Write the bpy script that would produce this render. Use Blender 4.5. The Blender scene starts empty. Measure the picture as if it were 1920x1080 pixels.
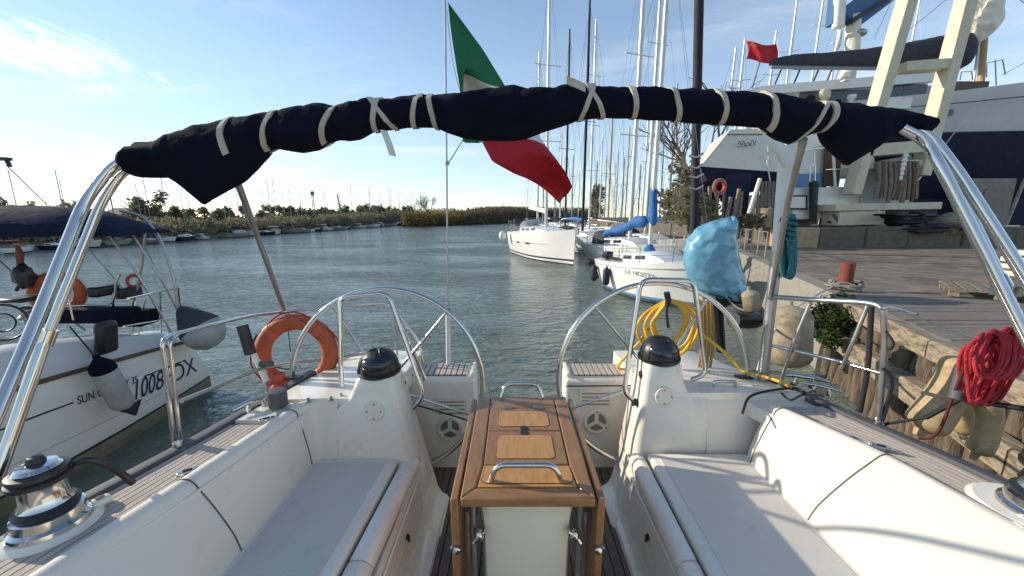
import bpy, bmesh, math, random
from mathutils import Vector, Matrix, noise
R = math.radians
rng = random.Random(7)
scene = bpy.context.scene
col = scene.collection

# ------------------------------------------------------------ camera
CAM_H, FPX, HORIZON = 2.7, 700.0, 408.0
PITCH = math.atan((540 - HORIZON) / FPX)
cam_data = bpy.data.cameras.new('camera')
cam = bpy.data.objects.new('camera', cam_data)
col.objects.link(cam)
cam.location = (0, 0, CAM_H)
cam.rotation_euler = (math.pi / 2 - PITCH, 0, 0)
cam_data.sensor_width = 36.0
cam_data.lens = 36.0 * FPX / 1920.0
cam_data.clip_start = 0.05
cam_data.clip_end = 5000
scene.camera = cam

# ------------------------------------------------------------ light
SUN_AZ, SUN_EL = 75.0, 21.0          # degrees left of the view direction, above the horizon
to_sun = Vector((-math.sin(R(SUN_AZ)) * math.cos(R(SUN_EL)), math.cos(R(SUN_AZ)) * math.cos(R(SUN_EL)), math.sin(R(SUN_EL))))
sl = bpy.data.lights.new('sun', 'SUN')
sl.energy = 3.2
sl.angle = R(0.6)
sl.color = (1.0, 0.90, 0.74)
so = bpy.data.objects.new('sun', sl)
col.objects.link(so)
so.rotation_euler = (-to_sun).to_track_quat('-Z', 'Y').to_euler()
so.location = (-20, 10, 20)

world = bpy.data.worlds.new('World')
scene.world = world
world.use_nodes = True
wn, wl_ = world.node_tree.nodes, world.node_tree.links
wn.clear()
w_out = wn.new('ShaderNodeOutputWorld')
w_bg = wn.new('ShaderNodeBackground')
w_sky = wn.new('ShaderNodeTexSky')
w_sky.sky_type = 'NISHITA'
w_sky.sun_disc = False
w_sky.sun_elevation = R(SUN_EL)
w_sky.sun_rotation = R(-SUN_AZ)
w_sky.altitude = 0
w_sky.air_density = 1.0
w_sky.dust_density = 0.0
w_sky.ozone_density = 1.8
w_bg.inputs['Strength'].default_value = 0.132
# thin cirrus: noise on the view direction projected on a high plane
w_tc = wn.new('ShaderNodeTexCoord')
w_sep = wn.new('ShaderNodeSeparateXYZ')
wl_.new(w_tc.outputs['Generated'], w_sep.inputs[0])
def wmath(op, a, b=None):
    n = wn.new('ShaderNodeMath'); n.operation = op
    for i, v in enumerate((a, b)):
        if v is None: continue
        if isinstance(v, (int, float)): n.inputs[i].default_value = v
        else: wl_.new(v, n.inputs[i])
    return n.outputs[0]
zc = wmath('ADD', wmath('MAXIMUM', w_sep.outputs[2], 0.0), 0.12)
cx = wmath('DIVIDE', w_sep.outputs[0], zc)
cy = wmath('DIVIDE', w_sep.outputs[1], zc)
w_cmb = wn.new('ShaderNodeCombineXYZ')
wl_.new(cx, w_cmb.inputs[0]); wl_.new(cy, w_cmb.inputs[1])
def cloud_layer(loc, rot, scl, nscale, lo, hi, dist):
    mp = wn.new('ShaderNodeMapping')
    mp.inputs['Location'].default_value = loc
    mp.inputs['Rotation'].default_value = (0, 0, R(rot))
    mp.inputs['Scale'].default_value = scl
    wl_.new(w_cmb.outputs[0], mp.inputs[0])
    nz = wn.new('ShaderNodeTexNoise')
    nz.inputs['Scale'].default_value = nscale
    nz.inputs['Detail'].default_value = 9
    nz.inputs['Roughness'].default_value = 0.62
    nz.inputs['Distortion'].default_value = dist
    wl_.new(mp.outputs[0], nz.inputs['Vector'])
    mr = wn.new('ShaderNodeMapRange')
    mr.interpolation_type = 'SMOOTHSTEP'
    mr.inputs['From Min'].default_value = lo
    mr.inputs['From Max'].default_value = hi
    wl_.new(nz.outputs[0], mr.inputs[0])
    return mr.outputs[0]
c_wisp = cloud_layer((2.3, 0.4, 0), 35, (0.55, 1.5, 1), 0.9, 0.50, 0.80, 0.9)
c_puff = cloud_layer((5.1, 2.2, 0), 10, (0.8, 1.1, 1), 0.55, 0.56, 0.74, 0.4)
# one broken cirrus bank to the left, as in the photograph
def wdot(v):
    n = wn.new('ShaderNodeVectorMath'); n.operation = 'DOT_PRODUCT'
    wl_.new(w_tc.outputs['Generated'], n.inputs[0]); n.inputs[1].default_value = v
    return n.outputs['Value']
_b = Vector(((110 - 960) / FPX, math.cos(PITCH) + (540 - 100) / FPX * math.sin(PITCH), -math.sin(PITCH) + (540 - 100) / FPX * math.cos(PITCH))).normalized()
_u = Vector((_b.y, -_b.x, 0)).normalized(); _v = _u.cross(_b).normalized()
ua = wmath('DIVIDE', wdot(_u), .16); vb = wmath('DIVIDE', wdot(_v), .055)
fall = wmath('EXPONENT', wmath('MULTIPLY', wmath('ADD', wmath('MULTIPLY', ua, ua), wmath('MULTIPLY', vb, vb)), -1.0))
w_c2 = wn.new('ShaderNodeCombineXYZ')
wl_.new(wmath('ADD', wmath('MULTIPLY', ua, 1.0), wmath('MULTIPLY', vb, .25)), w_c2.inputs[0]); wl_.new(wmath('ADD', wmath('MULTIPLY', vb, .75), wmath('MULTIPLY', ua, .75)), w_c2.inputs[1])
nzb = wn.new('ShaderNodeTexNoise'); nzb.inputs['Scale'].default_value = 1.7; nzb.inputs['Detail'].default_value = 9; nzb.inputs['Roughness'].default_value = .66; nzb.inputs['Distortion'].default_value = 1.1
wl_.new(w_c2.outputs[0], nzb.inputs['Vector'])
bk_ = wn.new('ShaderNodeMapRange'); bk_.interpolation_type = 'SMOOTHSTEP'
bk_.inputs['From Min'].default_value = .70; bk_.inputs['From Max'].default_value = 1.06
wl_.new(wmath('ADD', nzb.outputs[0], wmath('MULTIPLY', fall, .42)), bk_.inputs[0])
c_bank = wmath('MULTIPLY', wmath('MULTIPLY', bk_.outputs[0], wmath('MINIMUM', wmath('MULTIPLY', fall, 2.6), 1.0)), wmath('GREATER_THAN', wdot(_b), 0.2))
# thin haze veil low over the whole horizon
vr_ = wn.new('ShaderNodeMapRange'); vr_.interpolation_type = 'SMOOTHSTEP'
vr_.inputs['From Min'].default_value = .70; vr_.inputs['From Max'].default_value = 0.0; vr_.inputs['To Max'].default_value = .45
wl_.new(w_sep.outputs[2], vr_.inputs[0])
c_hi = wmath('ADD', wmath('MULTIPLY', c_wisp, 0.34), wmath('MULTIPLY', c_puff, 0.30))
c_all = wmath('MINIMUM', wmath('ADD', c_hi, wmath('MULTIPLY', c_bank, 1.0)), 0.92)
w_mix = wn.new('ShaderNodeMix'); w_mix.data_type = 'RGBA'
wl_.new(c_all, w_mix.inputs['Factor'])
w_veil = wn.new('ShaderNodeMix'); w_veil.data_type = 'RGBA'
wl_.new(vr_.outputs[0], w_veil.inputs['Factor']); wl_.new(w_sky.outputs[0], w_veil.inputs[6]); w_veil.inputs[7].default_value = (3.3, 4.0, 4.7, 1)
wl_.new(w_veil.outputs[2], w_mix.inputs[6])
w_mix.inputs[7].default_value = (6.8, 6.7, 6.5, 1)
wl_.new(w_mix.outputs[2], w_bg.inputs[0])
wl_.new(w_bg.outputs[0], w_out.inputs[0])

scene.view_settings.view_transform = 'Standard'
scene.view_settings.look = 'None'
scene.view_settings.gamma = 1.0
scene.view_settings.exposure = 0.66
scene.cycles.max_bounces = 6
scene.cycles.glossy_bounces = 4
scene.cycles.transparent_max_bounces = 8

# ------------------------------------------------------------ helpers: points from the survey of the photo
_c, _s = math.cos(PITCH), math.sin(PITCH)
def ray(px, py):
    a, b = (px - 960) / FPX, (540 - py) / FPX
    return Vector((a, _c + b * _s, -_s + b * _c))
def P(px, py, y):
    r = ray(px, py); t = y / r.y
    return Vector((r.x * t, y, CAM_H + r.z * t))
def G(px, py, z):
    r = ray(px, py); t = (z - CAM_H) / r.z
    return Vector((r.x * t, r.y * t, z))
def lerp(a, b, t): return a + (b - a) * t
def interp(x, pts):
    if x <= pts[0][0]:
        (x0, y0), (x1, y1) = pts[0], pts[1]
    elif x >= pts[-1][0]:
        (x0, y0), (x1, y1) = pts[-2], pts[-1]
    else:
        for (x0, y0), (x1, y1) in zip(pts, pts[1:]):
            if x0 <= x <= x1: break
    return y0 + (y1 - y0) * (x - x0) / (x1 - x0)
def smooth_path(pts, n=6):
    """Catmull-Rom through the points."""
    pts = [Vector(p) for p in pts]
    if len(pts) < 3: return pts
    out = []
    for i in range(len(pts) - 1):
        p0 = pts[max(i - 1, 0)]; p1 = pts[i]; p2 = pts[i + 1]; p3 = pts[min(i + 2, len(pts) - 1)]
        for k in range(n):
            t = k / n
            out.append(0.5 * ((2 * p1) + (p2 - p0) * t + (2 * p0 - 5 * p1 + 4 * p2 - p3) * t * t + (3 * p1 - p0 - 3 * p2 + p3) * t ** 3))
    out.append(pts[-1])
    return out
def fillet(pts, rad, n=5):
    """Round the corners of a polyline, as a tube bender does."""
    pts = [Vector(p) for p in pts]
    out = [pts[0]]
    for i in range(1, len(pts) - 1):
        a, b, c = pts[i - 1], pts[i], pts[i + 1]
        u = (a - b); v = (c - b)
        d = min(rad, u.length * .49, v.length * .49)
        s, e = b + u.normalized() * d, b + v.normalized() * d
        for k in range(n + 1):
            t = k / n
            out.append((1 - t) ** 2 * s + 2 * t * (1 - t) * b + t * t * e)
    out.append(pts[-1])
    return out

# ------------------------------------------------------------ helpers: mesh building
WL = {}
class MB:
    def __init__(self): self.v, self.f, self.m, self.mi = [], [], [], 0
    def add(self, vs, fs):
        o = len(self.v)
        self.v += [Vector(p) for p in vs]
        self.f += [tuple(i + o for i in q) for q in fs]
        self.m += [self.mi] * len(fs)
        return self
    def box(self, c, s, rot=None):
        c = Vector(c); hx, hy, hz = s[0] / 2, s[1] / 2, s[2] / 2
        vs = [Vector((x, y, z)) for x in (-hx, hx) for y in (-hy, hy) for z in (-hz, hz)]
        if rot is not None: vs = [rot @ q for q in vs]
        return self.add([c + q for q in vs], [(0, 1, 3, 2), (4, 6, 7, 5), (0, 4, 5, 1), (2, 3, 7, 6), (0, 2, 6, 4), (1, 5, 7, 3)])
    def hexa(self, a, b):
        """a, b: two quads in the same order, joined into a solid"""
        return self.add(list(a) + list(b), [(3, 2, 1, 0), (4, 5, 6, 7), (0, 1, 5, 4), (1, 2, 6, 5), (2, 3, 7, 6), (3, 0, 4, 7)])
    def beam(self, a, b, w, h, up=(0, 0, 1)):
        a, b = Vector(a), Vector(b); d = (b - a).normalized(); up = Vector(up)
        s = d.cross(up)
        if s.length < 1e-4: s = d.cross(Vector((0, 1, 0)))
        s.normalize(); u = s.cross(d).normalized()
        q = [(-w / 2, -h / 2), (w / 2, -h / 2), (w / 2, h / 2), (-w / 2, h / 2)]
        return self.hexa([a + s * x + u * y for x, y in q], [b + s * x + u * y for x, y in q])
    def tube(self, pts, r, n=8, cap=True, closed=False):
        pts = [Vector(p) for p in pts]; k = len(pts)
        rs = r if isinstance(r, (list, tuple)) else [r] * k
        tang = []
        for i in range(k):
            if closed: t = pts[(i + 1) % k] - pts[i - 1]
            else: t = pts[min(i + 1, k - 1)] - pts[max(i - 1, 0)]
            tang.append(t.normalized() if t.length > 1e-9 else Vector((0, 0, 1)))
        ref = Vector((0, 0, 1)) if abs(tang[0].z) < .9 else Vector((1, 0, 0))
        nrm = (ref - tang[0] * ref.dot(tang[0])).normalized()
        vs = []
        for i in range(k):
            nrm = (nrm - tang[i] * nrm.dot(tang[i]))
            nrm = nrm.normalized() if nrm.length > 1e-6 else tang[i].orthogonal().normalized()
            b = tang[i].cross(nrm)
            for j in range(n):
                a = 2 * math.pi * j / n
                vs.append(pts[i] + (nrm * math.cos(a) + b * math.sin(a)) * rs[i])
        fs = []
        for i in range(k if closed else k - 1):
            for j in range(n):
                a, b2 = i * n + j, i * n + (j + 1) % n
                c, d = ((i + 1) % k) * n + (j + 1) % n, ((i + 1) % k) * n + j
                fs.append((a, b2, c, d))
        if cap and not closed:
            fs.append(tuple(range(n - 1, -1, -1)))
            fs.append(tuple((k - 1) * n + j for j in range(n)))
        return self.add(vs, fs)
    def lathe(self, prof, o, n=20, axis=(0, 0, 1)):
        """prof: (radius, height) pairs along axis from o"""
        o = Vector(o); ax = Vector(axis).normalized(); u = ax.orthogonal().normalized(); w = ax.cross(u)
        rings = [[o + ax * h + (u * math.cos(2 * math.pi * j / n) + w * math.sin(2 * math.pi * j / n)) * max(r, 1e-5) for j in range(n)] for r, h in prof]
        return self.loft(rings, closed=True, cap=True)
    def loft(self, rings, closed=True, cap=False):
        n = len(rings[0]); vs = [p for r in rings for p in r]; fs = []
        for i in range(len(rings) - 1):
            for j in range(n if closed else n - 1):
                fs.append((i * n + j, i * n + (j + 1) % n, (i + 1) * n + (j + 1) % n, (i + 1) * n + j))
        if cap:
            fs.append(tuple(range(n - 1, -1, -1)))
            fs.append(tuple((len(rings) - 1) * n + j for j in range(n)))
        return self.add(vs, fs)
    def prism(self, poly, ext):
        ext = Vector(ext); poly = [Vector(p) for p in poly]; n = len(poly)
        return self.add(poly + [p + ext for p in poly], [tuple(range(n - 1, -1, -1)), tuple(range(n, 2 * n))] + [(i, (i + 1) % n, n + (i + 1) % n, n + i) for i in range(n)])
    def torus(self, c, axis, r, t, n=32, k=10, tz=None):
        c = Vector(c); ax = Vector(axis).normalized(); u = ax.orthogonal().normalized(); w = ax.cross(u); tz = tz or t
        rings = []
        for i in range(n):
            a = 2 * math.pi * i / n; d = u * math.cos(a) + w * math.sin(a)
            rings.append([c + d * (r + t * math.cos(2 * math.pi * j / k)) + ax * tz * math.sin(2 * math.pi * j / k) for j in range(k)])
        rings.append(rings[0])
        return self.loft(rings, closed=True)
    def ball(self, c, s, n=14, k=8, jit=0):
        c = Vector(c); s = Vector(s) if not isinstance(s, (int, float)) else Vector((s, s, s)); rings = []
        for i in range(k + 1):
            t = math.pi * i / k
            ring = []
            for j in range(n):
                a = 2 * math.pi * j / n
                q = Vector((math.sin(t) * math.cos(a), math.sin(t) * math.sin(a), math.cos(t)))
                ring.append(c + Vector((q.x * s.x, q.y * s.y, q.z * s.z)) * (1 + jit * noise.noise(q * 2.3 + c)))
            rings.append(ring)
        return self.loft(rings, closed=True)
    def build(self, name, mats, parent=None, smooth=35, bevel=0, seg=2, subsurf=0, weld=False, solid=0):
        me = bpy.data.meshes.new(name)
        xs = [p.x for p in self.v]; ys = [p.y for p in self.v]; zs = [p.z for p in self.v]
        C = Vector(((min(xs) + max(xs)) / 2, (min(ys) + max(ys)) / 2, min(zs)))
        me.from_pydata([p - C for p in self.v], [], self.f)
        if not isinstance(mats, (list, tuple)): mats = [mats]
        for m in mats: me.materials.append(m)
        if len(mats) > 1: me.polygons.foreach_set('material_index', self.m)
        bm = bmesh.new(); bm.from_mesh(me)
        if weld: bmesh.ops.remove_doubles(bm, verts=bm.verts, dist=1e-5)
        bmesh.ops.recalc_face_normals(bm, faces=bm.faces)
        bm.to_mesh(me); bm.free()
        if smooth:
            me.polygons.foreach_set('use_smooth', [True] * len(me.polygons))
            me.set_sharp_from_angle(angle=R(smooth))
        o = bpy.data.objects.new(name, me)
        col.objects.link(o)
        pw = WL.get(parent.name, Vector((0, 0, 0))) if parent else Vector((0, 0, 0))
        if parent: o.parent = parent
        o.location = C - pw
        WL[o.name] = C
        if solid:
            md = o.modifiers.new('solid', 'SOLIDIFY'); md.thickness = solid; md.offset = 0
        if subsurf:
            md = o.modifiers.new('sub', 'SUBSURF'); md.levels = md.render_levels = subsurf
        if bevel:
            md = o.modifiers.new('bevel', 'BEVEL'); md.width = bevel; md.segments = seg; md.limit_method = 'ANGLE'; md.angle_limit = R(40)
            md.harden_normals = False
        return o
def tag(o, label, cat=None, group=None, kind=None):
    if label: o['label'] = label
    if cat: o['category'] = cat
    if group: o['group'] = group
    if kind: o['kind'] = kind
    return o
def thing(name, label, cat, loc=(0, 0, 0), rotz=0, group=None, local=False):
    o = bpy.data.objects.new(name, None)
    col.objects.link(o)
    o.empty_display_size = .2
    o.location = loc; o.rotation_euler = (0, 0, rotz)
    WL[o.name] = Vector((0, 0, 0)) if local else Vector(loc)
    return tag(o, label, cat, group)
def part(name, parent, mats, fn, **k):
    mb = MB(); fn(mb); return mb.build(name, mats, parent, **k)
def link_copy(src, parent, loc, rotz=None):
    o = src.copy(); col.objects.link(o)
    if parent: o.parent = parent
    o.location = loc
    if rotz is not None: o.rotation_euler = (0, 0, rotz)
    return o
def copy_tree(src, loc, rotz, label=None, scale=None):
    r = src.copy(); col.objects.link(r); r.location = loc; r.rotation_euler = (0, 0, rotz)
    if scale: r.scale = (scale,) * 3
    if label: r['label'] = label
    for ch in src.children:
        c = ch.copy(); col.objects.link(c); c.parent = r
        for g in ch.children:
            d = g.copy(); col.objects.link(d); d.parent = c
    return r
def letters(name, text, parent, mat, origin, xdir, ydir, size, local_off=Vector((0, 0, 0)), shear=0, stretch=1):
    cu = bpy.data.curves.new('txt', 'FONT'); cu.body = text; cu.size = size; cu.shear = shear; cu.extrude = 0.0015
    t = bpy.data.objects.new('txt', cu); col.objects.link(t)
    dg = bpy.context.evaluated_depsgraph_get()
    me = bpy.data.meshes.new_from_object(t.evaluated_get(dg))
    bpy.data.objects.remove(t)
    xd, yd = Vector(xdir).normalized(), Vector(ydir).normalized(); zd = xd.cross(yd)
    for v in me.vertices:
        q = v.co.copy(); v.co = xd * q.x * stretch + yd * q.y + zd * q.z
    me.materials.clear(); me.materials.append(mat)
    o = bpy.data.objects.new(name, me); col.objects.link(o)
    if parent: o.parent = parent
    o.location = Vector(origin) - (WL.get(parent.name, Vector((0, 0, 0))) if parent else Vector((0, 0, 0)))
    WL[o.name] = Vector(origin)
    return o

# ------------------------------------------------------------ materials
def pm(name, base, rough=.5, metal=0.0, var=.08, vscale=6, stretch=(1, 1, 1), bump=0.0, bscale=80, coat=0.0, dark=None, dscale=3, damt=.5, dlo=.55, dhi=.75, spec=.5, trans=0.0, alpha=1.0, rvar=0.0, sub=0.0):
    m = bpy.data.materials.new(name); m.use_nodes = True
    nt = m.node_tree; n, l = nt.nodes, nt.links
    b = n['Principled BSDF']
    b.inputs['Roughness'].default_value = rough
    b.inputs['Metallic'].default_value = metal
    b.inputs['Coat Weight'].default_value = coat
    b.inputs['Coat Roughness'].default_value = .12
    b.inputs['Specular IOR Level'].default_value = spec
    b.inputs['Transmission Weight'].default_value = trans
    b.inputs['Alpha'].default_value = alpha
    tc = n.new('ShaderNodeTexCoord'); mp = n.new('ShaderNodeMapping')
    mp.inputs['Scale'].default_value = stretch
    l.new(tc.outputs['Object'], mp.inputs[0])
    oi = n.new('ShaderNodeObjectInfo')
    va = n.new('ShaderNodeVectorMath'); va.operation = 'ADD'
    l.new(mp.outputs[0], va.inputs[0])
    ml = n.new('ShaderNodeVectorMath'); ml.operation = 'SCALE'; ml.inputs['Scale'].default_value = 37.0
    cb = n.new('ShaderNodeCombineXYZ')
    for i in range(3): l.new(oi.outputs['Random'], cb.inputs[i])
    l.new(cb.outputs[0], ml.inputs[0]); l.new(ml.outputs[0], va.inputs[1])
    nz = n.new('ShaderNodeTexNoise'); nz.inputs['Scale'].default_value = vscale; nz.inputs['Detail'].default_value = 6
    nz.inputs['Roughness'].default_value = .65
    l.new(va.outputs[0], nz.inputs['Vector'])
    mr = n.new('ShaderNodeMapRange')
    mr.inputs['From Min'].default_value = .25; mr.inputs['From Max'].default_value = .75
    mr.inputs['To Min'].default_value = 1 - var; mr.inputs['To Max'].default_value = 1 + var
    l.new(nz.outputs[0], mr.inputs[0])
    mx = n.new('ShaderNodeVectorMath'); mx.operation = 'SCALE'
    mx.inputs[0].default_value = base
    l.new(mr.outputs[0], mx.inputs['Scale'])
    cout = mx.outputs[0]
    if dark is not None:
        n2 = n.new('ShaderNodeTexNoise'); n2.inputs['Scale'].default_value = dscale; n2.inputs['Detail'].default_value = 8; n2.inputs['Roughness'].default_value = .7
        l.new(va.outputs[0], n2.inputs['Vector'])
        r2 = n.new('ShaderNodeMapRange'); r2.interpolation_type = 'SMOOTHSTEP'
        r2.inputs['From Min'].default_value = dlo; r2.inputs['From Max'].default_value = dhi; r2.inputs['To Max'].default_value = damt
        l.new(n2.outputs[0], r2.inputs[0])
        mm = n.new('ShaderNodeMix'); mm.data_type = 'RGBA'
        l.new(r2.outputs[0], mm.inputs['Factor']); l.new(cout, mm.inputs[6]); mm.inputs[7].default_value = (*dark, 1)
        cout = mm.outputs[2]
    l.new(cout, b.inputs['Base Color'])
    if rvar:
        r3 = n.new('ShaderNodeMapRange'); r3.inputs['From Min'].default_value = .3; r3.inputs['From Max'].default_value = .7
        r3.inputs['To Min'].default_value = max(rough - rvar, 0.02); r3.inputs['To Max'].default_value = min(rough + rvar, 1)
        l.new(nz.outputs[0], r3.inputs[0]); l.new(r3.outputs[0], b.inputs['Roughness'])
    if bump:
        nb = n.new('ShaderNodeTexNoise'); nb.inputs['Scale'].default_value = bscale; nb.inputs['Detail'].default_value = 4
        l.new(va.outputs[0], nb.inputs['Vector'])
        bp = n.new('ShaderNodeBump'); bp.inputs['Strength'].default_value = min(bump, 1); bp.inputs['Distance'].default_value = .01
        l.new(nb.outputs[0], bp.inputs['Height']); l.new(bp.outputs[0], b.inputs['Normal'])
    return m
def foliage(name, base, var=.35, vscale=1.2):
    m = pm(name, base, rough=.7, var=var, vscale=vscale, spec=.2)
    nt = m.node_tree; n, l = nt.nodes, nt.links
    b = n['Principled BSDF']
    tr = n.new('ShaderNodeBsdfTranslucent'); mx = n.new('ShaderNodeMixShader'); mx.inputs[0].default_value = .45
    l.new(b.inputs['Base Color'].links[0].from_socket, tr.inputs[0])
    l.new(b.outputs[0], mx.inputs[1]); l.new(tr.outputs[0], mx.inputs[2])
    l.new(mx.outputs[0], n['Material Output'].inputs[0])
    return m
M = {}
M['gel'] = pm('gelcoat', (.83, .765, .65), rough=.28, var=.03, vscale=3, dark=(.46, .40, .32), dscale=6, damt=.32, coat=.3, rvar=.08, bump=.03, bscale=40)
M['gelback'] = pm('backrest_gelcoat', (.80, .725, .605), rough=.34, var=.03, vscale=2.5, dark=(.50, .44, .35), dscale=6, damt=.28, rvar=.08, bump=.05, bscale=25)
M['nonslip'] = pm('nonslip_panel', (.68, .64, .575), rough=.65, var=.06, vscale=4, dark=(.36, .32, .26), dscale=7, damt=.28, bump=.35, bscale=420)
M['seam'] = pm('seam_groove', (.13, .105, .08), rough=.8)
M['teakdeck'] = pm('silvered_teak', (.52, .445, .37), rough=.75, var=.22, vscale=9, stretch=(9, 1.2, 4), dark=(.27, .21, .165), dscale=2.2, damt=.55, bump=.3, bscale=60)
M['teaksole'] = pm('worn_teak_sole', (.16, .115, .085), rough=.6, var=.3, vscale=9, stretch=(9, 1, 4), dark=(.07, .05, .04), dscale=3, damt=.7, bump=.3, bscale=60)
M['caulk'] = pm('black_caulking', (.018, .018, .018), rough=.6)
M['varnish'] = pm('varnished_teak', (.31, .15, .052), rough=.36, var=.32, vscale=10, stretch=(7, 1.3, 3), dark=(.15, .06, .02), dscale=3.0, damt=.6, coat=.35, bump=.12, bscale=70, rvar=.1)
M['varnish_x'] = pm('varnished_teak_cross', (.31, .15, .052), rough=.36, var=.32, vscale=10, stretch=(1.3, 8, 3), dark=(.19, .08, .03), dscale=3, damt=.5, coat=.35, bump=.12, bscale=70, rvar=.1)
M['veneer'] = pm('table_veneer', (.52, .255, .075), rough=.38, var=.28, vscale=14, stretch=(5, 1, 2), dark=(.38, .17, .05), dscale=7, damt=.45, coat=.3, bump=.08, bscale=60, rvar=.1)
M['inlay'] = pm('dark_inlay', (.05, .025, .014), rough=.5)
M['steel'] = pm('stainless_steel', (.62, .61, .59), rough=.16, metal=1.0, var=.05, vscale=12, rvar=.07)
M['steeldull'] = pm('weathered_steel', (.40, .39, .375), rough=.38, metal=.85, var=.15, vscale=12, rvar=.1)
M['navy'] = pm('navy_canvas', (.006, .0075, .016), rough=.95, var=.3, vscale=5, bump=.35, bscale=22, spec=.12)
M['navy2'] = pm('faded_navy_canvas', (.011, .015, .038), rough=.9, var=.4, vscale=4, bump=1, bscale=7, spec=.1)
M['webbing'] = pm('grey_webbing', (.50, .45, .36), rough=.85, var=.15, vscale=20, bump=.3, bscale=200)
M['webwhite'] = pm('white_webbing', (.72, .69, .60), rough=.8, var=.1)
M['black'] = pm('black_plastic', (.017, .017, .018), rough=.42, var=.2, vscale=9, rvar=.1)
M['rubber'] = pm('grey_rubber', (.085, .085, .09), rough=.6, var=.2, vscale=8)
M['orange'] = pm('orange_buoy', (.44, .085, .028), rough=.65, var=.22, vscale=6, dark=(.22, .06, .035), dscale=5, damt=.65, bump=.15, bscale=50)
M['yellow'] = pm('yellow_hose', (.72, .41, .02), rough=.42, var=.15, vscale=8)
M['redrope'] = pm('red_rope', (.42, .018, .028), rough=.8, var=.3, vscale=30, bump=.7, bscale=140)
M['tealrope'] = pm('teal_rope', (.025, .16, .19), rough=.8, var=.3, vscale=30, bump=.7, bscale=140)
M['blackrope'] = pm('black_rope', (.022, .022, .026), rough=.85, var=.3, vscale=30, bump=.6, bscale=140)
M['whiterope'] = pm('white_rope', (.62, .60, .54), rough=.85, var=.2, vscale=30, bump=.6, bscale=140)
M['tan'] = pm('tan_painted_metal', (.43, .31, .16), rough=.6, var=.25, vscale=9, dark=(.19, .12, .06), dscale=7, damt=.7, dlo=.48, dhi=.66, bump=.3, bscale=30)
M['hullwhite'] = pm('hull_white', (.80, .78, .72), rough=.3, var=.04, vscale=1.2, dark=(.50, .47, .38), dscale=1.4, damt=.35, coat=.3)
M['hullcream'] = pm('hull_cream', (.72, .67, .55), rough=.4, var=.05, vscale=1.0, dark=(.48, .43, .32), dscale=1.3, damt=.35)
M['hullgrey'] = pm('hull_offwhite', (.55, .55, .54), rough=.45, var=.05, vscale=1.0, dark=(.34, .33, .30), dscale=1.5, damt=.4)
M['antifoul'] = pm('navy_antifouling', (.009, .013, .040), rough=.85, var=.35, vscale=2, dark=(.05, .055, .07), dscale=2.5, damt=.6)
M['boot'] = pm('boot_stripe', (.022, .026, .04), rough=.5, var=.2)
M['slime'] = pm('weedy_waterline', (.27, .245, .165), rough=.8, var=.3, vscale=5)
M['alu'] = pm('mast_aluminium', (.62, .60, .55), rough=.4, metal=.35, var=.1, vscale=4)
M['alud'] = pm('grey_mast', (.27, .27, .29), rough=.45, metal=.4, var=.1, vscale=4)
M['maststeel'] = pm('dark_mast', (.012, .013, .018), rough=.75, var=.3, vscale=4)
M['wood_mast'] = pm('wooden_mast', (.42, .27, .12), rough=.5, var=.2, vscale=6)
M['glassdark'] = pm('dark_window', (.018, .022, .028), rough=.12, var=.1, spec=.7)
M['clear'] = pm('clear_vinyl', (.45, .47, .46), rough=.2, var=.2, vscale=5, alpha=.55)
M['wire'] = pm('rigging_wire', (.24, .24, .25), rough=.4, metal=.6)
M['ltblue'] = pm('light_blue_paint', (.14, .27, .50), rough=.4, var=.1)
M['bluecov'] = pm('bright_blue_cover', (.014, .12, .36), rough=.7, var=.25, vscale=5, bump=.5, bscale=15)
M['greycov'] = pm('grey_sail_cover', (.045, .047, .055), rough=.85, var=.25, vscale=3, bump=.5, bscale=9)
M['sail'] = pm('white_sailcloth', (.75, .73, .66), rough=.75, var=.1, vscale=4, bump=.5, bscale=10)
M['creampaint'] = pm('cream_machine_paint', (.62, .56, .40), rough=.5, var=.12, vscale=2.5, dark=(.30, .22, .12), dscale=3, damt=.5)
M['bluemach'] = pm('blue_machine_paint', (.045, .12, .26), rough=.45, var=.1)
M['redpaint'] = pm('red_rusty_paint', (.20, .045, .030), rough=.7, var=.25, vscale=6, dark=(.11, .045, .025), dscale=5, damt=.7, bump=.3, bscale=30)
M['red'] = pm('red_cloth', (.42, .010, .016), rough=.8, var=.2)
M['green'] = pm('green_cloth', (.012, .14, .055), rough=.8, var=.2)
M['white'] = pm('white_cloth', (.66, .64, .58), rough=.8, var=.12)
M['pinkred'] = pm('faded_red', (.55, .10, .06), rough=.6, var=.15)
M['pile'] = pm('weathered_pile', (.16, .12, .08), rough=.9, var=.45, vscale=5, stretch=(4, 4, .6), dark=(.055, .042, .03), dscale=3, damt=.85, dlo=.42, dhi=.65, bump=1, bscale=18)
M['timber'] = pm('weathered_timber', (.31, .245, .165), rough=.92, var=.4, vscale=7, stretch=(4, .6, 5), dark=(.11, .082, .055), dscale=3.0, damt=.85, dlo=.45, dhi=.62, bump=1, bscale=16)
M['board'] = pm('grey_dock_board', (.20, .17, .135), rough=.92, var=.35, vscale=6, stretch=(.6, 4, 2), dark=(.10, .08, .06), dscale=2.2, damt=.75, bump=.6, bscale=25)
M['gravel'] = pm('gravel_yard', (.205, .165, .12), rough=.95, var=.45, vscale=3.5, dark=(.095, .073, .05), dscale=1.1, damt=.75, dlo=.42, dhi=.62, bump=.5, bscale=30)
M['concrete'] = pm('old_concrete', (.27, .245, .20), rough=.9, var=.2, vscale=4, dark=(.12, .10, .075), dscale=2, damt=.8, bump=.6, bscale=20)
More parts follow.
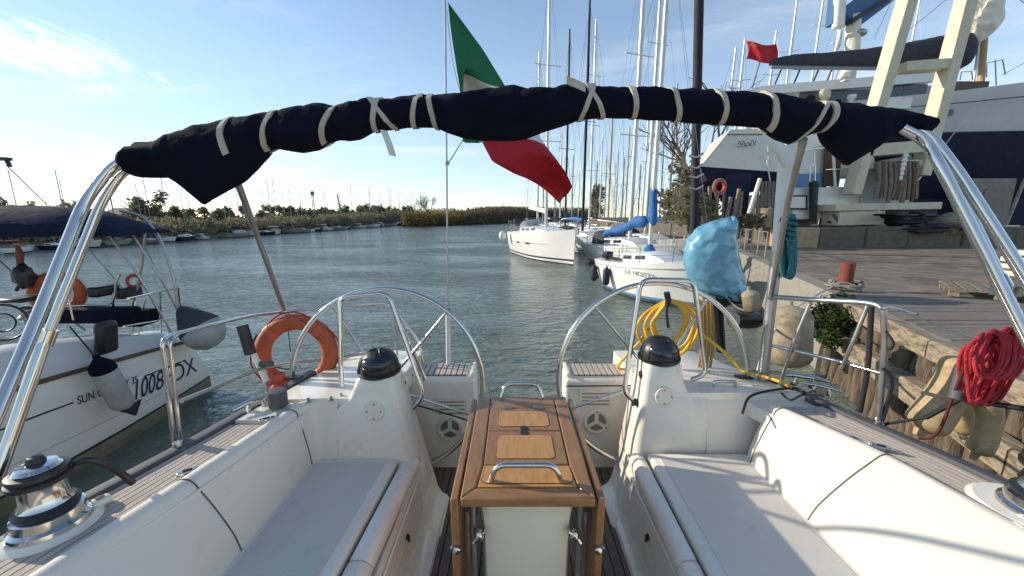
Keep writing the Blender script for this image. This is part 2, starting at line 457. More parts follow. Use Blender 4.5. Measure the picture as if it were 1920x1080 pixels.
M['stone'] = pm('sunlit_stone', (.42, .30, .18), rough=.9, var=.25, vscale=4, dark=(.20, .15, .10), dscale=3, damt=.6, bump=.9, bscale=12)  # warm sunlight on the end kerb block is put into this colour
M['mud'] = pm('river_bank', (.17, .15, .12), rough=.95, var=.3, vscale=.3, dark=(.09, .08, .06), dscale=.15, damt=.6)
M['fendergrey'] = pm('grey_fender', (.36, .36, .34), rough=.6, var=.2, vscale=6, dark=(.2, .19, .16), dscale=5, damt=.5)
M['fendercream'] = pm('stained_fender', (.34, .275, .18), rough=.7, var=.2, vscale=5, dark=(.17, .12, .065), dscale=3.5, damt=.8, dlo=.45, dhi=.62)
M['fendernavy'] = pm('navy_fender', (.010, .012, .032), rough=.6, var=.2)
M['leaf'] = foliage('shrub_leaf', (.055, .085, .025))
M['leaf_far'] = foliage('far_leaf', (.17, .18, .11), var=.4, vscale=.6)
M['leaf_far2'] = foliage('far_leaf_warm', (.22, .20, .125), var=.4, vscale=.6)
M['reed'] = foliage('reed_leaf', (.22, .165, .06), var=.45, vscale=.35)
M['reed2'] = foliage('dry_scrub', (.19, .15, .095), var=.4, vscale=.35)
M['bark'] = pm('bark', (.11, .085, .062), rough=.9, var=.3, vscale=6, bump=.6, bscale=20)
M['navytext'] = pm('navy_letter', (.012, .018, .085), rough=.5)
M['blacktext'] = pm('black_letter', (.02, .02, .022), rough=.5)
M['greytext'] = pm('grey_letter', (.30, .33, .36), rough=.5)
M['kerb'] = pm('shaded_kerb', (.15, .125, .092), rough=.95, var=.3, vscale=3, dark=(.07, .058, .042), dscale=2, damt=.7, bump=.8, bscale=14)  # base colour darkened for the shade on the kerb face
M['ventgrey'] = pm('vent_grey', (.20, .20, .18), rough=.6)
M['netrope'] = pm('old_rope', (.27, .24, .185), rough=.9, var=.35, vscale=20, bump=.7, bscale=90)
M['tablebase'] = pm('cream_table_base', (.78, .72, .55), rough=.4, var=.04, vscale=3, dark=(.58, .50, .36), dscale=4, damt=.3)
M['roof'] = pm('far_roof', (.34, .22, .16), rough=.9, var=.2)
M['wallfar'] = pm('far_wall', (.52, .48, .42), rough=.9, var=.15)
M['hose'] = pm('drab_hose', (.20, .155, .12), rough=.7, var=.4, vscale=4)
M['brown'] = pm('brown_wood', (.12, .062, .032), rough=.6, var=.3, vscale=5)
M['bagblue'] = pm('blue_plastic_bag', (.16, .40, .54), rough=.3, var=.25, vscale=6, bump=.0, bscale=9, coat=.5, dark=(.36, .54, .61), dscale=3.5, damt=.4, alpha=.88)
# ============================================================ setting: water
def make_water():
    m = bpy.data.materials.new('river_water'); m.use_nodes = True
    n, l = m.node_tree.nodes, m.node_tree.links
    b = n['Principled BSDF']
    b.inputs['Base Color'].default_value = (.055, .105, .092, 1)
    b.inputs['Roughness'].default_value = .04
    b.inputs['IOR'].default_value = 1.33
    ge = n.new('ShaderNodeNewGeometry')
    pn = n.new('ShaderNodeTexNoise'); pn.inputs['Scale'].default_value = .16; pn.inputs['Detail'].default_value = 3
    pm_ = n.new('ShaderNodeMapping'); pm_.inputs['Scale'].default_value = (.6, 1.4, 1); l.new(ge.outputs['Position'], pm_.inputs[0]); l.new(pm_.outputs[0], pn.inputs['Vector'])
    prev = None
    for scl, stre, strength, dist, det in ((.55, (1, 1.5, 1), .5, .25, 3), (2.6, (.8, 1.5, 1), 1.0, .14, 4), (9.0, (.8, 1.3, 1), 1.0, .030, 3)):
        mp = n.new('ShaderNodeMapping'); mp.inputs['Scale'].default_value = stre; mp.inputs['Rotation'].default_value = (0, 0, R(12))
        l.new(ge.outputs['Position'], mp.inputs[0])
        nz = n.new('ShaderNodeTexNoise'); nz.inputs['Scale'].default_value = scl; nz.inputs['Detail'].default_value = det
        nz.inputs['Distortion'].default_value = .6
        l.new(mp.outputs[0], nz.inputs['Vector'])
        bp = n.new('ShaderNodeBump'); bp.inputs['Strength'].default_value = strength; bp.inputs['Distance'].default_value = dist
        pr = n.new('ShaderNodeMapRange'); pr.inputs['From Min'].default_value = .38; pr.inputs['From Max'].default_value = .62; pr.inputs['To Min'].default_value = strength * .35; pr.inputs['To Max'].default_value = strength
        l.new(pn.outputs[0], pr.inputs[0]); l.new(pr.outputs[0], bp.inputs['Strength'])
        l.new(nz.outputs[0], bp.inputs['Height'])
        if prev: l.new(prev, bp.inputs['Normal'])
        prev = bp.outputs[0]
    l.new(prev, b.inputs['Normal'])
    # patches of silt tint
    nz = n.new('ShaderNodeTexNoise'); nz.inputs['Scale'].default_value = .12; nz.inputs['Detail'].default_value = 4
    l.new(ge.outputs['Position'], nz.inputs['Vector'])
    mx = n.new('ShaderNodeMix'); mx.data_type = 'RGBA'
    l.new(nz.outputs[0], mx.inputs['Factor'])
    mx.inputs[6].default_value = (.120, .155, .128, 1); mx.inputs[7].default_value = (.160, .190, .156, 1)
    l.new(mx.outputs[2], b.inputs['Base Color'])
    return m
M['water'] = make_water()
w = MB(); w.add([(-3000, -400, 0), (3000, -400, 0), (3000, 4000, 0), (-3000, 4000, 0)], [(0, 1, 2, 3)])
tag(w.build('water', M['water'], smooth=0), None, kind='structure')
# ============================================================ the yacht the photographer stands on
SOLE, SEAT, COAM, DECK, TABLE = 1.12, 1.55, 1.832, 1.808, 1.84
XL = [(-3, -1.78), (-1, -1.72), (.2, -1.58), (.7, -1.49), (1.09, -1.385), (1.34, -1.318), (1.47, -1.29), (1.68, -1.25), (2.1, -1.18), (2.5, -1.10)]
XR = [(-3, 1.95), (-1, 1.90), (.2, 1.80), (.7, 1.755), (1.09, 1.70), (1.18, 1.685), (1.36, 1.635), (1.49, 1.59), (1.96, 1.46), (2.5, 1.30)]
CL = [(-1, -1.24), (.3, -1.20), (.78, -1.15), (1.13, -1.075), (1.57, -.995), (1.7, -.985)]
CR = [(-1, 1.50), (.3, 1.47), (.89, 1.425), (1.28, 1.36), (1.62, 1.22), (1.7, 1.20)]
xl = lambda y: interp(y, XL)
xr = lambda y: interp(y, XR)
cl = lambda y: interp(y, CL)
cr = lambda y: interp(y, CR)
yacht = thing('sailing_yacht', 'white sailing yacht in the foreground, with teak table, twin wheels and rolled navy bimini', 'sailboat', (.05, .8, 0))

# ---- hull shell
mb = MB(); rings = []
for y in (-3, -2, -1, 0, .7, 1.2, 1.7, 2.1, 2.42):
    a, b = xl(y), xr(y); m = (a + b) / 2
    k = 1 if y < 2 else .96
    rings.append([(a + .012, y, DECK - .03), (a + .03, y, 1.2), (m + (a - m) * .90, y, .45), (m + (a - m) * .6, y, -.15), (m, y, -.35), (m + (b - m) * .6, y, -.15), (m + (b - m) * .9, y, .45), (b - .03, y, 1.2), (b - .012, y, DECK - .03)])
mb.loft([[Vector(p) for p in r] for r in rings], closed=False)
mb.build('hull', M['hullwhite'], yacht)

# ---- side decks: white base, black caulking bed, teak planks one by one, toe rail
for side, xe, ce in ((-1, xl, cl), (1, xr, cr)):
    ys = [-1.0 + i * .15 for i in range(19)]            # to y = 1.7
    ya = ys + [1.85, 2.05]
    mb = MB()
    mb.loft([[Vector((ce(min(y, 1.7)) - side * .02, y, DECK - .012)), Vector((xe(y) - side * .004, y, DECK - .016)), Vector((xe(y) - side * .004, y, DECK - .08)), Vector((ce(min(y, 1.7)) - side * .02, y, DECK - .08))] for y in ya], closed=True, cap=True)
    base = mb.build('side_deck', [M['gel']], yacht)
    t0 = lambda y: ce(y) + side * .070
    t1 = lambda y: xe(y) - side * .050
    yend = 1.50 if side < 0 else 1.66
    yt = [y for y in ys if y < yend] + [yend]
    mb = MB()
    mb.loft([[Vector((t0(y), y, DECK - .010)), Vector((t1(y), y, DECK - .010)), Vector((t1(y), y, DECK - .004)), Vector((t0(y), y, DECK - .004))] for y in yt], closed=True, cap=True)
    mb.build('caulking', M['caulk'], base)
    NP = 7
    for i in range(NP):
        f0, f1 = (i + .09) / NP, (i + .91) / NP
        mb = MB(); rg = []
        for y in yt:
            yy = y - (0 if y != yend else (.004 if side < 0 else .004))
            a, b = lerp(t0(yy), t1(yy), f0), lerp(t0(yy), t1(yy), f1)
            rg.append([Vector((a, yy, DECK - .008)), Vector((b, yy, DECK - .008)), Vector((b, yy, DECK)), Vector((a, yy, DECK))])
        mb.loft(rg, closed=True, cap=True)
        mb.build('plank', M['teakdeck'], base)
    mb = MB()
    yr = [y for y in ya]
    mb.loft([[Vector((xe(y) - side * .05, y, DECK - .012)), Vector((xe(y) - side * .045, y, DECK + .014)), Vector((xe(y) - side * .01, y, DECK + .018)), Vector((xe(y) + side * .016, y, DECK - .004)), Vector((xe(y) + side * .012, y, DECK - .06)), Vector((xe(y) - side * .03, y, DECK - .06))] for y in yr], closed=True, cap=True)
    mb.build('toe_rail', M['rubber'], yacht, smooth=50)

# ---- backrests (coaming faces), panel by panel with real gaps
def back_section(side, xb, ci, y, top=COAM, z0=SEAT - .03):
    d = ci - xb
    q = [(xb - side * .02, z0 - .02), (xb + .02 * d, z0 + .02), (xb + .16 * d, 1.61), (xb + .40 * d, 1.68), (xb + .66 * d, 1.745), (xb + .86 * d, 1.788), (ci - side * .002, 1.816), (ci + side * .014, 1.828), (ci + side * .030, top), (ci + side * .045, top - .003), (ci + side * .057, top - .012), (ci + side * .062, DECK - .03)]
    return smooth_path([Vector((x, y, z)) for x, z in q], 3)
def back_panel(side, xb, cfun, y0, y1, ends=(0, 0)):
    mb = MB(); n = max(5, int((y1 - y0) / .06)); rg = []
    for i in range(n + 1):
        t = i / n; y = lerp(y0, y1, t)
        s = back_section(side, xb, cfun(y), y)
        e = 0
        for k, (yy, on) in enumerate(((y0, 1), (y1, 1))):
            dd = abs(y - yy)
            if dd < .012: e = max(e, (.012 - dd))
        s = [p + Vector((side * e * .2, 0, -e * .15)) for p in s]
        rg.append(s)
    mb.loft(rg, closed=False)
    return mb.build('backrest_panel', M['gelback'], yacht, smooth=60)
g = .001
for y0, y1 in ((-1, 1.12), (1.12, 1.585)):
    back_panel(-1, -.945, cl, y0 + g, y1 - g)
for y0, y1 in ((-1, 1.255), (1.255, 1.60)):
    back_panel(1, 1.135, cr, y0 + g, y1 - g)
# thin dark joint line along each seam
def seam(side, xb, cfun, y):
    q = MB(); q.tube(smooth_path([p + Vector((side * .0012, 0, -.0008)) for p in back_section(side, xb, cfun(y), y)[3:32]], 1), .0023, n=6, cap=False)
    q.build('seam', M['seam'], yacht, smooth=60)
seam(-1, -.945, cl, 1.12); seam(-1, -.945, cl, 1.586); seam(1, 1.135, cr, 1.255); seam(1, 1.135, cr, 1.601)
# left corner piece: the backrest turns into the aft bulkhead in a tight radius
mb = MB(); rg = []
for i in range(9):
    t = i / 8; a = t * math.pi / 2
    s = back_section(-1, -.945, cl(1.59), 1.59)
    piv = Vector((-.905, 1.588, 0))
    out = []
    for p in s:
        r = piv.x - p.x
        out.append(Vector((piv.x - r * math.cos(a), 1.588 + r * math.sin(a), p.z)))
    rg.append(out)
mb.loft(rg, closed=False)
s_end = rg[-1]
mb.loft([[p + Vector((dx, 0, 0)) for p in s_end] for dx in (0, .03, .06)], closed=False)
mb.build('aft_bulkhead', M['gelback'], yacht, smooth=60)
# right: the backrest ends in a rounded nose, then a recess and the aft bulkhead
mb = MB(); rg = []
for i in range(8):
    a = i / 7 * math.pi / 2
    k = math.sin(a)
    s = back_section(1, 1.135, cr(1.60 + .06 * k), 1.602 + .075 * k)
    e = (1 - math.cos(a)) * .07
    rg.append([Vector((p.x + e, p.y, p.z - (e * .5 if p.z > 1.6 else 0))) for p in s])
mb.loft(rg, closed=False)
mb.build('backrest_end', M['gelback'], yacht, smooth=60)
mb = MB()
sec = [(1.69, SEAT - .05), (1.705, 1.60), (1.72, 1.70), (1.735, 1.79), (1.75, 1.822), (1.78, 1.834), (1.84, 1.834)]
mb.loft([[Vector((x, y, z)) for y, z in sec] for x in (.98, 1.1, 1.2, 1.26)], closed=False)
mb.build('aft_bulkhead', M['gelback'], yacht, smooth=60)

# ---- aft decks either side
for side, xe, xi in ((-1, xl, -.62), (1, xr, .70)):
    mb = MB()
    y0 = 1.68 if side < 0 else 1.74
    ysx = [y0, 1.85, 2.0, 2.15, 2.3, 2.45]
    rg = []
    for y in ysx:
        o = xe(y) - side * .02
        zd = 1.833 - (y - y0) * .05
        rg.append([Vector((xi, y, zd - .12)), Vector((xi, y, zd)), Vector((lerp(xi, o, .5), y, zd + .006)), Vector((o - side * .05, y, zd - .004)), Vector((o, y, zd - .03)), Vector((o, y, zd - .12))])
    # leave the walk-through open: this is only the outboard wing
    mb.loft(rg, closed=True, cap=True)
    mb.build('aft_deck', M['gel'], yacht, smooth=40)
    if side < 0:   # fairing between side deck end and aft deck
        mb = MB()
        mb.loft([[Vector((cl(y) - .064, y, DECK - .02)), Vector((cl(y) - .064, y, DECK + .012)), Vector((xl(y) + .05, y, DECK + .008)), Vector((xl(y) + .05, y, DECK - .02))] for y in (1.52, 1.6, 1.69)], closed=True, cap=True)
        mb.build('deck_fairing', M['gel'], yacht)

# ---- seats: lid with non-slip panel, rim, locker front with door, plinth
def seat(side, xo, xi0, xi1, rim_in, front, plinth, yfar):
    # xo outer edge, xi inner edge near/far
    inner = lambda y: lerp(xi0, xi1, (y - .2) / (yfar - .2))
    lid = MB(); ys = [-1, .2, .7, 1.1, yfar - .05, yfar - .01, yfar]
    rg = []
    for y in ys:
        e = 0 if y < yfar - .04 else (.006 if y < yfar - .005 else .02)
        rg.append([Vector((xo + side * .02, y, SEAT - .05)), Vector((xo + side * .02, y, SEAT - e * .4)), Vector((inner(y) + side * .018, y, SEAT - e * .4)), Vector((inner(y) + side * .006, y, SEAT - .004 - e * .4)), Vector((inner(y), y, SEAT - .016)), Vector((inner(y) + side * .002, y, SEAT - .05))])
    lid.loft(rg, closed=True, cap=True)
    lido = lid.build('seat_lid', M['gel'], yacht, smooth=50)
    pnl = MB()
    i2 = lambda y: inner(y) + side * .045
    pnl.loft([[Vector((xo - side * .012, y, SEAT - .002)), Vector((xo - side * .012, y, SEAT + .003)), Vector((i2(y), y, SEAT + .003)), Vector((i2(y), y, SEAT - .002))] for y in (-1, .3, .8, 1.2, yfar - .05)], closed=True, cap=True)
    pnl.build('nonslip_panel', M['nonslip'], lido)
    rim = MB(); rg = []
    for (ya_, yb_) in ((-1, 1.098), (1.102, yfar + .03)):
        rg = []
        for y in (ya_, ya_ + .01, lerp(ya_, yb_, .5), yb_ - .01, yb_):
            dx = inner(y) - xi1
            e = .006 if y in (ya_, yb_) else 0
            a = inner(y) - side * .012; b = rim_in + dx
            rg.append([Vector((a, y, SEAT - .09)), Vector((a, y, SEAT - .03 - e)), Vector((a - side * .008, y, SEAT - .018 - e)), Vector((lerp(a, b, .6), y, SEAT - .015 - e)), Vector((b + side * .012, y, SEAT - .026 - e)), Vector((b, y, SEAT - .05)), Vector((b + side * .004, y, SEAT - .09))])
        r_ = MB(); r_.loft(rg, closed=True, cap=True)
        r_.build('seat_rim', M['gel'], yacht, smooth=50)
    fr = MB()
    prof = [(rim_in + side * .012, SEAT - .07), (rim_in + side * .006, SEAT - .09), (front, 1.24), (front - side * .004, 1.21), (lerp(front, plinth, .25), 1.17), (lerp(front, plinth, .6), 1.15), (plinth + side * .004, 1.145), (plinth, 1.13), (plinth, 1.10)]
    fr.loft([[Vector((x, y, z)) for x, z in prof] for y in (-1, .5, 1.2, yfar + .05, yfar + .12)], closed=False)
    fro = fr.build('locker_front', M['gel'], yacht, smooth=40)
    # door panel, slightly proud, and its latch
    def fx(z): return lerp(rim_in, front, (SEAT - .09 - z) / (SEAT - .09 - 1.24))
    for (d0, d1) in ((1.11, yfar - .03), (.25, 1.05)):
        dz0, dz1 = 1.25, SEAT - .105
        o2 = -side * .006
        q = lambda o: [Vector((fx(dz0) + o, d0, dz0)), Vector((fx(dz0) + o, d1, dz0)), Vector((fx(dz1) + o, d1 - .0, dz1)), Vector((fx(dz1) + o, d0, dz1))]
        d = MB(); d.hexa(q(side * .004), q(o2))
        do = d.build('locker_door', M['gel'], fro, bevel=.006)
    lt = MB(); yl = 1.36
    lt.lathe([(.004, 0), (.012, .001), (.012, .006), (.008, .009)], (fx(1.37) - side * .006, yl, 1.37), n=12, axis=(-side, 0, 0))
    lt.box((fx(1.37) - side * .016, yl, 1.362), (.008, .008, .03))
    lt.build('latch', M['black'], fro)
    # dark gap between lid and rim
    gp = MB()
    gp.loft([[Vector((inner(y) + side * .004, y, SEAT - .06)), Vector((inner(y) - side * .016, y, SEAT - .06)), Vector((inner(y) - side * .016, y, SEAT - .05)), Vector((inner(y) + side * .004, y, SEAT - .05))] for y in (-1, .5, yfar)], closed=True, cap=True)
    gp.build('seat_gutter', M['seam'], yacht)
seat(-1, -.945, -.625, -.555, -.462, -.440, -.365, 1.645)
seat(1, 1.135, .635, .675, .592, .575, .535, 1.675)

# ---- sole: teak planks over a dark bed
bed = MB(); bed.box((.08, .8, SOLE - .03), (1.3, 3.4, .05))
bedo = bed.build('cockpit_sole', M['caulk'], yacht, smooth=0)
x = -.50; proto = None
i = 0
while x < .66:
    wd = .047
    if proto is None:
        pl = MB(); pl.box((x, .8, SOLE - .004), (wd - .007, 3.3, .008)); proto = pl.build('plank', M['teaksole'], bedo, smooth=0)
    else:
        link_copy(proto, bedo, proto.location + Vector((wd * i, 0, 0)))
    x += wd; i += 1

# ---- helm pedestals
def pedestal(side, xa, xb_, ztop, xm_in, bulk_x, y0=1.69):
    """xa..xb_: top width (inner, outer); xm_in: inner foot"""
    mb = MB()
    rg = []
    top_in, top_out = xa, xb_
    lev = [(1.12, xm_in, bulk_x, 0, .30), (1.30, xm_in + side * .03, bulk_x, .004, .29), (1.56, lerp(xm_in, top_in, .52), bulk_x, .012, .27), (1.70, lerp(xm_in, top_in, .70), bulk_x - side * .01, .030, .265), (1.80, lerp(xm_in, top_in, .84), lerp(top_out, bulk_x, .55), .047, .26), (1.84, lerp(xm_in, top_in, .89), top_out + side * .04, .054, .255), (1.88, lerp(xm_in, top_in, .94), top_out + side * .022, .058, .25), (ztop - .02, top_in, top_out + side * .004, .064, .24), (ztop, top_in + side * .018, top_out - side * .016, .077, .225)]
    for z, a, b, dy, dp in lev:
        c = .026; co_ = .026 if z > 1.83 else .004
        ya, yb = y0 + dy, y0 + dp
        rg.append([Vector(p) for p in ((a + side * c, ya, z), (a + side * c * .3, ya + c * .3, z), (a, ya + c, z), (a, yb - c, z), (a + side * c, yb, z), (b - side * c, yb, z), (b, yb - c, z), (b, ya + co_, z), (b - side * co_ * .3, ya + co_ * .3, z), (b - side * co_, ya, z))])  # first block coloured as sunlit, the rest as in shade
    mb.loft(rg, closed=True, cap=True)
    o = mb.build('pedestal', M['gel'], yacht, smooth=45)
    # foot flare at the sole
    ft = MB(); rg = []
    for z, e in ((1.115, .055), (1.145, .045), (1.16, .02), (1.20, .004), (1.28, 0)):
        a = xm_in - side * e + side * .03 * (z - 1.12) / .18
        rg.append([Vector(p) for p in ((a + side * .15, y0 - e * .6 - .004, z), (a + side * .02, y0 - e * .6 - .004, z), (a - side * .003, y0 + .02 - e * .3, z), (a - side * .003, y0 + .26, z), (a + side * .15, y0 + .26, z))])
    ft.loft(rg, closed=True, cap=True)
    ft.build('pedestal_foot', M['gel'], o, smooth=50)
    cx = (top_in + top_out) / 2
    cy = y0 + .15
    # compass: hood and binnacle
    cp = MB()
    hood = []
    for i in range(9):
        t = i / 8; a = t * math.pi / 2
        r = .098 * math.cos(a) ** .75 if t < 1 else .001
        hood.append((max(r, .001), .01 + .105 * math.sin(a)))
    cp.lathe([(.085, -.02), (.104, -.005), (.106, .012)] + hood[0:], (cx, cy, ztop), n=28)
    co = cp.build('compass', M['black'], o, smooth=30)
    gb_ = MB(); gb_.ball((cx, cy - .022, ztop + .05), (.080, .082, .052), n=24, k=12); gb_.build('compass_glass', M['glassdark'], co, smooth=70)
    rb = MB()
    for k in range(7):
        a = math.pi * (k + .5) / 7
        rb.tube([Vector((cx + math.cos(a) * .10 * math.cos(t), cy - math.sin(a) * .10 * math.cos(t), ztop + .012 + .107 * math.sin(t))) for t in (0, .3, .6, .9, 1.2, 1.45)], .0022, n=5)
    rb.build('hood_rib', M['black'], co)
    # round inspection plate with four screws
    zc = ztop - .165
    pc = Vector((cx + side * .0, y0 + .041, zc))
    nrm = Vector((0, -1, .17)).normalized()
    ip = MB(); ip.lathe([(.048, -.006), (.050, .002), (.047, .006), (.040, .006), (.039, .0035), (.001, .0035)], pc, n=28, axis=nrm)
    ipo = ip.build('inspection_plate', M['gelback'], o, smooth=30)
    u = nrm.orthogonal().normalized(); v = nrm.cross(u)
    for k in range(4):
        a = math.pi / 4 + k * math.pi / 2
        s_ = MB(); s_.lathe([(.001, .009), (.005, .0085), (.0055, .004)], pc + (u * math.cos(a) + v * math.sin(a)) * .034, n=8, axis=nrm)
        s_.build('screw', M['steeldull'], ipo)
    return o
pedL = pedestal(-1, -.578, -.755, 1.945, -.415, -.905, y0=1.620)
pedR = pedestal(1, .675, .850, 1.985, .575, 1.12)

# steel guards over the pedestals
def guard(o, pts, y0, yt, foot):
    n = len(pts)
    q = [P(px, py, yy) for px, py, yy in pts]
    mb = MB(); mb.tube(fillet(q, .055, 6), .0125, n=10)
    go = mb.build('pedestal_guard', M['steel'], o, smooth=60)
    for f in foot:
        c = P(*f); k = MB(); k.lathe([(.012, -.012), (.02, -.008), (.02, .012), (.012, .014)], c, n=12, axis=(1, 0, 0)); k.build('guard_foot', M['black'], go)
guard(pedL, [(676, 741, 1.80), (640, 733, 1.82), (637, 556, 1.90), (728, 549, 1.92), (795, 742, 1.86), (770, 769, 1.84)], 0, 0, [(770, 770, 1.84), (756, 722, 1.84)])
guard(pedL, [(738, 578, 1.96), (788, 690, 2.06), (797, 712, 2.06)], 0, 0, [])
guard(pedR, [(1190, 753, 1.80), (1170, 735, 1.82), (1202, 524, 1.92), (1301, 526, 1.92), (1323, 702, 1.86), (1296, 712, 1.86)], 0, 0, [(1189, 754, 1.80), (1203, 702, 1.82)])

# ---- wheels
def wheel(c, rad, a0):
    c = Vector(c)
    w_ = MB(); w_.torus(c, (0, 1, -.06), rad, .0135, n=72, k=10)
    e = w_.build('steering_wheel', M['steel'], yacht, smooth=70)
    ax = Vector((0, 1, -.06)).normalized(); u = Vector((1, 0, 0)); v = u.cross(ax) * -1
    v = ax.cross(u) * -1
    for k in range(5):
        a = R(a0 + 72 * k); d = u * math.cos(a) + Vector((0, 0, 1)) * math.sin(a)
        d = (d - ax * d.dot(ax)).normalized()
        s_ = MB(); s_.tube([c + ax * -.05 + d * .03, c + ax * -.03 + d * .16, c + d * (rad - .008)], .008, n=8)
        s_.build('spoke', M['steel'], e, smooth=60)
    h = MB(); h.lathe([(.02, -.09), (.045, -.085), (.05, -.05), (.035, -.02), (.03, .03), (.001, .035)], c, n=18, axis=ax)
    h.build('hub', M['steel'], e)
wheel((-.700, 1.965, 1.785), .535, 50)
wheel((.790, 1.965, 1.822), .530, 58)
# slots in the aft decks where the wheels dip below
for sx, z in ((-1.218, 1.820), (1.296, 1.822)):
    s_ = MB(); s_.box((sx, 1.96, z + .002), (.085, .05, .012)); s_.build('wheel_slot', M['black'], yacht, bevel=.004)

# ---- helm seats: cream locker with slatted teak top, louvre plate and round vent
def helm_seat(side, x_in, x_out, louv, vent):
    y0, y1 = 2.15, 2.36
    mb = MB(); rg = []
    a, b = (x_in, x_out)
    prof = [(y1, 1.10), (y0, 1.10), (y0, 1.70), (y0 + .004, 1.722), (y0 + .018, 1.735), (y1 - .02, 1.735), (y1, 1.715)]
    for x, e in ((a, .010), (a + side * .012, 0), (lerp(a, b, .5), 0), (b, 0)):
        rg.append([Vector((x, y + (e if y < 2.2 else -e), z - e)) for y, z in prof])
    mb.loft(rg, closed=True, cap=True)
    o = mb.build('helm_seat', M['gel'], yacht, smooth=45)
    # raised lip at the inner end
    lp = MB(); lp.box((a + side * .014, (y0 + y1) / 2, 1.745), (.026, y1 - y0 - .02, .03)); lp.build('seat_lip', M['gel'], o, bevel=.008)
    bd = MB(); bd.box((lerp(a + side * .045, b, .5), (y0 + y1) / 2 + .005, 1.737), (abs(b - a) - .06, y1 - y0 - .035, .004)); bd.build('slat_bed', M['caulk'], o, smooth=0)
    n = int((abs(b - a) - .07) / .036); pr = None
    for i in range(n):
        x = a + side * (.06 + i * .036)
        if pr is None:
            s_ = MB()
            k = .006
            s_.hexa([Vector((x - .0145, y0 + .022, 1.739)), Vector((x + .0145, y0 + .022, 1.739)), Vector((x + .0145, y1 - .016, 1.739)), Vector((x - .0145, y1 - .016, 1.739))], [Vector((x - .0145, y0 + .022, 1.747)), Vector((x + .0145, y0 + .022, 1.747)), Vector((x + .0145, y1 - .016, 1.747)), Vector((x - .0145, y1 - .016, 1.747))])
            pr = s_.build('slat', M['teakdeck'], o, smooth=0); x0 = x
        else: link_copy(pr, o, pr.location + Vector((x - x0, 0, 0)))
    # louvre plate
    c0, c1 = P(louv[0], louv[1], y0), P(louv[2], louv[3], y0)
    lo = MB(); lo.box(((c0.x + c1.x) / 2, y0 - .003, (c0.z + c1.z) / 2), (abs(c1.x - c0.x), .008, abs(c1.z - c0.z)))
    loo = lo.build('louvre_plate', M['gelback'], o, bevel=.003)
    for k in range(4):
        z = lerp(min(c0.z, c1.z), max(c0.z, c1.z), (k + .7) / 4.4)
        s_ = MB(); s_.box(((c0.x + c1.x) / 2, y0 - .009, z), (abs(c1.x - c0.x) * .84, .007, .010), Matrix.Rotation(R(30), 3, 'X')); s_.build('louvre', M['gelback'], loo)
        s_ = MB(); s_.box(((c0.x + c1.x) / 2, y0 - .008, z - .009), (abs(c1.x - c0.x) * .84, .003, .004)); s_.build('louvre_gap', M['seam'], loo, smooth=0)
    # round vent with three lobes
    vc = P(vent[0], vent[1], y0); vr = vent[2]
    v_ = MB(); v_.lathe([(vr, -.004), (vr, .006), (vr * .92, .012), (vr * .78, .010), (vr * .76, .004), (.001, .004)], (vc.x, y0 - .001, vc.z), n=32, axis=(0, -1, 0))
    vo = v_.build('round_vent', M['gelback'], o, smooth=30)
    for k in range(3):
        s_ = MB(); poly = []
        a0, a1 = R(90 + 120 * k + 13), R(90 + 120 * (k + 1) - 13)
        for t in range(9): aa = lerp(a0, a1, t / 8); poly.append(Vector((vc.x + math.cos(aa) * vr * .70, y0 - .0055, vc.z + math.sin(aa) * vr * .70)))
        am = (a0 + a1) / 2
        poly.append(Vector((vc.x + math.cos(am) * vr * .16, y0 - .0055, vc.z + math.sin(am) * vr * .16)))
        s_.prism(poly, (0, -.003, 0)); s_.build('vent_opening', M['ventgrey'], vo, smooth=0)
    for k in range(3):
        aa = R(90 + 120 * k)
        s_ = MB(); s_.lathe([(.005, 0), (.0055, .003), (.001, .004)], (vc.x + math.cos(aa) * vr * .86, y0 - .012, vc.z + math.sin(aa) * vr * .86), n=8, axis=(0, -1, 0)); s_.build('screw', M['steeldull'], vo)
    return o
helm_seat(-1, -.232, -1.10, (818, 745, 876, 776), (844, 803, .083))
helm_seat(1, .335, 1.22, (1087, 730, 1146, 759), (1118, 790, .083))

# ---- transom threshold in the walk-through
mb = MB(); mb.box((.05, 2.33, 1.06), (.58, .26, .12)); mb.build('transom_step', M['gel'], yacht, bevel=.02)

# ---- cockpit table
TX, TW, TY0, TY1 = .05, .212, 1.022, 1.70
tb = MB()
def rail_frame(mb):
    mb.box((TX, (TY0 + TY1) / 2, TABLE - .018), (TW * 2 - .01, TY1 - TY0 - .01, .016))
rail_frame(tb)
tab = tb.build('cockpit_table', M['inlay'], yacht, smooth=0)
def tpiece(name, x0, x1, y0, y1, m, z0=TABLE - .010, z1=TABLE, bev=.003, poly=None):
    p = MB()
    if poly: p.prism([Vector((a, b, z0)) for a, b in poly], (0, 0, z1 - z0))
    else: p.box(((x0 + x1) / 2, (y0 + y1) / 2, (z0 + z1) / 2), (x1 - x0, y1 - y0, z1 - z0))
    return p.build(name, m, tab, bevel=bev, smooth=30)
L_, R_ = TX - TW, TX + TW
sb = .095
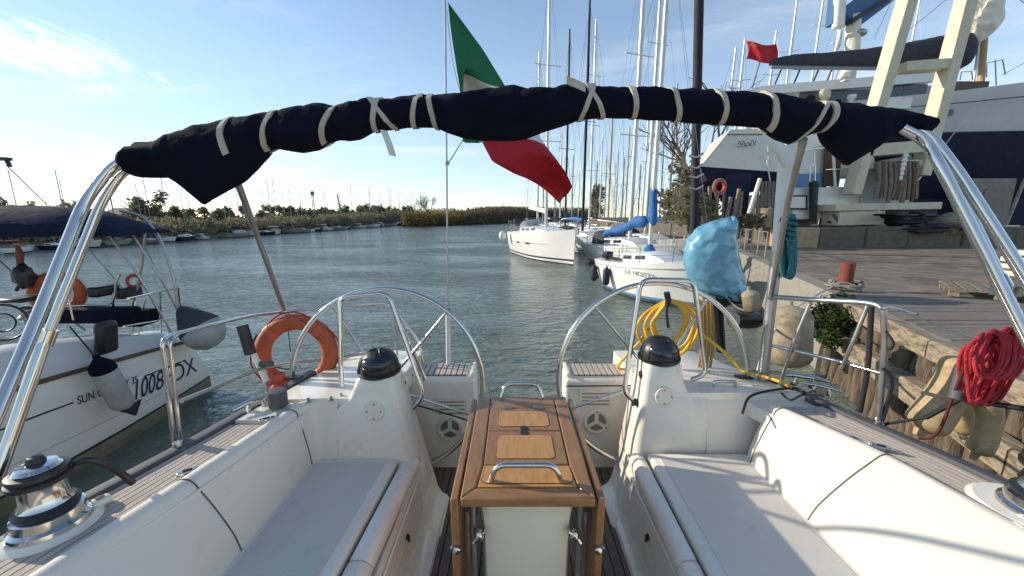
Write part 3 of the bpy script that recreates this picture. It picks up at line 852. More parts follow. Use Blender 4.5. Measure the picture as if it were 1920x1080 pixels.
# mitred near rail, far rail, side boards
tpiece('end_board', 0, 0, 0, 0, M['varnish_x'], poly=[(L_, TY0), (R_, TY0), (R_ - .045, TY0 + .048), (L_ + .045, TY0 + .048)], z0=TABLE - .034, bev=.006)
tpiece('side_board', 0, 0, 0, 0, M['varnish'], poly=[(L_, TY0 + .002), (L_ + .045, TY0 + .05), (L_ + sb * .62, TY0 + .16), (L_ + sb * .62, TY1), (L_, TY1)], z0=TABLE - .034, bev=.006)
tpiece('side_board', 0, 0, 0, 0, M['varnish'], poly=[(R_, TY0 + .002), (R_, TY1), (R_ - sb * .62, TY1), (R_ - sb * .62, TY0 + .16), (R_ - .045, TY0 + .05)], z0=TABLE - .034, bev=.006)
tpiece('end_panel', 0, 0, 0, 0, M['veneer'], poly=[(L_ + .05, TY0 + .052), (R_ - .05, TY0 + .052), (R_ - sb * .62 - .003, TY0 + .158), (L_ + sb * .62 + .003, TY0 + .158)], bev=.002)
tpiece('far_board', L_ + sb * .62 + .003, R_ - sb * .62 - .003, TY1 - .115, TY1 - .001, M['varnish_x'])
yA, yB, yC = TY0 + .163, TY0 + .375, TY1 - .118
for (a, b, notch) in ((yA, yB - .002, 1), (yB + .002, yC, -1)):
    lx, rx = L_ + sb * .62 + .004, R_ - sb * .62 - .004
    fo = tpiece('locker_lid', lx, rx, a, b, M['varnish'], z1=TABLE + .001)
    ins = .042
    y0_, y1_ = a + (.03 if notch > 0 else .028), b - (.032 if notch > 0 else .03)
    p = MB(); poly = []
    x0_, x1_ = lx + ins, rx - ins; rr = .018
    for cxx, cyy, s0 in ((x1_ - rr, y1_ - rr, 0), (x0_ + rr, y1_ - rr, 90), (x0_ + rr, y0_ + rr, 180), (x1_ - rr, y0_ + rr, 270)):
        for k in range(4): aa = R(s0 + 30 * k); poly.append(Vector((cxx + rr * math.cos(aa), cyy + rr * math.sin(aa), TABLE - .001)))
    o_ = [Vector((v.x + (.0022 if v.x > TX else -.0022), v.y + (.0022 if v.y > (y0_ + y1_) / 2 else -.0022), TABLE - .001)) for v in poly]
    p.prism(o_, (0, 0, .0028)); p.build('inlay_line', M['inlay'], tab, smooth=0)
    p = MB(); p.prism(poly, (0, 0, .0040)); p.build('veneer_panel', M['veneer'], tab, bevel=.0008)
    h = MB(); yy = (b - .017) if notch > 0 else (a + .014)
    h.lathe([(.017, 0), (.017, .0030), (.001, .0030)], (TX, yy, TABLE + .001), n=20); ho = h.build('finger_hole', M['caulk'], tab)
for x, y in ((TX - .07, TY1 - .118), (TX + .07, TY1 - .118)):
    p = MB(); p.box((x, y, TABLE + .003), (.042, .024, .005)); p.tube([(x - .022, y, TABLE + .006), (x + .022, y, TABLE + .006)], .005, n=8); p.build('hinge', M['steeldull'], tab, bevel=.001)
# inset oval on the near panel
p = MB(); poly = []
for cxx, s0 in ((TX + .125, -90), (TX - .125, 90)):
    for k in range(9): aa = R(s0 + 22.5 * k); poly.append(Vector((cxx + .030 * math.cos(aa), TY0 + .088 + .024 * math.sin(aa), TABLE - .002)))
p.prism(poly, (0, 0, .0032)); p.build('inlay_line', M['inlay'], tab, smooth=0)
p = MB(); c_ = Vector((TX, TY0 + .088, 0))
p.prism([Vector((c_.x + (v.x - c_.x) * .985, c_.y + (v.y - c_.y) * .93, TABLE - .002)) for v in poly], (0, 0, .0045)); p.build('veneer_panel', M['veneer'], tab, smooth=0)
# grab handles at both ends
for yy, x0, x1, hh, lean in ((TY0 + .075, TX - .125, TX + .115, .062, .0), (TY1 - .008, TX - .105, TX + .10, .060, .02)):
    p = MB(); p.tube(fillet([(x0, yy, TABLE - .01), (x0 + .022, yy + lean, TABLE + hh), (x1 - .022, yy + lean, TABLE + hh), (x1, yy, TABLE - .01)], .06, 7), .0098, n=10)
    p.build('grab_handle', M['steel'], tab, smooth=60)
# drop leaves hanging at the sides, with brackets
for s_ in (-1, 1):
    x = TX + s_ * (TW + .020)
    zt, zb = TABLE - .008, TABLE - .46
    p = MB(); p.hexa([Vector((x - .012, TY0 + .005, zt)), Vector((x + .012, TY0 + .005, zt)), Vector((x + .012, TY1 - .01, zt)), Vector((x - .012, TY1 - .01, zt))], [Vector((x - .012 + s_ * .004, TY0 + .03, zb)), Vector((x + .012 + s_ * .004, TY0 + .03, zb)), Vector((x + .012 + s_ * .004, TY1 - .03, zb)), Vector((x - .012 + s_ * .004, TY1 - .03, zb))])
    lf = p.build('drop_leaf', M['varnish'], tab, bevel=.004)
    p = MB(); p.lathe([(.011, 0), (.013, .004), (.013, .012), (.006, .016)], (x - s_ * .004, TY0 + .012, TABLE - .195), n=12, axis=(0, -1, 0)); p.box((x, TY0 + .010, TABLE - .195), (.036, .012, .012)); p.build('leaf_hinge', M['steel'], lf)
# moulded base
p = MB(); rg = []
for z, hw, ya, cc in ((SOLE - .01, .150, 1.105, .05), (1.3, .152, 1.10, .05), (1.55, .155, 1.092, .05), (1.70, .157, 1.082, .045), (1.765, .161, 1.075, .035), (1.785, .172, 1.065, .02), (1.806, .175, 1.06, .012)):
    yb = TY1 - .06
    rg.append([Vector((TX + sx, yy, z)) for sx, yy in ((-hw + cc, ya), (-hw + cc * .3, ya + cc * .3), (-hw, ya + cc), (-hw, yb), (hw, yb), (hw, ya + cc), (hw - cc * .3, ya + cc * .3), (hw - cc, ya))])
p.loft(rg, closed=True, cap=True)
p.build('table_base', M['tablebase'], tab, smooth=40)
for s_ in (-1, 1):
    x = TX + s_ * .160
    p = MB(); p.tube([(x + s_ * .02, 1.095, SOLE), (x + s_ * .02, 1.095, TABLE - .05)], .008, n=8)
    p.tube([(x + s_ * .042, 1.11, SOLE), (x + s_ * .042, 1.11, TABLE - .12)], .010, n=8)
    p.build('leaf_strut', M['steeldull'], tab)
    p = MB(); p.ball((x, 1.075, 1.655), (.016, .016, .022)); p.tube([(x - s_ * .022, 1.07, 1.675), (x + s_ * .005, 1.07, 1.655), (x + s_ * .018, 1.07, 1.632)], [.008, .006, .009], n=8); p.tube([(x, 1.075, 1.655), (x, 1.10, 1.655)], .006)
    p.build('turn_catch', M['steel'], tab)

# ---- bimini: bundle of navy canvas rolled round the hoop
BY = 1.30
PROF = [(222, 303, 314), (232, 293, 322), (245, 278, 330), (258, 266, 333), (285, 262, 333), (318, 258, 333), (334, 252, 347), (352, 248, 366), (372, 243, 386), (392, 238, 374), (415, 231, 361), (438, 225, 349), (452, 221, 341), (470, 217, 323), (485, 214, 303), (498, 213, 285), (512, 212, 279), (530, 210, 282), (560, 200, 287), (590, 195, 283), (612, 194, 268), (632, 197, 262), (650, 192, 264), (672, 186, 261), (695, 182, 249), (712, 184, 246), (735, 184, 244), (760, 181, 240), (790, 179, 239), (815, 178, 239), (835, 176, 248), (870, 172, 260), (905, 169, 264), (950, 165, 265), (985, 163, 262), (1020, 162, 247), (1055, 160, 236), (1085, 161, 226), (1105, 164, 224), (1135, 164, 222), (1165, 161, 222), (1186, 162, 221), (1220, 162, 225), (1256, 166, 226), (1300, 167, 231), (1343, 170, 234), (1390, 172, 236), (1432, 175, 239), (1450, 175, 252), (1470, 178, 265), (1487, 181, 271), (1505, 187, 262), (1525, 190, 252), (1545, 191, 246), (1560, 191, 270), (1578, 194, 294), (1596, 197, 312), (1615, 200, 298), (1640, 203, 281), (1668, 206, 262), (1690, 208, 256), (1708, 210, 258), (1725, 212, 262), (1738, 218, 258), (1746, 228, 248)]
def bprof(px):
    return interp(px, [(a, b) for a, b, c in PROF]), interp(px, [(a, c) for a, b, c in PROF])
def bpoint(px, ang, off=0.0, fine=1):
    """ang 0 = top, 90 = towards the camera, 180 = bottom"""
    t, b = bprof(px)
    zt, zb = P(px, t, BY).z, P(px, b, BY).z
    x = P(px, (t + b) / 2, BY).x
    h = (zt - zb) / 2; core = min(h, .070)
    ca, sa = math.cos(ang), math.sin(ang)
    # round core hugging the top, thin cloth hanging below
    z = zt - core + core * ca if ca > 0 else zt - core + (2 * h - core) * ca
    wdt = core if ca > -.05 else core * max(.16, (1 - (max(0, -ca)) ** 1.5 * (1 - core / (2 * h - core) * .98)))
    y = -sa * wdt
    q = Vector((x, BY + y, z))
    wv = noise.noise(Vector((px * .012, math.cos(ang) * 1.3, math.sin(ang) * 1.3 + 3))) * .010 + noise.noise(Vector((px * .045, math.cos(ang) * 2.2, math.sin(ang) * 2.2 + 9))) * .0035 * fine + .003 * math.sin(px * .035 + ang * 3) - .006 * fine * max(0, .22 - abs(noise.noise(Vector((px * .016 + ang * .5, ang * 1.1 if ang < math.pi else (2 * math.pi - ang) * 1.1, 5))))) / .22 * (1 if .2 < ang < 2.6 else .3) + .002 * fine * noise.noise(Vector((px * .12, ang * 4, 7)))
    return q + Vector((0, -sa, ca)) * (wv * (1 if ca > -.7 else .25) + off)
mb = MB(); rg = []
pxs = [PROF[0][0] + i * (PROF[-1][0] - PROF[0][0]) / 300 for i in range(301)]
NB = 28
for px in pxs:
    ring = []
    for j in range(NB):
        a = 2 * math.pi * j / NB
        q = bpoint(px, a)
        ring.append(q)
    rg.append(ring)
mb.loft(rg, closed=True, cap=True)
canvas = mb.build('bimini_canvas', M['navy'], yacht, smooth=70)
def strap(xt, xb_, a0=-170, a1=170, wd=.0085, m='webbing'):
    mb = MB(); rg = []
    n = 30
    for i in range(n + 1):
        a = R(lerp(a0, a1, i / n)); f = (1 - math.cos(a)) / 2
        px = lerp(xt, xb_, f)
        dpx = wd / (BY / .98 / FPX)
        rg.append([bpoint(px - dpx, a, -.004, 0), bpoint(px - dpx, a, .0040, 0), bpoint(px + dpx, a, .0040, 0), bpoint(px + dpx, a, -.004, 0)])
    mb.loft(rg, closed=True, cap=True)
    return mb.build('strap', M[m], canvas, smooth=40)
strap(443, 448, -60, 112)
for a, b in ((528, 502), (642, 608), (716, 705), (697, 742), (790, 776), (808, 817), (1110, 1088), (1095, 1131), (1176, 1189), (1250, 1270), (1335, 1352), (1427, 1442), (1545, 1541), (1541, 1490)):
    strap(a, b)
mb = MB(); pts = [P(1098, 165, 1.22), P(1085, 158, 1.20), P(1062, 149, 1.19)]
mb.loft([[p + Vector((0, -.001, .010)), p + Vector((0, .003, .010)), p + Vector((0, .003, -.012)), p + Vector((0, -.001, -.012))] for p in pts], closed=True, cap=True); mb.build('strap_tail', M['webbing'], canvas)
mb = MB(); pts = [P(719, 244, 1.26), P(726, 262, 1.25), P(731, 275, 1.24), P(736, 292, 1.245)]
mb.loft([[p + Vector((-.011, 0, .002)), p + Vector((-.011, .004, .002)), p + Vector((.011, .004, -.002)), p + Vector((.011, 0, -.002))] for p in pts], closed=True, cap=True); mb.build('strap_tail', M['webwhite'], canvas)
# frame tubes
def yt(name, pts, r, m='steel', parent=None, n=12, fil=.10):
    mb = MB(); mb.tube(fillet([P(*p) for p in pts], fil, 8), r, n=n)
    return mb.build(name, M[m], parent or yacht, smooth=60)
fr = yt('bimini_frame', [(300, 290, 1.30), (222, 300, 1.28), (160, 372, 1.22), (70, 600, 1.02), (-60, 900, .78)], .0155)
yt('frame_tube', [(300, 300, 1.33), (233, 316, 1.30), (188, 382, 1.26), (88, 632, 1.10)], .0125, parent=fr)
yt('frame_tube', [(88, 625, 1.10), (10, 850, .965), (-40, 985, .89)], .0165, parent=fr)
mb = MB(); mb.tube([P(92, 618, 1.105), P(80, 648, 1.09)], .022, n=12); mb.build('frame_clamp', M['steel'], fr)
fr2 = yt('bimini_frame', [(1690, 235, 1.30), (1742, 252, 1.28), (1795, 320, 1.22), (1935, 540, 1.06), (2080, 790, .90)], .0155)
yt('frame_tube', [(1690, 240, 1.27), (1735, 262, 1.25), (1765, 315, 1.20), (1888, 560, 1.05), (2010, 800, .90)], .0155, parent=fr2)
yt('frame_tube', [(1742, 258, 1.33), (1778, 308, 1.30), (1884, 532, 1.16)], .0105, parent=fr2)
mb = MB(); mb.tube([P(1876, 520, 1.15), P(1890, 548, 1.10)], .017, n=12); mb.box(P(1886, 545, 1.10), (.05, .04, .03)); mb.build('frame_clamp', M['steel'], fr2)
yt('bimini_strut', [(428, 295, 1.27), (480, 435, 1.70), (534, 586, 2.2)], .0120, m='steeldull')
yt('bimini_strut', [(1506, 262, 1.27), (1478, 372, 1.55), (1445, 560, 1.95)], .0120, m='steeldull')

# ---- pushpit and lifelines
pp = yt('pushpit', [(328, 842, 1.36), (304, 640, 1.345), (318, 629, 1.40), (400, 608, 1.62), (470, 592, 1.92), (536, 584, 2.20), (640, 574, 2.34), (728, 566, 2.36), (786, 640, 2.36), (797, 702, 2.34)], .0085, m='steel', fil=.06)
yt('gate_leg', [(340, 840, 1.37), (318, 640, 1.37), (332, 628, 1.42)], .0075, parent=pp, fil=.04)
yt('mid_rail', [(340, 752, 1.37), (490, 690, 1.95), (560, 680, 2.2), (650, 668, 2.30), (760, 652, 2.34)], .0095, m='steeldull', parent=pp)
mb = MB(); mb.lathe([(.03, 0), (.03, .006), (.018, .012), (.016, .03)], G(335, 842, DECK), n=14); mb.build('stanchion_base', M['steel'], pp)
yt('upright', [(318, 690, 1.95), (320, 700, 1.95)], .003, parent=pp)
yt('upright', [(497, 690, 2.0), (500, 750, 1.95)], .010, parent=pp, m='steeldull')
yt('upright', [(740, 590, 2.36), (745, 665, 2.36), (746, 700, 2.34)], .008, parent=pp, m='steeldull')
pr_ = yt('pushpit', [(1440, 556, 1.95), (1540, 563, 1.80), (1622, 567, 1.62), (1656, 574, 1.55), (1660, 640, 1.53), (1646, 796, 1.52)], .0125, m='steeldull', fil=.06)
yt('mid_rail', [(1448, 648, 1.93), (1560, 674, 1.72), (1652, 700, 1.53)], .0085, m='steel', parent=pr_)
yt('brace', [(1520, 566, 1.84), (1488, 640, 1.84), (1461, 722, 1.86)], .0085, m='steeldull', parent=pr_)
yt('brace', [(1627, 572, 1.61), (1600, 640, 1.62), (1578, 690, 1.66)], .0085, m='steeldull', parent=pr_)
yt('brace', [(1634, 575, 1.60), (1628, 690, 1.58), (1612, 772, 1.58)], .011, m='blackrope', parent=pr_)
mb = MB(); mb.lathe([(.028, 0), (.028, .006), (.017, .012), (.015, .03)], G(1646, 798, DECK), n=14); mb.build('stanchion_base', M['steel'], pr_)
mb = MB(); mb.tube([P(1652, 580, 1.55), P(1672, 575, 1.50), P(1720, 590, 1.42)], .007, n=8); mb.tube([P(1672, 575, 1.50), P(1800, 628, 1.34), P(2000, 700, 1.12)], .0035, n=6); mb.build('lifeline', M['steel'], pr_)
mb = MB(); mb.tube([P(1735, 783, 1.33), P(1800, 748, 1.28), P(2000, 778, 1.08)], .010, n=8); mb.build('lower_lifeline', M['black'], pr_)
mb = MB(); mb.tube([P(1660, 795, 1.5), P(1735, 783, 1.33)], .006, n=6); mb.build('lifeline_lashing', M['blackrope'], pr_)
mb = MB(); mb.tube([P(1812, 676, 1.27), P(1792, 748, 1.25)], .021, n=12); mb.build('foam_grip', M['rubber'], pr_)
mb = MB(); mb.tube(smooth_path([P(1655, 690, 1.52), P(1672, 715, 1.50), P(1660, 770, 1.51), P(1652, 800, 1.50), P(1668, 815, 1.47)], 6), .008, n=6); mb.tube(smooth_path([P(1660, 620, 1.53), P(1674, 640, 1.50), P(1672, 652, 1.5), P(1660, 655, 1.53)], 5), .006, n=6); mb.build('gate_lashing', M['blackrope'], pr_)

# ---- stern pole with white wrapping, right quarter
mb = MB(); mb.tube([P(1430, 712, 1.93), P(1440, 620, 1.95), P(1457, 470, 1.98)], [.026, .026, .027], n=14); pole = mb.build('stern_pole', M['steeldull'], yacht, smooth=60)
mb = MB(); mb.tube([P(1455, 520, 1.975), P(1463, 420, 1.99), P(1472, 310, 2.01), P(1476, 285, 2.01)], [.026, .031, .032, .026], n=14); mb.build('pole_sleeve', M['sail'], pole, smooth=60)
mb = MB(); rg = []
for px, py, hw in ((1432, 236, .012), (1440, 256, .022), (1454, 274, .030), (1470, 292, .036), (1478, 312, .033)):
    c = P(px, py, 2.0); ring = []
    for j in range(14):
        a = 2 * math.pi * j / 14
        rr = hw * (1 + .25 * noise.noise(Vector((px * .05, a * 2, 1))))
        ring.append(c + Vector((math.cos(a) * rr, math.sin(a) * rr * .8, math.sin(a + .6) * rr * .45)))
    rg.append(ring)
mb.loft(rg, closed=True, cap=True); mb.build('pole_cloth', M['sail'], pole, smooth=70)

# ---- winches
def winch(c, k=1.0, handle=False):
    c = Vector(c)
    b = MB(); b.lathe([(.115 * k, 0), (.112 * k, .012), (.10 * k, .02), (.098 * k, .045), (.085 * k, .05)], c, n=28)
    o = b.build('winch', M['steel'], yacht, smooth=30)
    z = c + Vector((0, 0, .05))
    q = MB(); q.lathe([(.088 * k, 0), (.092 * k, .012), (.080 * k, .022)], z, n=28); q.build('skirt_ring', M['black'], o)
    q = MB(); q.lathe([(.078 * k, .02), (.066 * k, .035), (.064 * k, .075), (.072 * k, .09)], z, n=28); q.build('drum', M['steel'], o, smooth=30)
    q = MB(); q.lathe([(.074 * k, .088), (.086 * k, .092), (.088 * k, .104), (.080 * k, .108), (.084 * k, .114), (.082 * k, .124), (.06 * k, .128)], z, n=28); q.build('self_tailer', M['black'], o, smooth=30)
    q = MB(); q.lathe([(.062 * k, .126), (.066 * k, .132), (.055 * k, .142), (.03 * k, .146), (.001, .146)], z, n=24); q.build('winch_cap', M['steel'], o, smooth=30)
    q = MB(); q.lathe([(.024 * k, .140), (.028 * k, .15), (.020 * k, .165), (.001, .168)], z, n=16); q.build('winch_socket', M['black'], o)
    q = MB(); q.tube(smooth_path([z + Vector((.04, .05, .11)), z + Vector((.075, .075, .10)), z + Vector((.095, .12, .02)), z + Vector((.10, .14, -.03))], 4), .010, n=8); q.build('feeder_arm', M['black'], o)
    return o
wl0 = winch((-1.345, .945, DECK + .015), .74)
mb = MB(); mb.lathe([(.105, -.03), (.105, .0), (.09, .015)], (-1.345, .945, DECK), n=28); mb.build('winch_plinth', M['gel'], wl0)
wr0 = winch((1.625, .985, DECK + .01), .9)
mb = MB(); mb.lathe([(.135, -.03), (.135, .0), (.12, .012)], (1.60, 1.0, DECK), n=28); mb.build('winch_plinth', M['gel'], wr0)
# deck organiser / rope clutch aft of the left winch
mb = MB(); c = G(185, 950, DECK)
mb.box(c + Vector((0, 0, .014)), (.036, .062, .028), Matrix.Rotation(R(-28), 3, 'Z')); cl_ = mb.build('line_stopper', M['gel'], yacht, bevel=.011, seg=3)
mb = MB(); c2 = c + Vector((.004, .005, .030))
mb.lathe([(.011, 0), (.011, .001), (.001, .0015)], c2, n=12); mb.build('stopper_hole', M['caulk'], cl_)

# ---- deck hardware: cleats, fairlead, caps, handle, wiring
def cleat(c, ang, k=1.0, m='steel', name='cleat'):
    c = Vector(c); d = Vector((math.cos(R(ang)), math.sin(R(ang)), 0))
    mb = MB()
    mb.tube([c - d * .085 * k + Vector((0, 0, .036 * k)), c - d * .04 * k + Vector((0, 0, .044 * k)), c + d * .04 * k + Vector((0, 0, .044 * k)), c + d * .085 * k + Vector((0, 0, .036 * k))], [.006 * k, .011 * k, .011 * k, .006 * k], n=8)
    for s_ in (-1, 1): mb.tube([c + d * s_ * .032 * k, c + d * s_ * .028 * k + Vector((0, 0, .044 * k))], [.016 * k, .009 * k], n=8)
    return mb.build(name, M[m], yacht, smooth=60)
cleat(G(468, 768, DECK) + Vector((.03, 0, 0)), 60, 1.1)
cleat(G(1505, 724, DECK), -25, 1.25)
cleat(G(1540, 738, DECK), -40, .9)
for px, py in ((578, 753), (621, 750), (640, 744)):
    c = G(px, py, 1.83); mb = MB(); mb.lathe([(.014, 0), (.014, .004), (.007, .007), (.007, .018), (.001, .02)], c, n=12); mb.build('deck_eye', M['steeldull'], yacht)
mb = MB(); a, b = G(1337, 727, 1.834), G(1378, 727, 1.834)
mb.tube(fillet([a, a + Vector((0, 0, .035)), b + Vector((0, 0, .035)), b], .012, 4), .008, n=8); mb.build('deck_handle', M['steel'], yacht, smooth=60)
mb = MB(); c = G(522, 760, 1.83); mb.lathe([(.040, 0), (.042, .05), (.038, .075), (.012, .078)], c, n=18); mb.build('vent_cowl', M['rubber'], yacht)
mb = MB(); q = [P(500, 752, 1.93), P(496, 690, 1.98)]; mb.tube(q, .011, n=8); mb.build('vent_post', M['steeldull'], yacht)
mb = MB(); a = P(488, 683, 1.97); mb.tube([a, a + Vector((.07, 0, .004))], .016, n=10); mb.build('post_head', M['rubber'], yacht)
# small latches set in the teak by the coaming
for px, py, ang in ((352, 884, 38), (500, 786, 33), (1652, 838, -36)):
    c = G(px, py, DECK + .012); mb = MB(); rot = Matrix.Rotation(R(ang), 3, 'Z')
    mb.box(c, (.060, .024, .012), rot); mb.box(c + rot @ Vector((.048, 0, 0)), (.022, .014, .010), rot); o = mb.build('backrest_catch', M['steel'], yacht, bevel=.003)
    mb = MB(); mb.box(c + Vector((0, 0, .0075)), (.026, .008, .003), rot); mb.build('catch_slot', M['black'], o)
# track along the right coaming
mb = MB(); ys = [1.30, 1.40, 1.5, 1.58]; mb.loft([[Vector((cr(y) + .072, y, DECK)), Vector((cr(y) + .072, y, DECK + .011)), Vector((cr(y) + .090, y, DECK + .011)), Vector((cr(y) + .090, y, DECK))] for y in ys], closed=True, cap=True); mb.build('deck_track', M['steel'], yacht)
# flag staff socket is part of the boat; the staff slides into it
mb = MB(); c = P(841, 700, 2.34); mb.lathe([(.020, -.06), (.020, .03), (.017, .035)], c, n=14); mb.build('staff_socket', M['steel'], yacht)
# grab line behind the left wheel, lashed to the table side
mb = MB(); mb.tube(smooth_path([P(770, 757, 1.9), P(800, 765, 1.88), P(845, 778, 1.80), P(884, 791, 1.72)], 5), .0048, n=6); mb.build('wheel_lashing', M['blackrope'], yacht)
mb = MB(); mb.tube([P(1062, 724, 2.13), P(1200, 723, 2.0)], .0045, n=6); mb.build('wheel_lashing', M['blackrope'], yacht)
# wire run over the aft right coaming
mb = MB(); mb.tube(smooth_path([P(1392, 775, 1.60), P(1405, 745, 1.68), P(1440, 733, 1.72), P(1490, 728, 1.74), P(1515, 738, 1.66), P(1545, 742, 1.62)], 6), .006, n=6)
mb.tube(smooth_path([P(1466, 738, 1.70), P(1482, 750, 1.60), P(1500, 742, 1.66), P(1520, 735, 1.7)], 6), .005, n=6); mb.build('mooring_tail', M['blackrope'], yacht)
# ============================================================ loose things on the foreground yacht
# flag staff and flag
mb = MB(); mb.tube([P(841, 702, 2.34), P(840, 600, 2.34), P(840, 582, 2.34)], .0155, n=12)
staff = thing('flagstaff', 'thin steel flagstaff standing on the stern of the foreground yacht', 'flagstaff', P(841, 702, 2.34))
mb.build('staff_foot', M['webwhite'], staff)
mb = MB(); mb.tube([P(840, 582, 2.34), P(837, 250, 2.34), P(834, -60, 2.34)], .0055, n=8); mb.build('staff_tube', M['steeldull'], staff)
mb = MB(); mb.ball(P(840, 582, 2.34), (.018, .018, .014)); mb.build('staff_collar', M['black'], staff)
mb = MB(); mb.tube([P(839, 306, 2.33), P(846, 298, 2.33), P(868, 262, 2.33)], .0035, n=6); mb.torus(P(839, 306, 2.33), (0, 1, 0), .010, .004, n=14, k=6); mb.build('flag_clip', M['steeldull'], staff)
mb = MB(); mb.tube(smooth_path([P(838, 20, 2.33), P(848, 110, 2.33), P(862, 170, 2.34)], 4), .002, n=5); mb.build('halyard', M['steeldull'], staff)
U = [0, .12, .24, .333, .45, .56, .667, .78, .9, 1.0]
# px outlines of the hoist..fly lines, top (v=0) to bottom (v=1)
LN = {0: [(840, 4), (846, 60), (855, 120), (864, 180), (868, 265)],
      .24: [(905, 92), (885, 110), (872, 128), (868, 190), (874, 268)],
      .333: [(950, 166), (915, 158), (866, 140), (872, 200), (898, 268)],
      .5: [(985, 215), (955, 210), (900, 190), (884, 225), (903, 267)],
      .667: [(1022, 272), (995, 262), (950, 258), (918, 262), (904, 266)],
      .8: [(1044, 300), (1018, 290), (990, 295), (955, 310), (922, 302)],
      .9: [(1062, 325), (1046, 320), (1025, 330), (998, 330), (965, 326)],
      1.0: [(1073, 350), (1066, 362), (1055, 372), (1048, 380), (1034, 352)]}
LY = {0: 0, .24: .05, .333: .10, .5: .16, .667: .10, .8: .02, .9: .08, 1.0: .12}
def line_at(u):
    ks = sorted(LN)
    for a, b in zip(ks, ks[1:]):
        if a <= u <= b:
            t = (u - a) / (b - a); t = t * t * (3 - 2 * t) if False else t
            return [(lerp(p[0], q[0], t), lerp(p[1], q[1], t)) for p, q in zip(LN[a], LN[b])], lerp(LY[a], LY[b], t)
NU, NV = 48, 24
vs = []
for i in range(NU + 1):
    u = i / NU; ln, dy = line_at(u)
    sp = smooth_path([Vector((x, y, 0)) for x, y in ln], NV // 4)
    for j in range(NV + 1):
        q = sp[j]; v = j / NV
        yy = 2.34 + dy + .035 * math.sin(u * 13 + v * 3) * min(1, u * 4) + .03 * math.sin(v * 7 + u * 5)
        vs.append(P(q.x, q.y, yy))
fl = MB()
for i in range(NU):
    for j in range(NV):
        fl.mi = 0 if (i + .5) / NU < .333 else (1 if (i + .5) / NU < .667 else 2)
        fl.f.append((i * (NV + 1) + j, (i + 1) * (NV + 1) + j, (i + 1) * (NV + 1) + j + 1, i * (NV + 1) + j + 1)); fl.m.append(fl.mi)
fl.v = vs
fo = fl.build('flag', [M['green'], M['white'], M['red']], None, smooth=80, solid=.002)
tag(fo, 'large green, white and red flag twisted behind the rolled navy bimini', 'flag')

# lifebuoy
lc = P(556, 664, 2.12); lax = Vector((.10, -1, .16)).normalized()
lb = thing('lifebuoy', 'orange ring lifebuoy hanging on the stern rail behind the left steering wheel', 'lifebuoy', lc - Vector((0, 0, .25)))
mb = MB(); mb.torus(lc, lax, .193, .047, n=48, k=14, tz=.036); mb.build('ring', M['orange'], lb, smooth=60)
u_ = Vector((1, .1, 0)).normalized(); w_ = lax.cross(u_).normalized()
if w_.z < 0: w_ = -w_
mb = MB(); pts = []
for i in range(33):
    a = 2 * math.pi * i / 32; rr = .243 + (.014 * math.sin(a * 4 + .8) if True else 0)
    pts.append(lc + (u_ * math.cos(a) + w_ * math.sin(a)) * rr + lax * .01)
mb.tube(pts, .005, n=6); mb.build('grab_line', M['redrope'], lb)
for a in (45, 135, 225, 315):
    d = u_ * math.cos(R(a)) + w_ * math.sin(R(a))
    mb = MB(); t_ = lax.cross(d)
    mb.loft([[lc + d * (.193 + .050 * math.cos(k * math.pi / 6)) + lax * .039 * math.sin(k * math.pi / 6) + t_ * s for s in (-.02, .02)] for k in range(13)], closed=False); mb.build('band', M['pinkred'], lb, smooth=60)
mb = MB(); mb.tube([P(536, 590, 2.19), P(500, 632, 2.10)], .003, n=5); mb.tube([P(540, 588, 2.19), P(573, 605, 2.10)], .003, n=5); mb.tube([P(537, 588, 2.19), P(545, 660, 2.08)], .0025, n=5); mb.build('lashing', M['blackrope'], lb)
lt = thing('rescue_light', 'small yellow floating rescue light with red cap inside the orange lifebuoy', 'rescue light', P(560, 738, 2.04))
mb = MB(); c = P(560, 735, 2.04); mb.lathe([(.012, 0), (.040, .006), (.044, .02), (.034, .035), (.024, .06), (.022, .11), (.012, .12)], c, n=18, axis=(-.15, -.1, 1)); mb.build('float_body', M['yellow'], lt)
mb = MB(); c = P(532, 700, 2.05); mb.lathe([(.010, 0), (.022, .01), (.022, .05), (.014, .07)], c, n=14, axis=(-.6, 0, -.5)); mb.ball(P(520, 728, 2.05), (.035, .03, .035)); mb.build('lamp_cap', M['pinkred'], lt)
mb = MB(); mb.tube(smooth_path([P(517, 688, 2.06), P(535, 692, 2.05), P(556, 690, 2.04)], 4), .004, n=5); mb.build('tether', M['blackrope'], lt)
# handheld pole-mounted bracket at the rail
bk = thing('danbuoy_lamp', 'black lamp on a pale pole clipped to the rail left of the lifebuoy', 'lamp', P(490, 752, 1.96))
mb = MB(); mb.tube([P(452, 612, 2.0), P(476, 665, 1.98), P(500, 715, 1.96)], .0155, n=10); mb.build('lamp_pole', M['webwhite'], bk)
mb = MB(); mb.tube([P(454, 610, 1.99), P(470, 664, 1.975)], .029, n=12); mb.build('lamp_body', M['black'], bk)
mb = MB(); mb.tube(fillet([P(470, 655, 1.96), P(478, 634, 1.95), P(482, 628, 1.95)], .01, 3), .006, n=6); mb.build('clip', M['black'], bk)

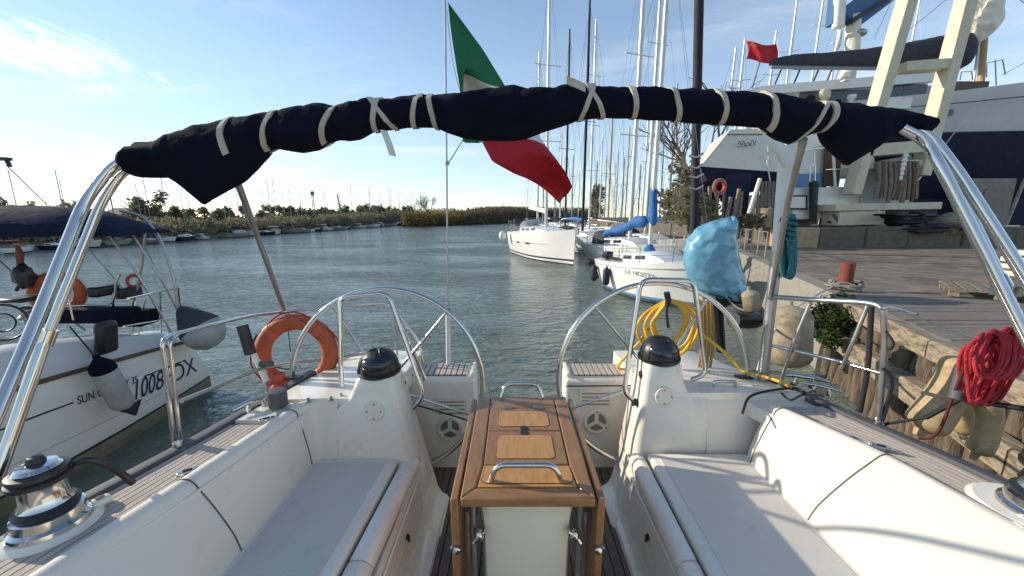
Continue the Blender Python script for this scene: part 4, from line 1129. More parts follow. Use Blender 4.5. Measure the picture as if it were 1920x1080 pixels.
# yellow hose coil on the right pedestal guard
hz = thing('water_hose', 'coiled yellow water hose hung on the rail behind the right wheel', 'hose', P(1255, 690, 2.1))
hl = random.Random(3); mb = MB(); top = P(1256, 566, 2.08)
for k in range(5):
    wd = 26 + k * 8 + hl.uniform(-4, 4); ln = 78 + k * 9 + hl.uniform(-10, 10); sh = hl.uniform(-12, 10)
    yy = 2.04 + k * .016
    pts = [P(1254 + hl.uniform(-4, 4), 562 + hl.uniform(-3, 3), yy), P(1254 - wd * .8 + sh * .3, 590, yy), P(1250 - wd + sh, 562 + ln * .6, yy), P(1252 - wd * .5 + sh, 562 + ln, yy), P(1262 + wd * .3 + sh * .6, 562 + ln * .92, yy), P(1266 + wd * .75, 562 + ln * .5, yy), P(1262 + wd * .6, 576, yy), P(1257, 563, yy)]
    mb.tube(smooth_path(pts, 7), .0100, n=8, cap=False)
mb.build('coil', M['yellow'], hz, smooth=70)
mb = MB(); mb.tube(smooth_path([P(1236, 590, 2.05), P(1200, 640, 2.12), P(1170, 672, 2.16), P(1160, 690, 2.18), P(1190, 694, 2.18)], 6), .0085, n=8); mb.build('loose_end', M['yellow'], hz, smooth=70)
mb = MB(); mb.tube(smooth_path([P(1318, 628, 2.06), P(1352, 655, 2.04), P(1378, 680, 2.0), P(1392, 696, 1.98), P(1425, 704, 1.9), P(1460, 715, 1.80), P(1485, 728, 1.74)], 6), .0085, n=8); mb.build('loose_end', M['yellow'], hz, smooth=70)
mb = MB(); mb.tube([P(1250, 548, 2.0), P(1253, 563, 2.0), P(1252, 574, 2.0)], .017, n=8); mb.tube([P(1251, 572, 2.0), P(1250, 590, 1.99), P(1253, 614, 1.99)], .008, n=8); mb.build('hose_tie', M['black'], hz)
# more hose hanging behind, on the right of the guard
h2 = thing('spare_hose', 'dull amber hose hanging in a narrow bundle right of the yellow coil', 'hose', P(1325, 690, 2.12))
mb = MB()
for k in range(4):
    x = 1312 + k * 7
    mb.tube(smooth_path([P(x, 562, 2.10 + k * .01), P(x + 4, 610, 2.12), P(x + 2, 660, 2.12), P(x - 2, 690, 2.12)], 4), .0085, n=7)
mb.build('hose_bundle', pm('amber_hose', (.36, .20, .03), rough=.5, var=.3), h2)

# red rope coil hung over the lower lifeline
rr_ = random.Random(5)
rc = thing('red_rope', 'thick coil of red mooring rope hung over the right lifeline', 'rope', P(1860, 770, 1.22))
mb = MB()
for k in range(17):
    yy = 1.22 + rr_.uniform(-.035, .05); x0 = 1836 + k * 2.5
    pts = [P(x0 - 10, 640 + rr_.uniform(-8, 8), yy), P(x0 - 32 + k * 2, 658, yy - .01), P(x0 - 30 - rr_.uniform(0, 9) + k * 2.2, 700, yy), P(x0 - 26 + rr_.uniform(-7, 7), 752 + rr_.uniform(-6, 5), yy), P(x0 + 4, 742 + rr_.uniform(-10, 6), yy + .02), P(x0 + 16 + k, 690, yy + .03), P(x0 + 22, 650 + rr_.uniform(-6, 6), yy + .03), P(x0 + 4, 630 + rr_.uniform(-6, 6), yy + .02), P(x0 - 10, 640, yy)]
    mb.tube(smooth_path(pts, 6), .0054, n=7, cap=False)
for k in range(13):
    yy = 1.17 + k * .005
    cx_, cy_ = 1850 + k * 4.4 + rr_.uniform(-4, 4), 664 + rr_.uniform(-8, 8)
    pts = []
    for i in range(17):
        a = 2 * math.pi * i / 16
        pts.append(P(cx_ + math.cos(a) * (42 - k * .6) * .62 + math.sin(a) * 8, cy_ - math.sin(a) * (42 + rr_.uniform(-2, 2)), yy + .03 * math.sin(a)))
    mb.tube(pts, .0054, n=7, cap=False)
mb.build('rope_coil', M['redrope'], rc, smooth=70)
mb = MB(); mb.tube(smooth_path([P(1808, 690, 1.20), P(1788, 740, 1.26), P(1765, 800, 1.32), P(1745, 820, 1.36), P(1722, 822, 1.38)], 6), .0055, n=6); mb.build('rope_tail', pm('dark_red_rope', (.13, .02, .015), rough=.85), rc)
# old tan fenders lashed outboard on the right
def sausage(name, label, pts, rad, parent_loc):
    t = thing(name, label, 'fender', parent_loc, group='old tan fenders outside the right rail')
    path = smooth_path(pts, 8); n = len(path); rs = []
    for i in range(n):
        f = i / (n - 1)
        rs.append(rad * min(1, .35 + (f / .10) ** .6 * .65 if f < .10 else 1, .35 + ((1 - f) / .10) ** .6 * .65 if f > .90 else 1) * (1 + .04 * math.sin(f * 9)))
    q = MB(); q.tube(path, rs, n=18); q.build('fender_body', M['tan'], t, smooth=50)
    for e, d in ((path[0], path[0] - path[1]), (path[-1], path[-1] - path[-2])):
        q = MB(); q.tube([e - d.normalized() * .01, e + d.normalized() * .03], [rad * .42, rad * .26], n=10); q.build('fender_eye', M['tan'], t)
    return t
sausage('old_fender', 'fat tan fender leaning diagonally outside the right rail', [P(1812, 672, 1.50), P(1792, 715, 1.50), P(1762, 760, 1.50), P(1728, 806, 1.50)], .070, P(1728, 822, 1.50))
sausage('old_fender', 'slim tan fender hanging below the red rope', [P(1846, 742, 1.44), P(1856, 780, 1.44), P(1848, 820, 1.44), P(1830, 850, 1.44)], .040, P(1830, 860, 1.44))
sausage('old_fender', 'short dark-shaded tan fender behind the foam grip', [P(1790, 735, 1.58), P(1808, 765, 1.58), P(1806, 812, 1.58)], .042, P(1806, 818, 1.58))
# teal rope hanging from the stern pole
tr = thing('teal_rope', 'teal rope coil hanging on the stern pole', 'rope', P(1475, 522, 1.96))
mb = MB()
for k in range(6):
    x0 = 1474 + k * 2.2; yy = 1.93 + k * .012
    pts = [P(x0 + 2, 402, yy), P(x0 - 6 - k, 440, yy), P(x0 - 10, 490, yy), P(x0 - 6, 516 + k, yy), P(x0 + 4, 514, yy), P(x0 + 7, 480, yy), P(x0 + 6, 440, yy), P(x0 + 4, 402, yy)]
    mb.tube(smooth_path(pts, 5), .0072, n=7, cap=False)
for k in range(5):
    mb.torus(P(1478 + (k % 2) * 3, 412 + k * 9, 1.94), (.3, .4 - .2 * k, 1), .030 - k * .0015, .008, n=20, k=7)
mb.build('rope_coil', M['tealrope'], tr, smooth=70)
# ============================================================ boats: shared builders (local frame: bow +x, z=0 at the waterline)
def hull_mesh(L, B, fb_bow, fb_st, stern_w=.72, rake=.10, draft=.55, overhang=.12, n=22, sheer_dip=.06, scoop=0.0):
    """returns rings from stern to bow; each ring is starboard sheer .. keel .. port sheer"""
    rows = [1.0, .78, .55, .30, .16, .10, .03, -.08]
    rings = []
    for i in range(n + 1):
        s = i / n
        x = L * s
        w = B / 2 * (stern_w + (1 - stern_w) * math.sin(min(1, s / .45) * math.pi / 2)) if s < .45 else B / 2 * max(0.012, (1 - ((s - .45) / .55) ** 2.3))
        fb = lerp(fb_st, fb_bow, s ** 1.4) - sheer_dip * math.sin(math.pi * s)
        ring = []
        for r in rows:
            z = fb * r if r > 0 else -.12
            fl = 1 - .20 * (1 - max(r, 0)) ** 1.8 - (.25 if r < 0 else 0)
            if s > .5: fl *= 1 - (1 - max(r, 0)) * .45 * ((s - .5) / .5) ** 2
            xx = x
            if s > .6: xx -= rake * L * (1 - max(r, 0)) * ((s - .6) / .4) ** 2
            if s < .25: xx += overhang * L * (1 - max(r, 0)) * ((.25 - s) / .25) ** 1.5 * .9
            if scoop and s < .2: xx += -scoop * L * (1 - max(r, 0)) * ((.2 - s) / .2) * 1.0
            ring.append((xx, w * fl, z))
        full = [Vector(p) for p in ring] + [Vector((ring[-1][0], 0, -draft * .5))] + [Vector((p[0], -p[1], p[2])) for p in reversed(ring)]
        rings.append(full)
    return rings, rows
def sheer_at(rings, s):
    i = s * (len(rings) - 1); a = int(min(i, len(rings) - 2)); t = i - a
    return rings[a][0].lerp(rings[a + 1][0], t)
def build_hull(root, rings, mats):
    """mats: topside, boot stripe, bottom"""
    mb = MB(); n = len(rings[0])
    mb.v = [p for r in rings for p in r]
    def row_mat(j):
        k = min(j, n - 2 - j)
        return 0 if k < 4 else (1 if k == 4 else (2 if k == 5 else 3))
    for i in range(len(rings) - 1):
        for j in range(n - 1):
            mb.f.append((i * n + j, i * n + j + 1, (i + 1) * n + j + 1, (i + 1) * n + j)); mb.m.append(row_mat(j))
    mb.f.append(tuple(range(n))); mb.m.append(0)
    return mb.build('hull', mats, root, smooth=40)
def build_deck(root, rings, m, camber=.05, inset=.01):
    mb = MB(); rg = []
    for r in rings:
        a, b = r[0], r[-1]
        rg.append([Vector((a.x, lerp(a.y, b.y, t), a.z - inset + camber * (1 - (2 * t - 1) ** 2))) for t in (0, .15, .35, .5, .65, .85, 1)])
    mb.loft(rg, closed=False)
    return mb.build('deck', m, root, smooth=40)
def cabin(root, rings, s0, s1, h, wf, mat, winmat, nwin=3, front=.25, roof_camber=.05):
    mb = MB(); rg = []
    N = 12; L0, L1 = sheer_at(rings, s0).x, sheer_at(rings, s1).x
    for i in range(N + 1):
        s = lerp(s0, s1, i / N); p = sheer_at(rings, s)
        w = abs(p.y) * wf
        t = i / N
        hh = h * min(1, (1 - t) / front + .02) ** .7 if t > 1 - front else h
        z0 = p.z - .03
        rg.append([Vector((p.x, y, z)) for y, z in ((-w, z0), (-w * .93, z0 + hh * .9), (-w * .80, z0 + hh), (0, z0 + hh + roof_camber * min(1, hh / h)), (w * .80, z0 + hh), (w * .93, z0 + hh * .9), (w, z0))])
    mb.loft(rg, closed=False)
    n = len(rg[0]); mb.f.append(tuple(range(n))); mb.m.append(0)
    o = mb.build('cabin', mat, root, smooth=35)
    for k in range(nwin):
        sa = lerp(s0, s1, .10 + k * .62 / nwin); sb_ = lerp(s0, s1, .10 + (k + .72) * .62 / nwin)
        for sd in (-1, 1):
            pa, pb = sheer_at(rings, sa), sheer_at(rings, sb_)
            wa, wb = abs(pa.y) * wf, abs(pb.y) * wf
            q = MB(); e = .012
            f = lambda p, w, hz, e: Vector((p.x, sd * (w * (1 - .07 * hz / .9) + e), p.z - .03 + h * hz))
            q.hexa([f(pa, wa, .36, -.01), f(pb, wb, .36, -.01), f(pb, wb, .74, -.01), f(pa, wa, .74, -.01)], [f(pa, wa, .36, e), f(pb, wb, .36, e), f(pb, wb, .74, e), f(pa, wa, .74, e)])
            q.build('cabin_window', winmat, o, bevel=.01)
    return o
def mast(root, x, z0, h, r, m, spreaders=(.45, .72), sw=.9, wires=None, boom=None, boomcover=None, coverr=.13, wr=.006, radar=False):
    mb = MB(); mb.tube([(x, 0, z0), (x, 0, z0 + h * .7), (x - h * .004, 0, z0 + h)], [r, r, r * .7], n=10)
    o = mb.build('mast', m, root, smooth=60)
    for f in spreaders:
        q = MB(); q.tube([(x - .05, -sw * (1.15 - f * .4), z0 + h * f + .03), (x, 0, z0 + h * f), (x - .05, sw * (1.15 - f * .4), z0 + h * f + .03)], r * .28, n=6); q.build('spreader', m, o)
    if radar:
        q = MB(); q.lathe([(.05, -.1), (.22, 0), (.25, .07), (.20, .16), (.05, .20)], (x + .28, 0, z0 + h * radar), n=16); q.build('radar_dome', M['hullwhite'], o)
    if boom:
        q = MB(); q.tube([(x - .05, 0, z0 + boom[1]), (x - boom[0], 0, z0 + boom[1] + boom[2])], r * .7, n=8); bo = q.build('boom', m, root)
        if boomcover:
            q = MB(); rg = []
            for i in range(13):
                t = i / 12; c = Vector((x - .05 - (boom[0] - .1) * t, 0, z0 + boom[1] + boom[2] * t + coverr * .7))
                rr = coverr * (1.25 - .6 * t) * (.35 if i in (0, 12) else 1)
                rg.append([c + Vector((0, math.cos(a) * rr * .8, math.sin(a) * rr * (1.1 + .12 * math.sin(i * 2.3)))) for a in [2 * math.pi * j / 12 for j in range(12)]])
            q.loft(rg, closed=True, cap=True); q.build('sail_cover', boomcover, bo, smooth=60)
    for wv in (wires or []):
        q = MB(); q.tube([Vector(p) for p in wv], wr, n=5); q.build('stay', M['wire'], o)
    return o
def rails(root, rings, s0, s1, n, h=.6, r=.011, sides=(-1, 1), m='steel', rows=(1.0, .5), inset=.06):
    for sd in sides:
        pts = []
        for i in range(n):
            p = sheer_at(rings, lerp(s0, s1, i / (n - 1)))
            b = Vector((p.x, sd * (abs(p.y) - inset), p.z - .02)); pts.append(b)
            q = MB(); q.tube([b, b + Vector((0, 0, h))], r, n=6); q.build('stanchion', M[m], root)
        for f in rows:
            q = MB(); q.tube([p + Vector((0, 0, h * f)) for p in pts], r * .55, n=5); q.build('guard_wire', M[m], root)
def pulpit(root, rings, h=.65, r=.014, s=.90, m='steel'):
    p = sheer_at(rings, s); t = sheer_at(rings, 1.0); q = MB()
    w = abs(p.y) - .03
    q.tube(fillet([(p.x, w, p.z), (p.x, w, p.z + h), (t.x + .05, .05, t.z + h + .05), (t.x + .05, -.05, t.z + h + .05), (p.x, -w, p.z + h), (p.x, -w, p.z)], .15, 4), r, n=7)
    q.build('pulpit', M[m], root)
    q = MB(); q.tube([(t.x - .1, .08, t.z), (t.x + .03, .08, t.z + h)], r, n=6); q.build('pulpit_leg', M[m], root)
def stern_rail(root, rings, h=.62, r=.013, s=.10, m='steel'):
    a, b = sheer_at(rings, s), sheer_at(rings, 0.01); q = MB(); w0, w1 = abs(a.y) - .05, abs(b.y) - .06
    for f in (1, .52):
        q = MB(); q.tube(fillet([(a.x + .2, w0, a.z + h * f), (b.x, w1, b.z + h * f), (b.x, -w1, b.z + h * f), (a.x + .2, -w0, a.z + h * f)], .2, 5), r * (1 if f == 1 else .7), n=7); q.build('stern_rail', M[m], root)
    for x, w in ((a.x + .2, w0), (b.x + .02, w1 - .05)):
        for sd in (-1, 1):
            q = MB(); q.tube([(x, sd * w, a.z - .02), (x, sd * w, a.z + h)], r, n=6); q.build('stanchion', M[m], root)
def std_wires(rings, mx, z0, h, sp=.45, sw=.9):
    st, bw, ms = sheer_at(rings, 0.02), sheer_at(rings, .985), sheer_at(rings, mx)
    x = ms.x; top = Vector((x, 0, z0 + h * .98))
    w = [[top, (bw.x, 0, bw.z)], [top, (st.x, 0, st.z + .1)]]
    for sd in (-1, 1):
        w.append([top, (x - .05, sd * sw * (1.15 - sp * .4), z0 + h * sp), (x - .1, sd * (abs(ms.y) - .1), ms.z)])
        w.append([(x, 0, z0 + h * sp), (x - .3, sd * (abs(ms.y) - .1), ms.z)])
    return w

# ---------------------------------------------------------------- left neighbour, stern towards us on the right of its hull
SX, SY = -4.42, 5.45           # its stern quarter, world
lb_rot = R(-90 + 2.0)          # bow points towards the camera's left rear
nb = thing('moored_yacht', 'white yacht with navy bimini and dark blue registration letters, moored on the left', 'sailboat', (0, 0, 0))
# built in world coordinates: section profile along y from stern (5.5) forward (towards -y)
NY = [5.05, 5.0, 4.9, 4.75, 4.5, 4.0, 3.4, 2.7, 1.9, 1.0, 0.0, -1.2, -2.4]
def nb_sec(y):
    """right-hand side section: the hull turns in towards the stern"""
    t = max(0, (y - 3.2)) / 1.85
    xo = -4.42 - .16 * t ** 2.2 - .03 * (3.2 - y if y < 3.2 else 0) * .35
    fb = interp(y, [(-2.4, 1.42), (0, 1.32), (3.16, 1.20), (3.74, 1.15), (4.55, 1.06), (5.05, .98)])
    return xo, fb, 0.0
mb = MB()
def nb_aft(y, z, fb): return .62 * max(0, (y - 4.4) / .65) ** 1.3 * (1 - max(0, z) / fb)
NBZ = [1.0, .80, .55, .38]
def nb_ring(y):
    xo, fb, _r = nb_sec(y)
    zz = [fb * f for f in NBZ] + [.27, .225, .0, -.2]
    ins = [0, .012, .045, .085, .11, .14, .24, .55]
    right = [Vector((xo - d - .10 * nb_aft(y, z, fb), y + nb_aft(y, z, fb), z)) for z, d in zip(zz, ins)]
    xc_ = -5.95
    left = [Vector((2 * xc_ - p.x, p.y, p.z)) for p in reversed(right)]
    return right + [Vector((xc_, y + .3, -.4))] + left
rgR = [nb_ring(y) for y in NY]
n = len(rgR[0]); mb.v = [p for r in rgR for p in r]
for i in range(len(rgR) - 1):
    for j in range(n - 1):
        k = min(j, n - 2 - j); mb.f.append((i * n + j, i * n + j + 1, (i + 1) * n + j + 1, (i + 1) * n + j)); mb.m.append(0 if k < 4 else (1 if k == 4 else 2))
mb.f.append(tuple(range(n))); mb.m.append(0)
nbh = mb.build('hull', [M['hullwhite'], M['boot'], M['slime']], nb, smooth=40)
def nb_pt(y, f, off=0):
    xo, fb, _r = nb_sec(y); z = fb * f
    ins = interp(f, [(.25, .11), (.38, .085), (.55, .045), (.80, .012), (1, 0)])
    return Vector((xo - ins - .10 * nb_aft(y, z, fb) + off, y + nb_aft(y, z, fb), z))
def side_strip(name, f, w, m, y0, y1, off=.006):
    q = MB(); rg = []
    for i in range(19):
        y = lerp(y0, y1, i / 18); c = nb_pt(y, f)
        rg.append([c + Vector((-.01, 0, -w)), c + Vector((off, 0, -w)), c + Vector((off, 0, w)), c + Vector((-.01, 0, w))])
    q.loft(rg, closed=True, cap=True); return q.build(name, M[m], nb)
side_strip('rub_rail', 1.0, .020, 'brown', -1, 5.03, .020)
side_strip('cove_stripe', .735, .008, 'blacktext', -1, 3.50, .004)
side_strip('cove_stripe', .73, .008, 'blacktext', 4.28, 4.85, .004)
side_strip('crease', .42, .003, 'fendergrey', -1, 4.5, .003)
# deck moulding above the rub rail, up to the cockpit coaming
mb = MB(); rg = []
for y in NY[1:]:
    xo, fb, rise = nb_sec(y)
    hh = interp(y, [(-2, .34), (2.0, .34), (3.4, .33), (4.2, .26), (4.8, .12), (5.05, .02)])
    xc_ = -5.95; w = xo - xc_
    sec = [(w - .005, 0), (w - .03, .10 if hh > .15 else hh * .3), (w - .10, hh * .92), (w - .16, hh), (w - .42, hh), (w - .48, hh * .92), (w - .52, -.02)]
    rg.append([Vector((xc_ + a, y, fb + b)) for a, b in sec] + [Vector((xc_ - a, y, fb + b)) for a, b in reversed(sec)])
mb.loft(rg, closed=False)
mb.build('deck_moulding', M['hullgrey'], nb, smooth=40)
mb = MB(); mb.box((-5.95, 2.6, .75), (2.4, 4.6, .06)); mb.build('cockpit_floor', M['teakdeck'], nb, smooth=0)
# cabin top forward
mb = MB(); rg = []
for y, h in ((3.2, .52), (3.0, .60), (2.2, .66), (1.0, .70), (-1, .74), (-2.4, .7)):
    xo, fb, _r = nb_sec(y); w = xo + 5.95
    rg.append([Vector((-5.95 + a * w, y, fb + b)) for a, b in ((.70, .0), (.66, h * .75), (.55, h), (0, h + .06), (-.55, h), (-.66, h * .75), (-.70, 0))])
mb.loft(rg, closed=False, cap=False); nn = 7; mb.f.append(tuple(range(nn))); mb.m.append(0)
mb.build('cabin', pm('sandy_nonslip', (.46, .40, .27), rough=.8, var=.15, vscale=4), nb, smooth=35)
# lettering
def nb_text(name, txt, y, f, f2, y2, size, m, shear=0, stretch=1.0):
    cu = bpy.data.curves.new('txt', 'FONT'); cu.body = txt; cu.size = size; cu.shear = shear; cu.extrude = .001
    t = bpy.data.objects.new('txt', cu); col.objects.link(t)
    me = bpy.data.meshes.new_from_object(t.evaluated_get(bpy.context.evaluated_depsgraph_get())); bpy.data.objects.remove(t)
    q = MB()
    for v in me.vertices:
        yy = y + v.co.x * stretch; ff = lerp(f, f2, (yy - y) / (y2 - y)) + v.co.y / nb_sec(yy)[1]
        p = nb_pt(yy, ff, .006 + v.co.z); q.v.append(p)
    q.f = [tuple(p.vertices) for p in me.polygons]; q.m = [0] * len(q.f)
    return q.build(name, M[m], nb, smooth=0)
nb_text('name_lettering', 'SUN ODYSSEY 35', 3.53, .70, .69, 4.25, .13, 'blacktext', stretch=.66)
nb_text('registration_lettering', '1008PDX', 4.10, .50, .48, 4.90, .36, 'navytext', shear=.2, stretch=.585)
# navy bimini over its cockpit
def nbt(name, pts, r, m='steel', par=None, fil=.12):
    q = MB(); q.tube(fillet([P(*p) for p in pts], fil, 6), r, n=9); return q.build(name, M[m], par or nb, smooth=60)
mb = MB(); rg = []
for px, zt, zb, yy in ((-160, 398, 452, 4.5), (-60, 390, 448, 4.6), (0, 387, 443, 4.65), (50, 385, 442, 4.7), (100, 386, 440, 4.75), (150, 388, 438, 4.8), (190, 397, 437, 4.85), (230, 412, 437, 4.9), (255, 424, 438, 4.95), (272, 432, 442, 5.0)):
    a, b = P(px, zt, yy), P(px, zb, yy)
    h = a.z - b.z; ring = []
    for j, (dy, dz) in enumerate(((-.75, 0), (-.78, .18), (-.7, .45), (-.45, .78), (-.15, .97), (.15, 1.0), (.5, .9), (.8, .65), (.95, .35), (1.0, .05), (.9, .03), (.5, .30), (0, .40), (-.4, .30))):
        q = Vector((a.x * (yy + dy * .9) / yy * .5 + a.x * .5, yy + dy * .9, b.z + h * dz))
        q.z += noise.noise(Vector((px * .02, j * .9, 0))) * .035
        ring.append(q)
    rg.append(ring)
mb.loft(rg, closed=True, cap=True); mb.build('bimini_canvas', M['navy2'], nb, smooth=60)
bf = nbt('bimini_frame', [(272, 436, 5.0), (266, 500, 5.0), (252, 560, 4.95), (240, 605, 4.9)], .016, 'steeldull')
nbt('frame_tube', [(205, 440, 4.9), (262, 520, 4.95), (330, 640, 5.1)], .016, 'steeldull', bf)
nbt('frame_tube', [(250, 441, 4.95), (300, 520, 5.0), (340, 595, 5.15)], .012, 'steeldull', bf)
nbt('frame_tube', [(-40, 455, 4.4), (60, 545, 4.5), (160, 620, 4.6)], .016, 'steeldull', bf)
nbt('gantry_tube', [(225, 395, 5.3), (268, 404, 5.35), (300, 445, 5.35), (328, 525, 5.3), (334, 600, 5.25), (340, 640, 5.2)], .020, 'steeldull', bf, .25)
for pts, r in (([(335, 540, 5.25), (285, 550, 4.9), (240, 560, 4.2)], .012), ([(338, 595, 5.25), (290, 602, 4.9), (232, 612, 4.2)], .010), ([(100, 575, 4.3), (160, 572, 4.4), (205, 572, 4.6), (215, 560, 4.6), (217, 530, 4.6), (225, 515, 4.6)], .012), ([(211, 605, 4.6), (213, 550, 4.6)], .013), ([(128, 560, 4.2), (138, 600, 4.2)], .012), ([(255, 565, 4.9), (248, 625, 4.8)], .012), ([(272, 560, 5.0), (258, 640, 4.9)], .010), ([(300, 545, 5.1), (303, 635, 5.1)], .011)):
    nbt('stern_rail', pts, r, 'steel')
for pts in ([(160, 460, 4.6), (230, 540, 4.9), (290, 615, 5.1)], [(270, 460, 5.0), (310, 540, 5.2)], [(12, 310, 4.2), (88, 384, 4.6)]):
    nbt('stay', pts, .005, 'wire')
mb = MB(); c = P(3, 298, 4.2); mb.box(c, (.16, .06, .03)); mb.tube([c + Vector((.05, 0, 0)), c + Vector((.07, 0, -.08))], .02, n=8); mb.build('masthead_block', M['black'], nb)
# cockpit clutter: wheel, instrument pods, dark cushions and winches
for (px, py, yy, w, h, m, nm) in ((195, 545, 4.7, .14, .13, 'black', 'instrument_pod'), (240, 548, 4.9, .13, .14, 'black', 'instrument_pod'), (175, 590, 4.5, .95, .16, 'navy', 'seat_cushion'), (250, 595, 4.9, .45, .20, 'navy', 'seat_cushion'), (45, 560, 4.3, .28, .05, 'black', 'hatch_lid')):
    c = P(px, py, yy); q = MB(); q.box(c, (w, .30, h)); q.build(nm, M[m], nb, bevel=.03)
q = MB(); q.ball(P(272, 640, 5.0), (.28, .30, .13)); q.build('cockpit_box', M['hullwhite'], nb)
q = MB(); q.torus(P(5, 605, 4.0), (.5, -1, .1), .20, .013, n=28, k=8); q.torus(P(5, 605, 4.0), (.5, -1, .1), .10, .009, n=24, k=6); q.build('helm_wheel', M['black'], nb, smooth=60)
for px, py in ((52, 590), (62, 598)):
    q = MB(); q.lathe([(.07, 0), (.07, .03), (.05, .05), (.045, .11), (.06, .13), (.02, .15)], P(px, py + 8, 4.2), n=16); q.build('winch', M['steeldull'], nb)
q = MB(); c = P(42, 500, 4.5); q.tube([c + Vector((0, 0, .26)), c + Vector((.01, 0, .16)), c + Vector((-.015, 0, .05)), c + Vector((.02, 0, -.05)), c - Vector((0, 0, .14))], [.015, .035, .03, .055, .04], n=9); q.build('furled_ensign', M['redpaint'], nb)
q = MB(); c = P(46, 518, 4.45); q.ball(c, (.10, .10, .14), jit=.4); q.tube([c, P(30, 545, 4.4)], .02); q.build('outboard_engine', M['black'], nb)
# its loose gear
def fender(name, label, pts, rad, m, capm, cat='fender', group=None, top=None):
    a, b = Vector(pts[0]), Vector(pts[1]); d = (b - a).normalized(); L = (b - a).length
    t = thing(name, label, cat, b, group=group)
    q = MB(); prof = [(.02, 0), (rad * .55, .03 * L), (rad * .85, .09 * L), (rad, .17 * L), (rad, .83 * L), (rad * .85, .91 * L), (rad * .5, .97 * L), (.02, L)]
    q.lathe(prof, a, n=18, axis=d); q.build('fender_body', m, t, smooth=50)
    q = MB(); q.lathe([(.025, -.07), (.03, -.02), (rad * .62, .035 * L), (rad * .88, .085 * L), (rad * 1.01, .17 * L), (rad * 1.015, .20 * L)], a, n=18, axis=d); q.build('fender_cap', capm, t, smooth=50)
    if top is not None:
        q = MB(); q.tube([a, Vector(top)], .007, n=6); q.build('fender_line', M['blackrope'], t)
    return t
ft_ = fender('hull_fender', 'long grey fender with navy top hanging over the lettering on the left yacht', [(-4.24, 3.62, 1.27), (-4.26, 3.80, .62)], .105, M['fendergrey'], M['navy'], top=(-4.45, 3.62, 1.62))
q = MB(); c = Vector((-4.22, 3.80, .62)); q.prism([c + Vector((0, -.10, .03)), c + Vector((0, .12, .06)), c + Vector((0, .03, -.09))], (.03, 0, 0)); q.build('fender_foot', M['black'], ft_)
q = MB(); q.box((-4.38, 3.86, 1.43), (.10, .20, .36), Matrix.Rotation(R(10), 3, 'Y')); ob = q.build('outboard_bracket', M['black'], nb, bevel=.04)
# ball fender at its stern corner
bc = P(382, 622, 4.9)
bt = thing('ball_fender', 'big grey ball fender with black top, tied to the left yacht\'s stern', 'fender', bc - Vector((0, 0, .3)))
rd = .25
axd = Vector((-.62, 0, .78)).normalized()
q = MB(); q.lathe([(.01, -rd), (rd * .5, -rd * .88), (rd * .85, -rd * .55), (rd, -.05), (rd * .98, .08), (rd * .86, rd * .62), (rd * .55, rd * 1.15), (.07, rd * 1.55)], bc, n=24, axis=axd); q.build('fender_body', M['fendergrey'], bt, smooth=60)
q = MB(); q.lathe([(rd * 1.0, .05), (rd * .995, .085), (rd * .875, rd * .62), (rd * .565, rd * 1.15), (.08, rd * 1.56), (.03, rd * 1.75)], bc, n=24, axis=axd); q.build('fender_cap', M['greycov'], bt, smooth=60)
q = MB(); q.tube([bc + axd * rd * 1.7, P(334, 540, 5.2)], .010, n=6); q.build('fender_line', M['blackrope'], bt)
# two life rings on its stern rail
for px, py, yy, r1, lab in ((108, 550, 4.6, .21, 'faded orange lifebuoy on the left yacht, partly behind the bimini leg'), (251, 527, 5.0, .075, 'small orange rescue collar clipped to the left yacht\'s stern rail')):
    c = P(px, py, yy)
    t = thing('lifebuoy', lab, 'lifebuoy', c - Vector((0, 0, r1)))
    q = MB(); q.torus(c, (.45, -1, .05) if r1 > .1 else (1, -.3, 0), r1, r1 * .28, n=32, k=10); q.build('ring', M['orange'], t, smooth=60)
    q = MB(); 
    for a in (60, 180, 300):
        pass
    q.torus(c, (.45, -1, .05) if r1 > .1 else (1, -.3, 0), r1 * 1.32, .008, n=28, k=5); q.build('grab_line', M['whiterope'], t)

# ---------------------------------------------------------------- white yacht ahead, bow towards us
def place(px, py, z=0): return G(px, py, z)
bow = G(1074, 497, 0)
A_rot = math.atan2(-.955, .295)
L1 = 9.3
d1 = Vector((math.cos(A_rot), math.sin(A_rot), 0))
y1 = thing('white_cruiser', 'white cruising yacht with sprayhood, bow towards us, moored at centre', 'sailboat', bow - d1 * L1 * .97, A_rot, local=True)
r1_, rows = hull_mesh(L1, 3.1, 2.02, 1.62, stern_w=.84, rake=.02, overhang=.02, sheer_dip=.05)
build_hull(y1, r1_, [M['hullwhite'], M['boot'], M['hullwhite'], M['boot']])
build_deck(y1, r1_, M['hullwhite'])
cabin(y1, r1_, .22, .74, .42, .66, M['hullwhite'], M['glassdark'], nwin=3, front=.55)
for s_ in (.36, .57):
    for sd in (-1, 1):
        p = sheer_at(r1_, s_); q = MB(); q.box((p.x, sd * (abs(p.y) * .985), p.z * .60), (.50, .03, .10), Matrix.Rotation(sd * R(2 if s_ < .5 else -14), 3, 'Z')); q.build('hull_window', M['glassdark'], y1, bevel=.01)
for sd in (-1, 1):
    q = MB(); pts = []
    for i in range(8):
        p = sheer_at(r1_, lerp(.30, .80, i / 7)); pts.append(Vector((p.x, sd * (abs(p.y) * .972 + .006), p.z * .60)))
    q.tube(pts, .008, n=5); q.build('hull_line', M['greytext'], y1)
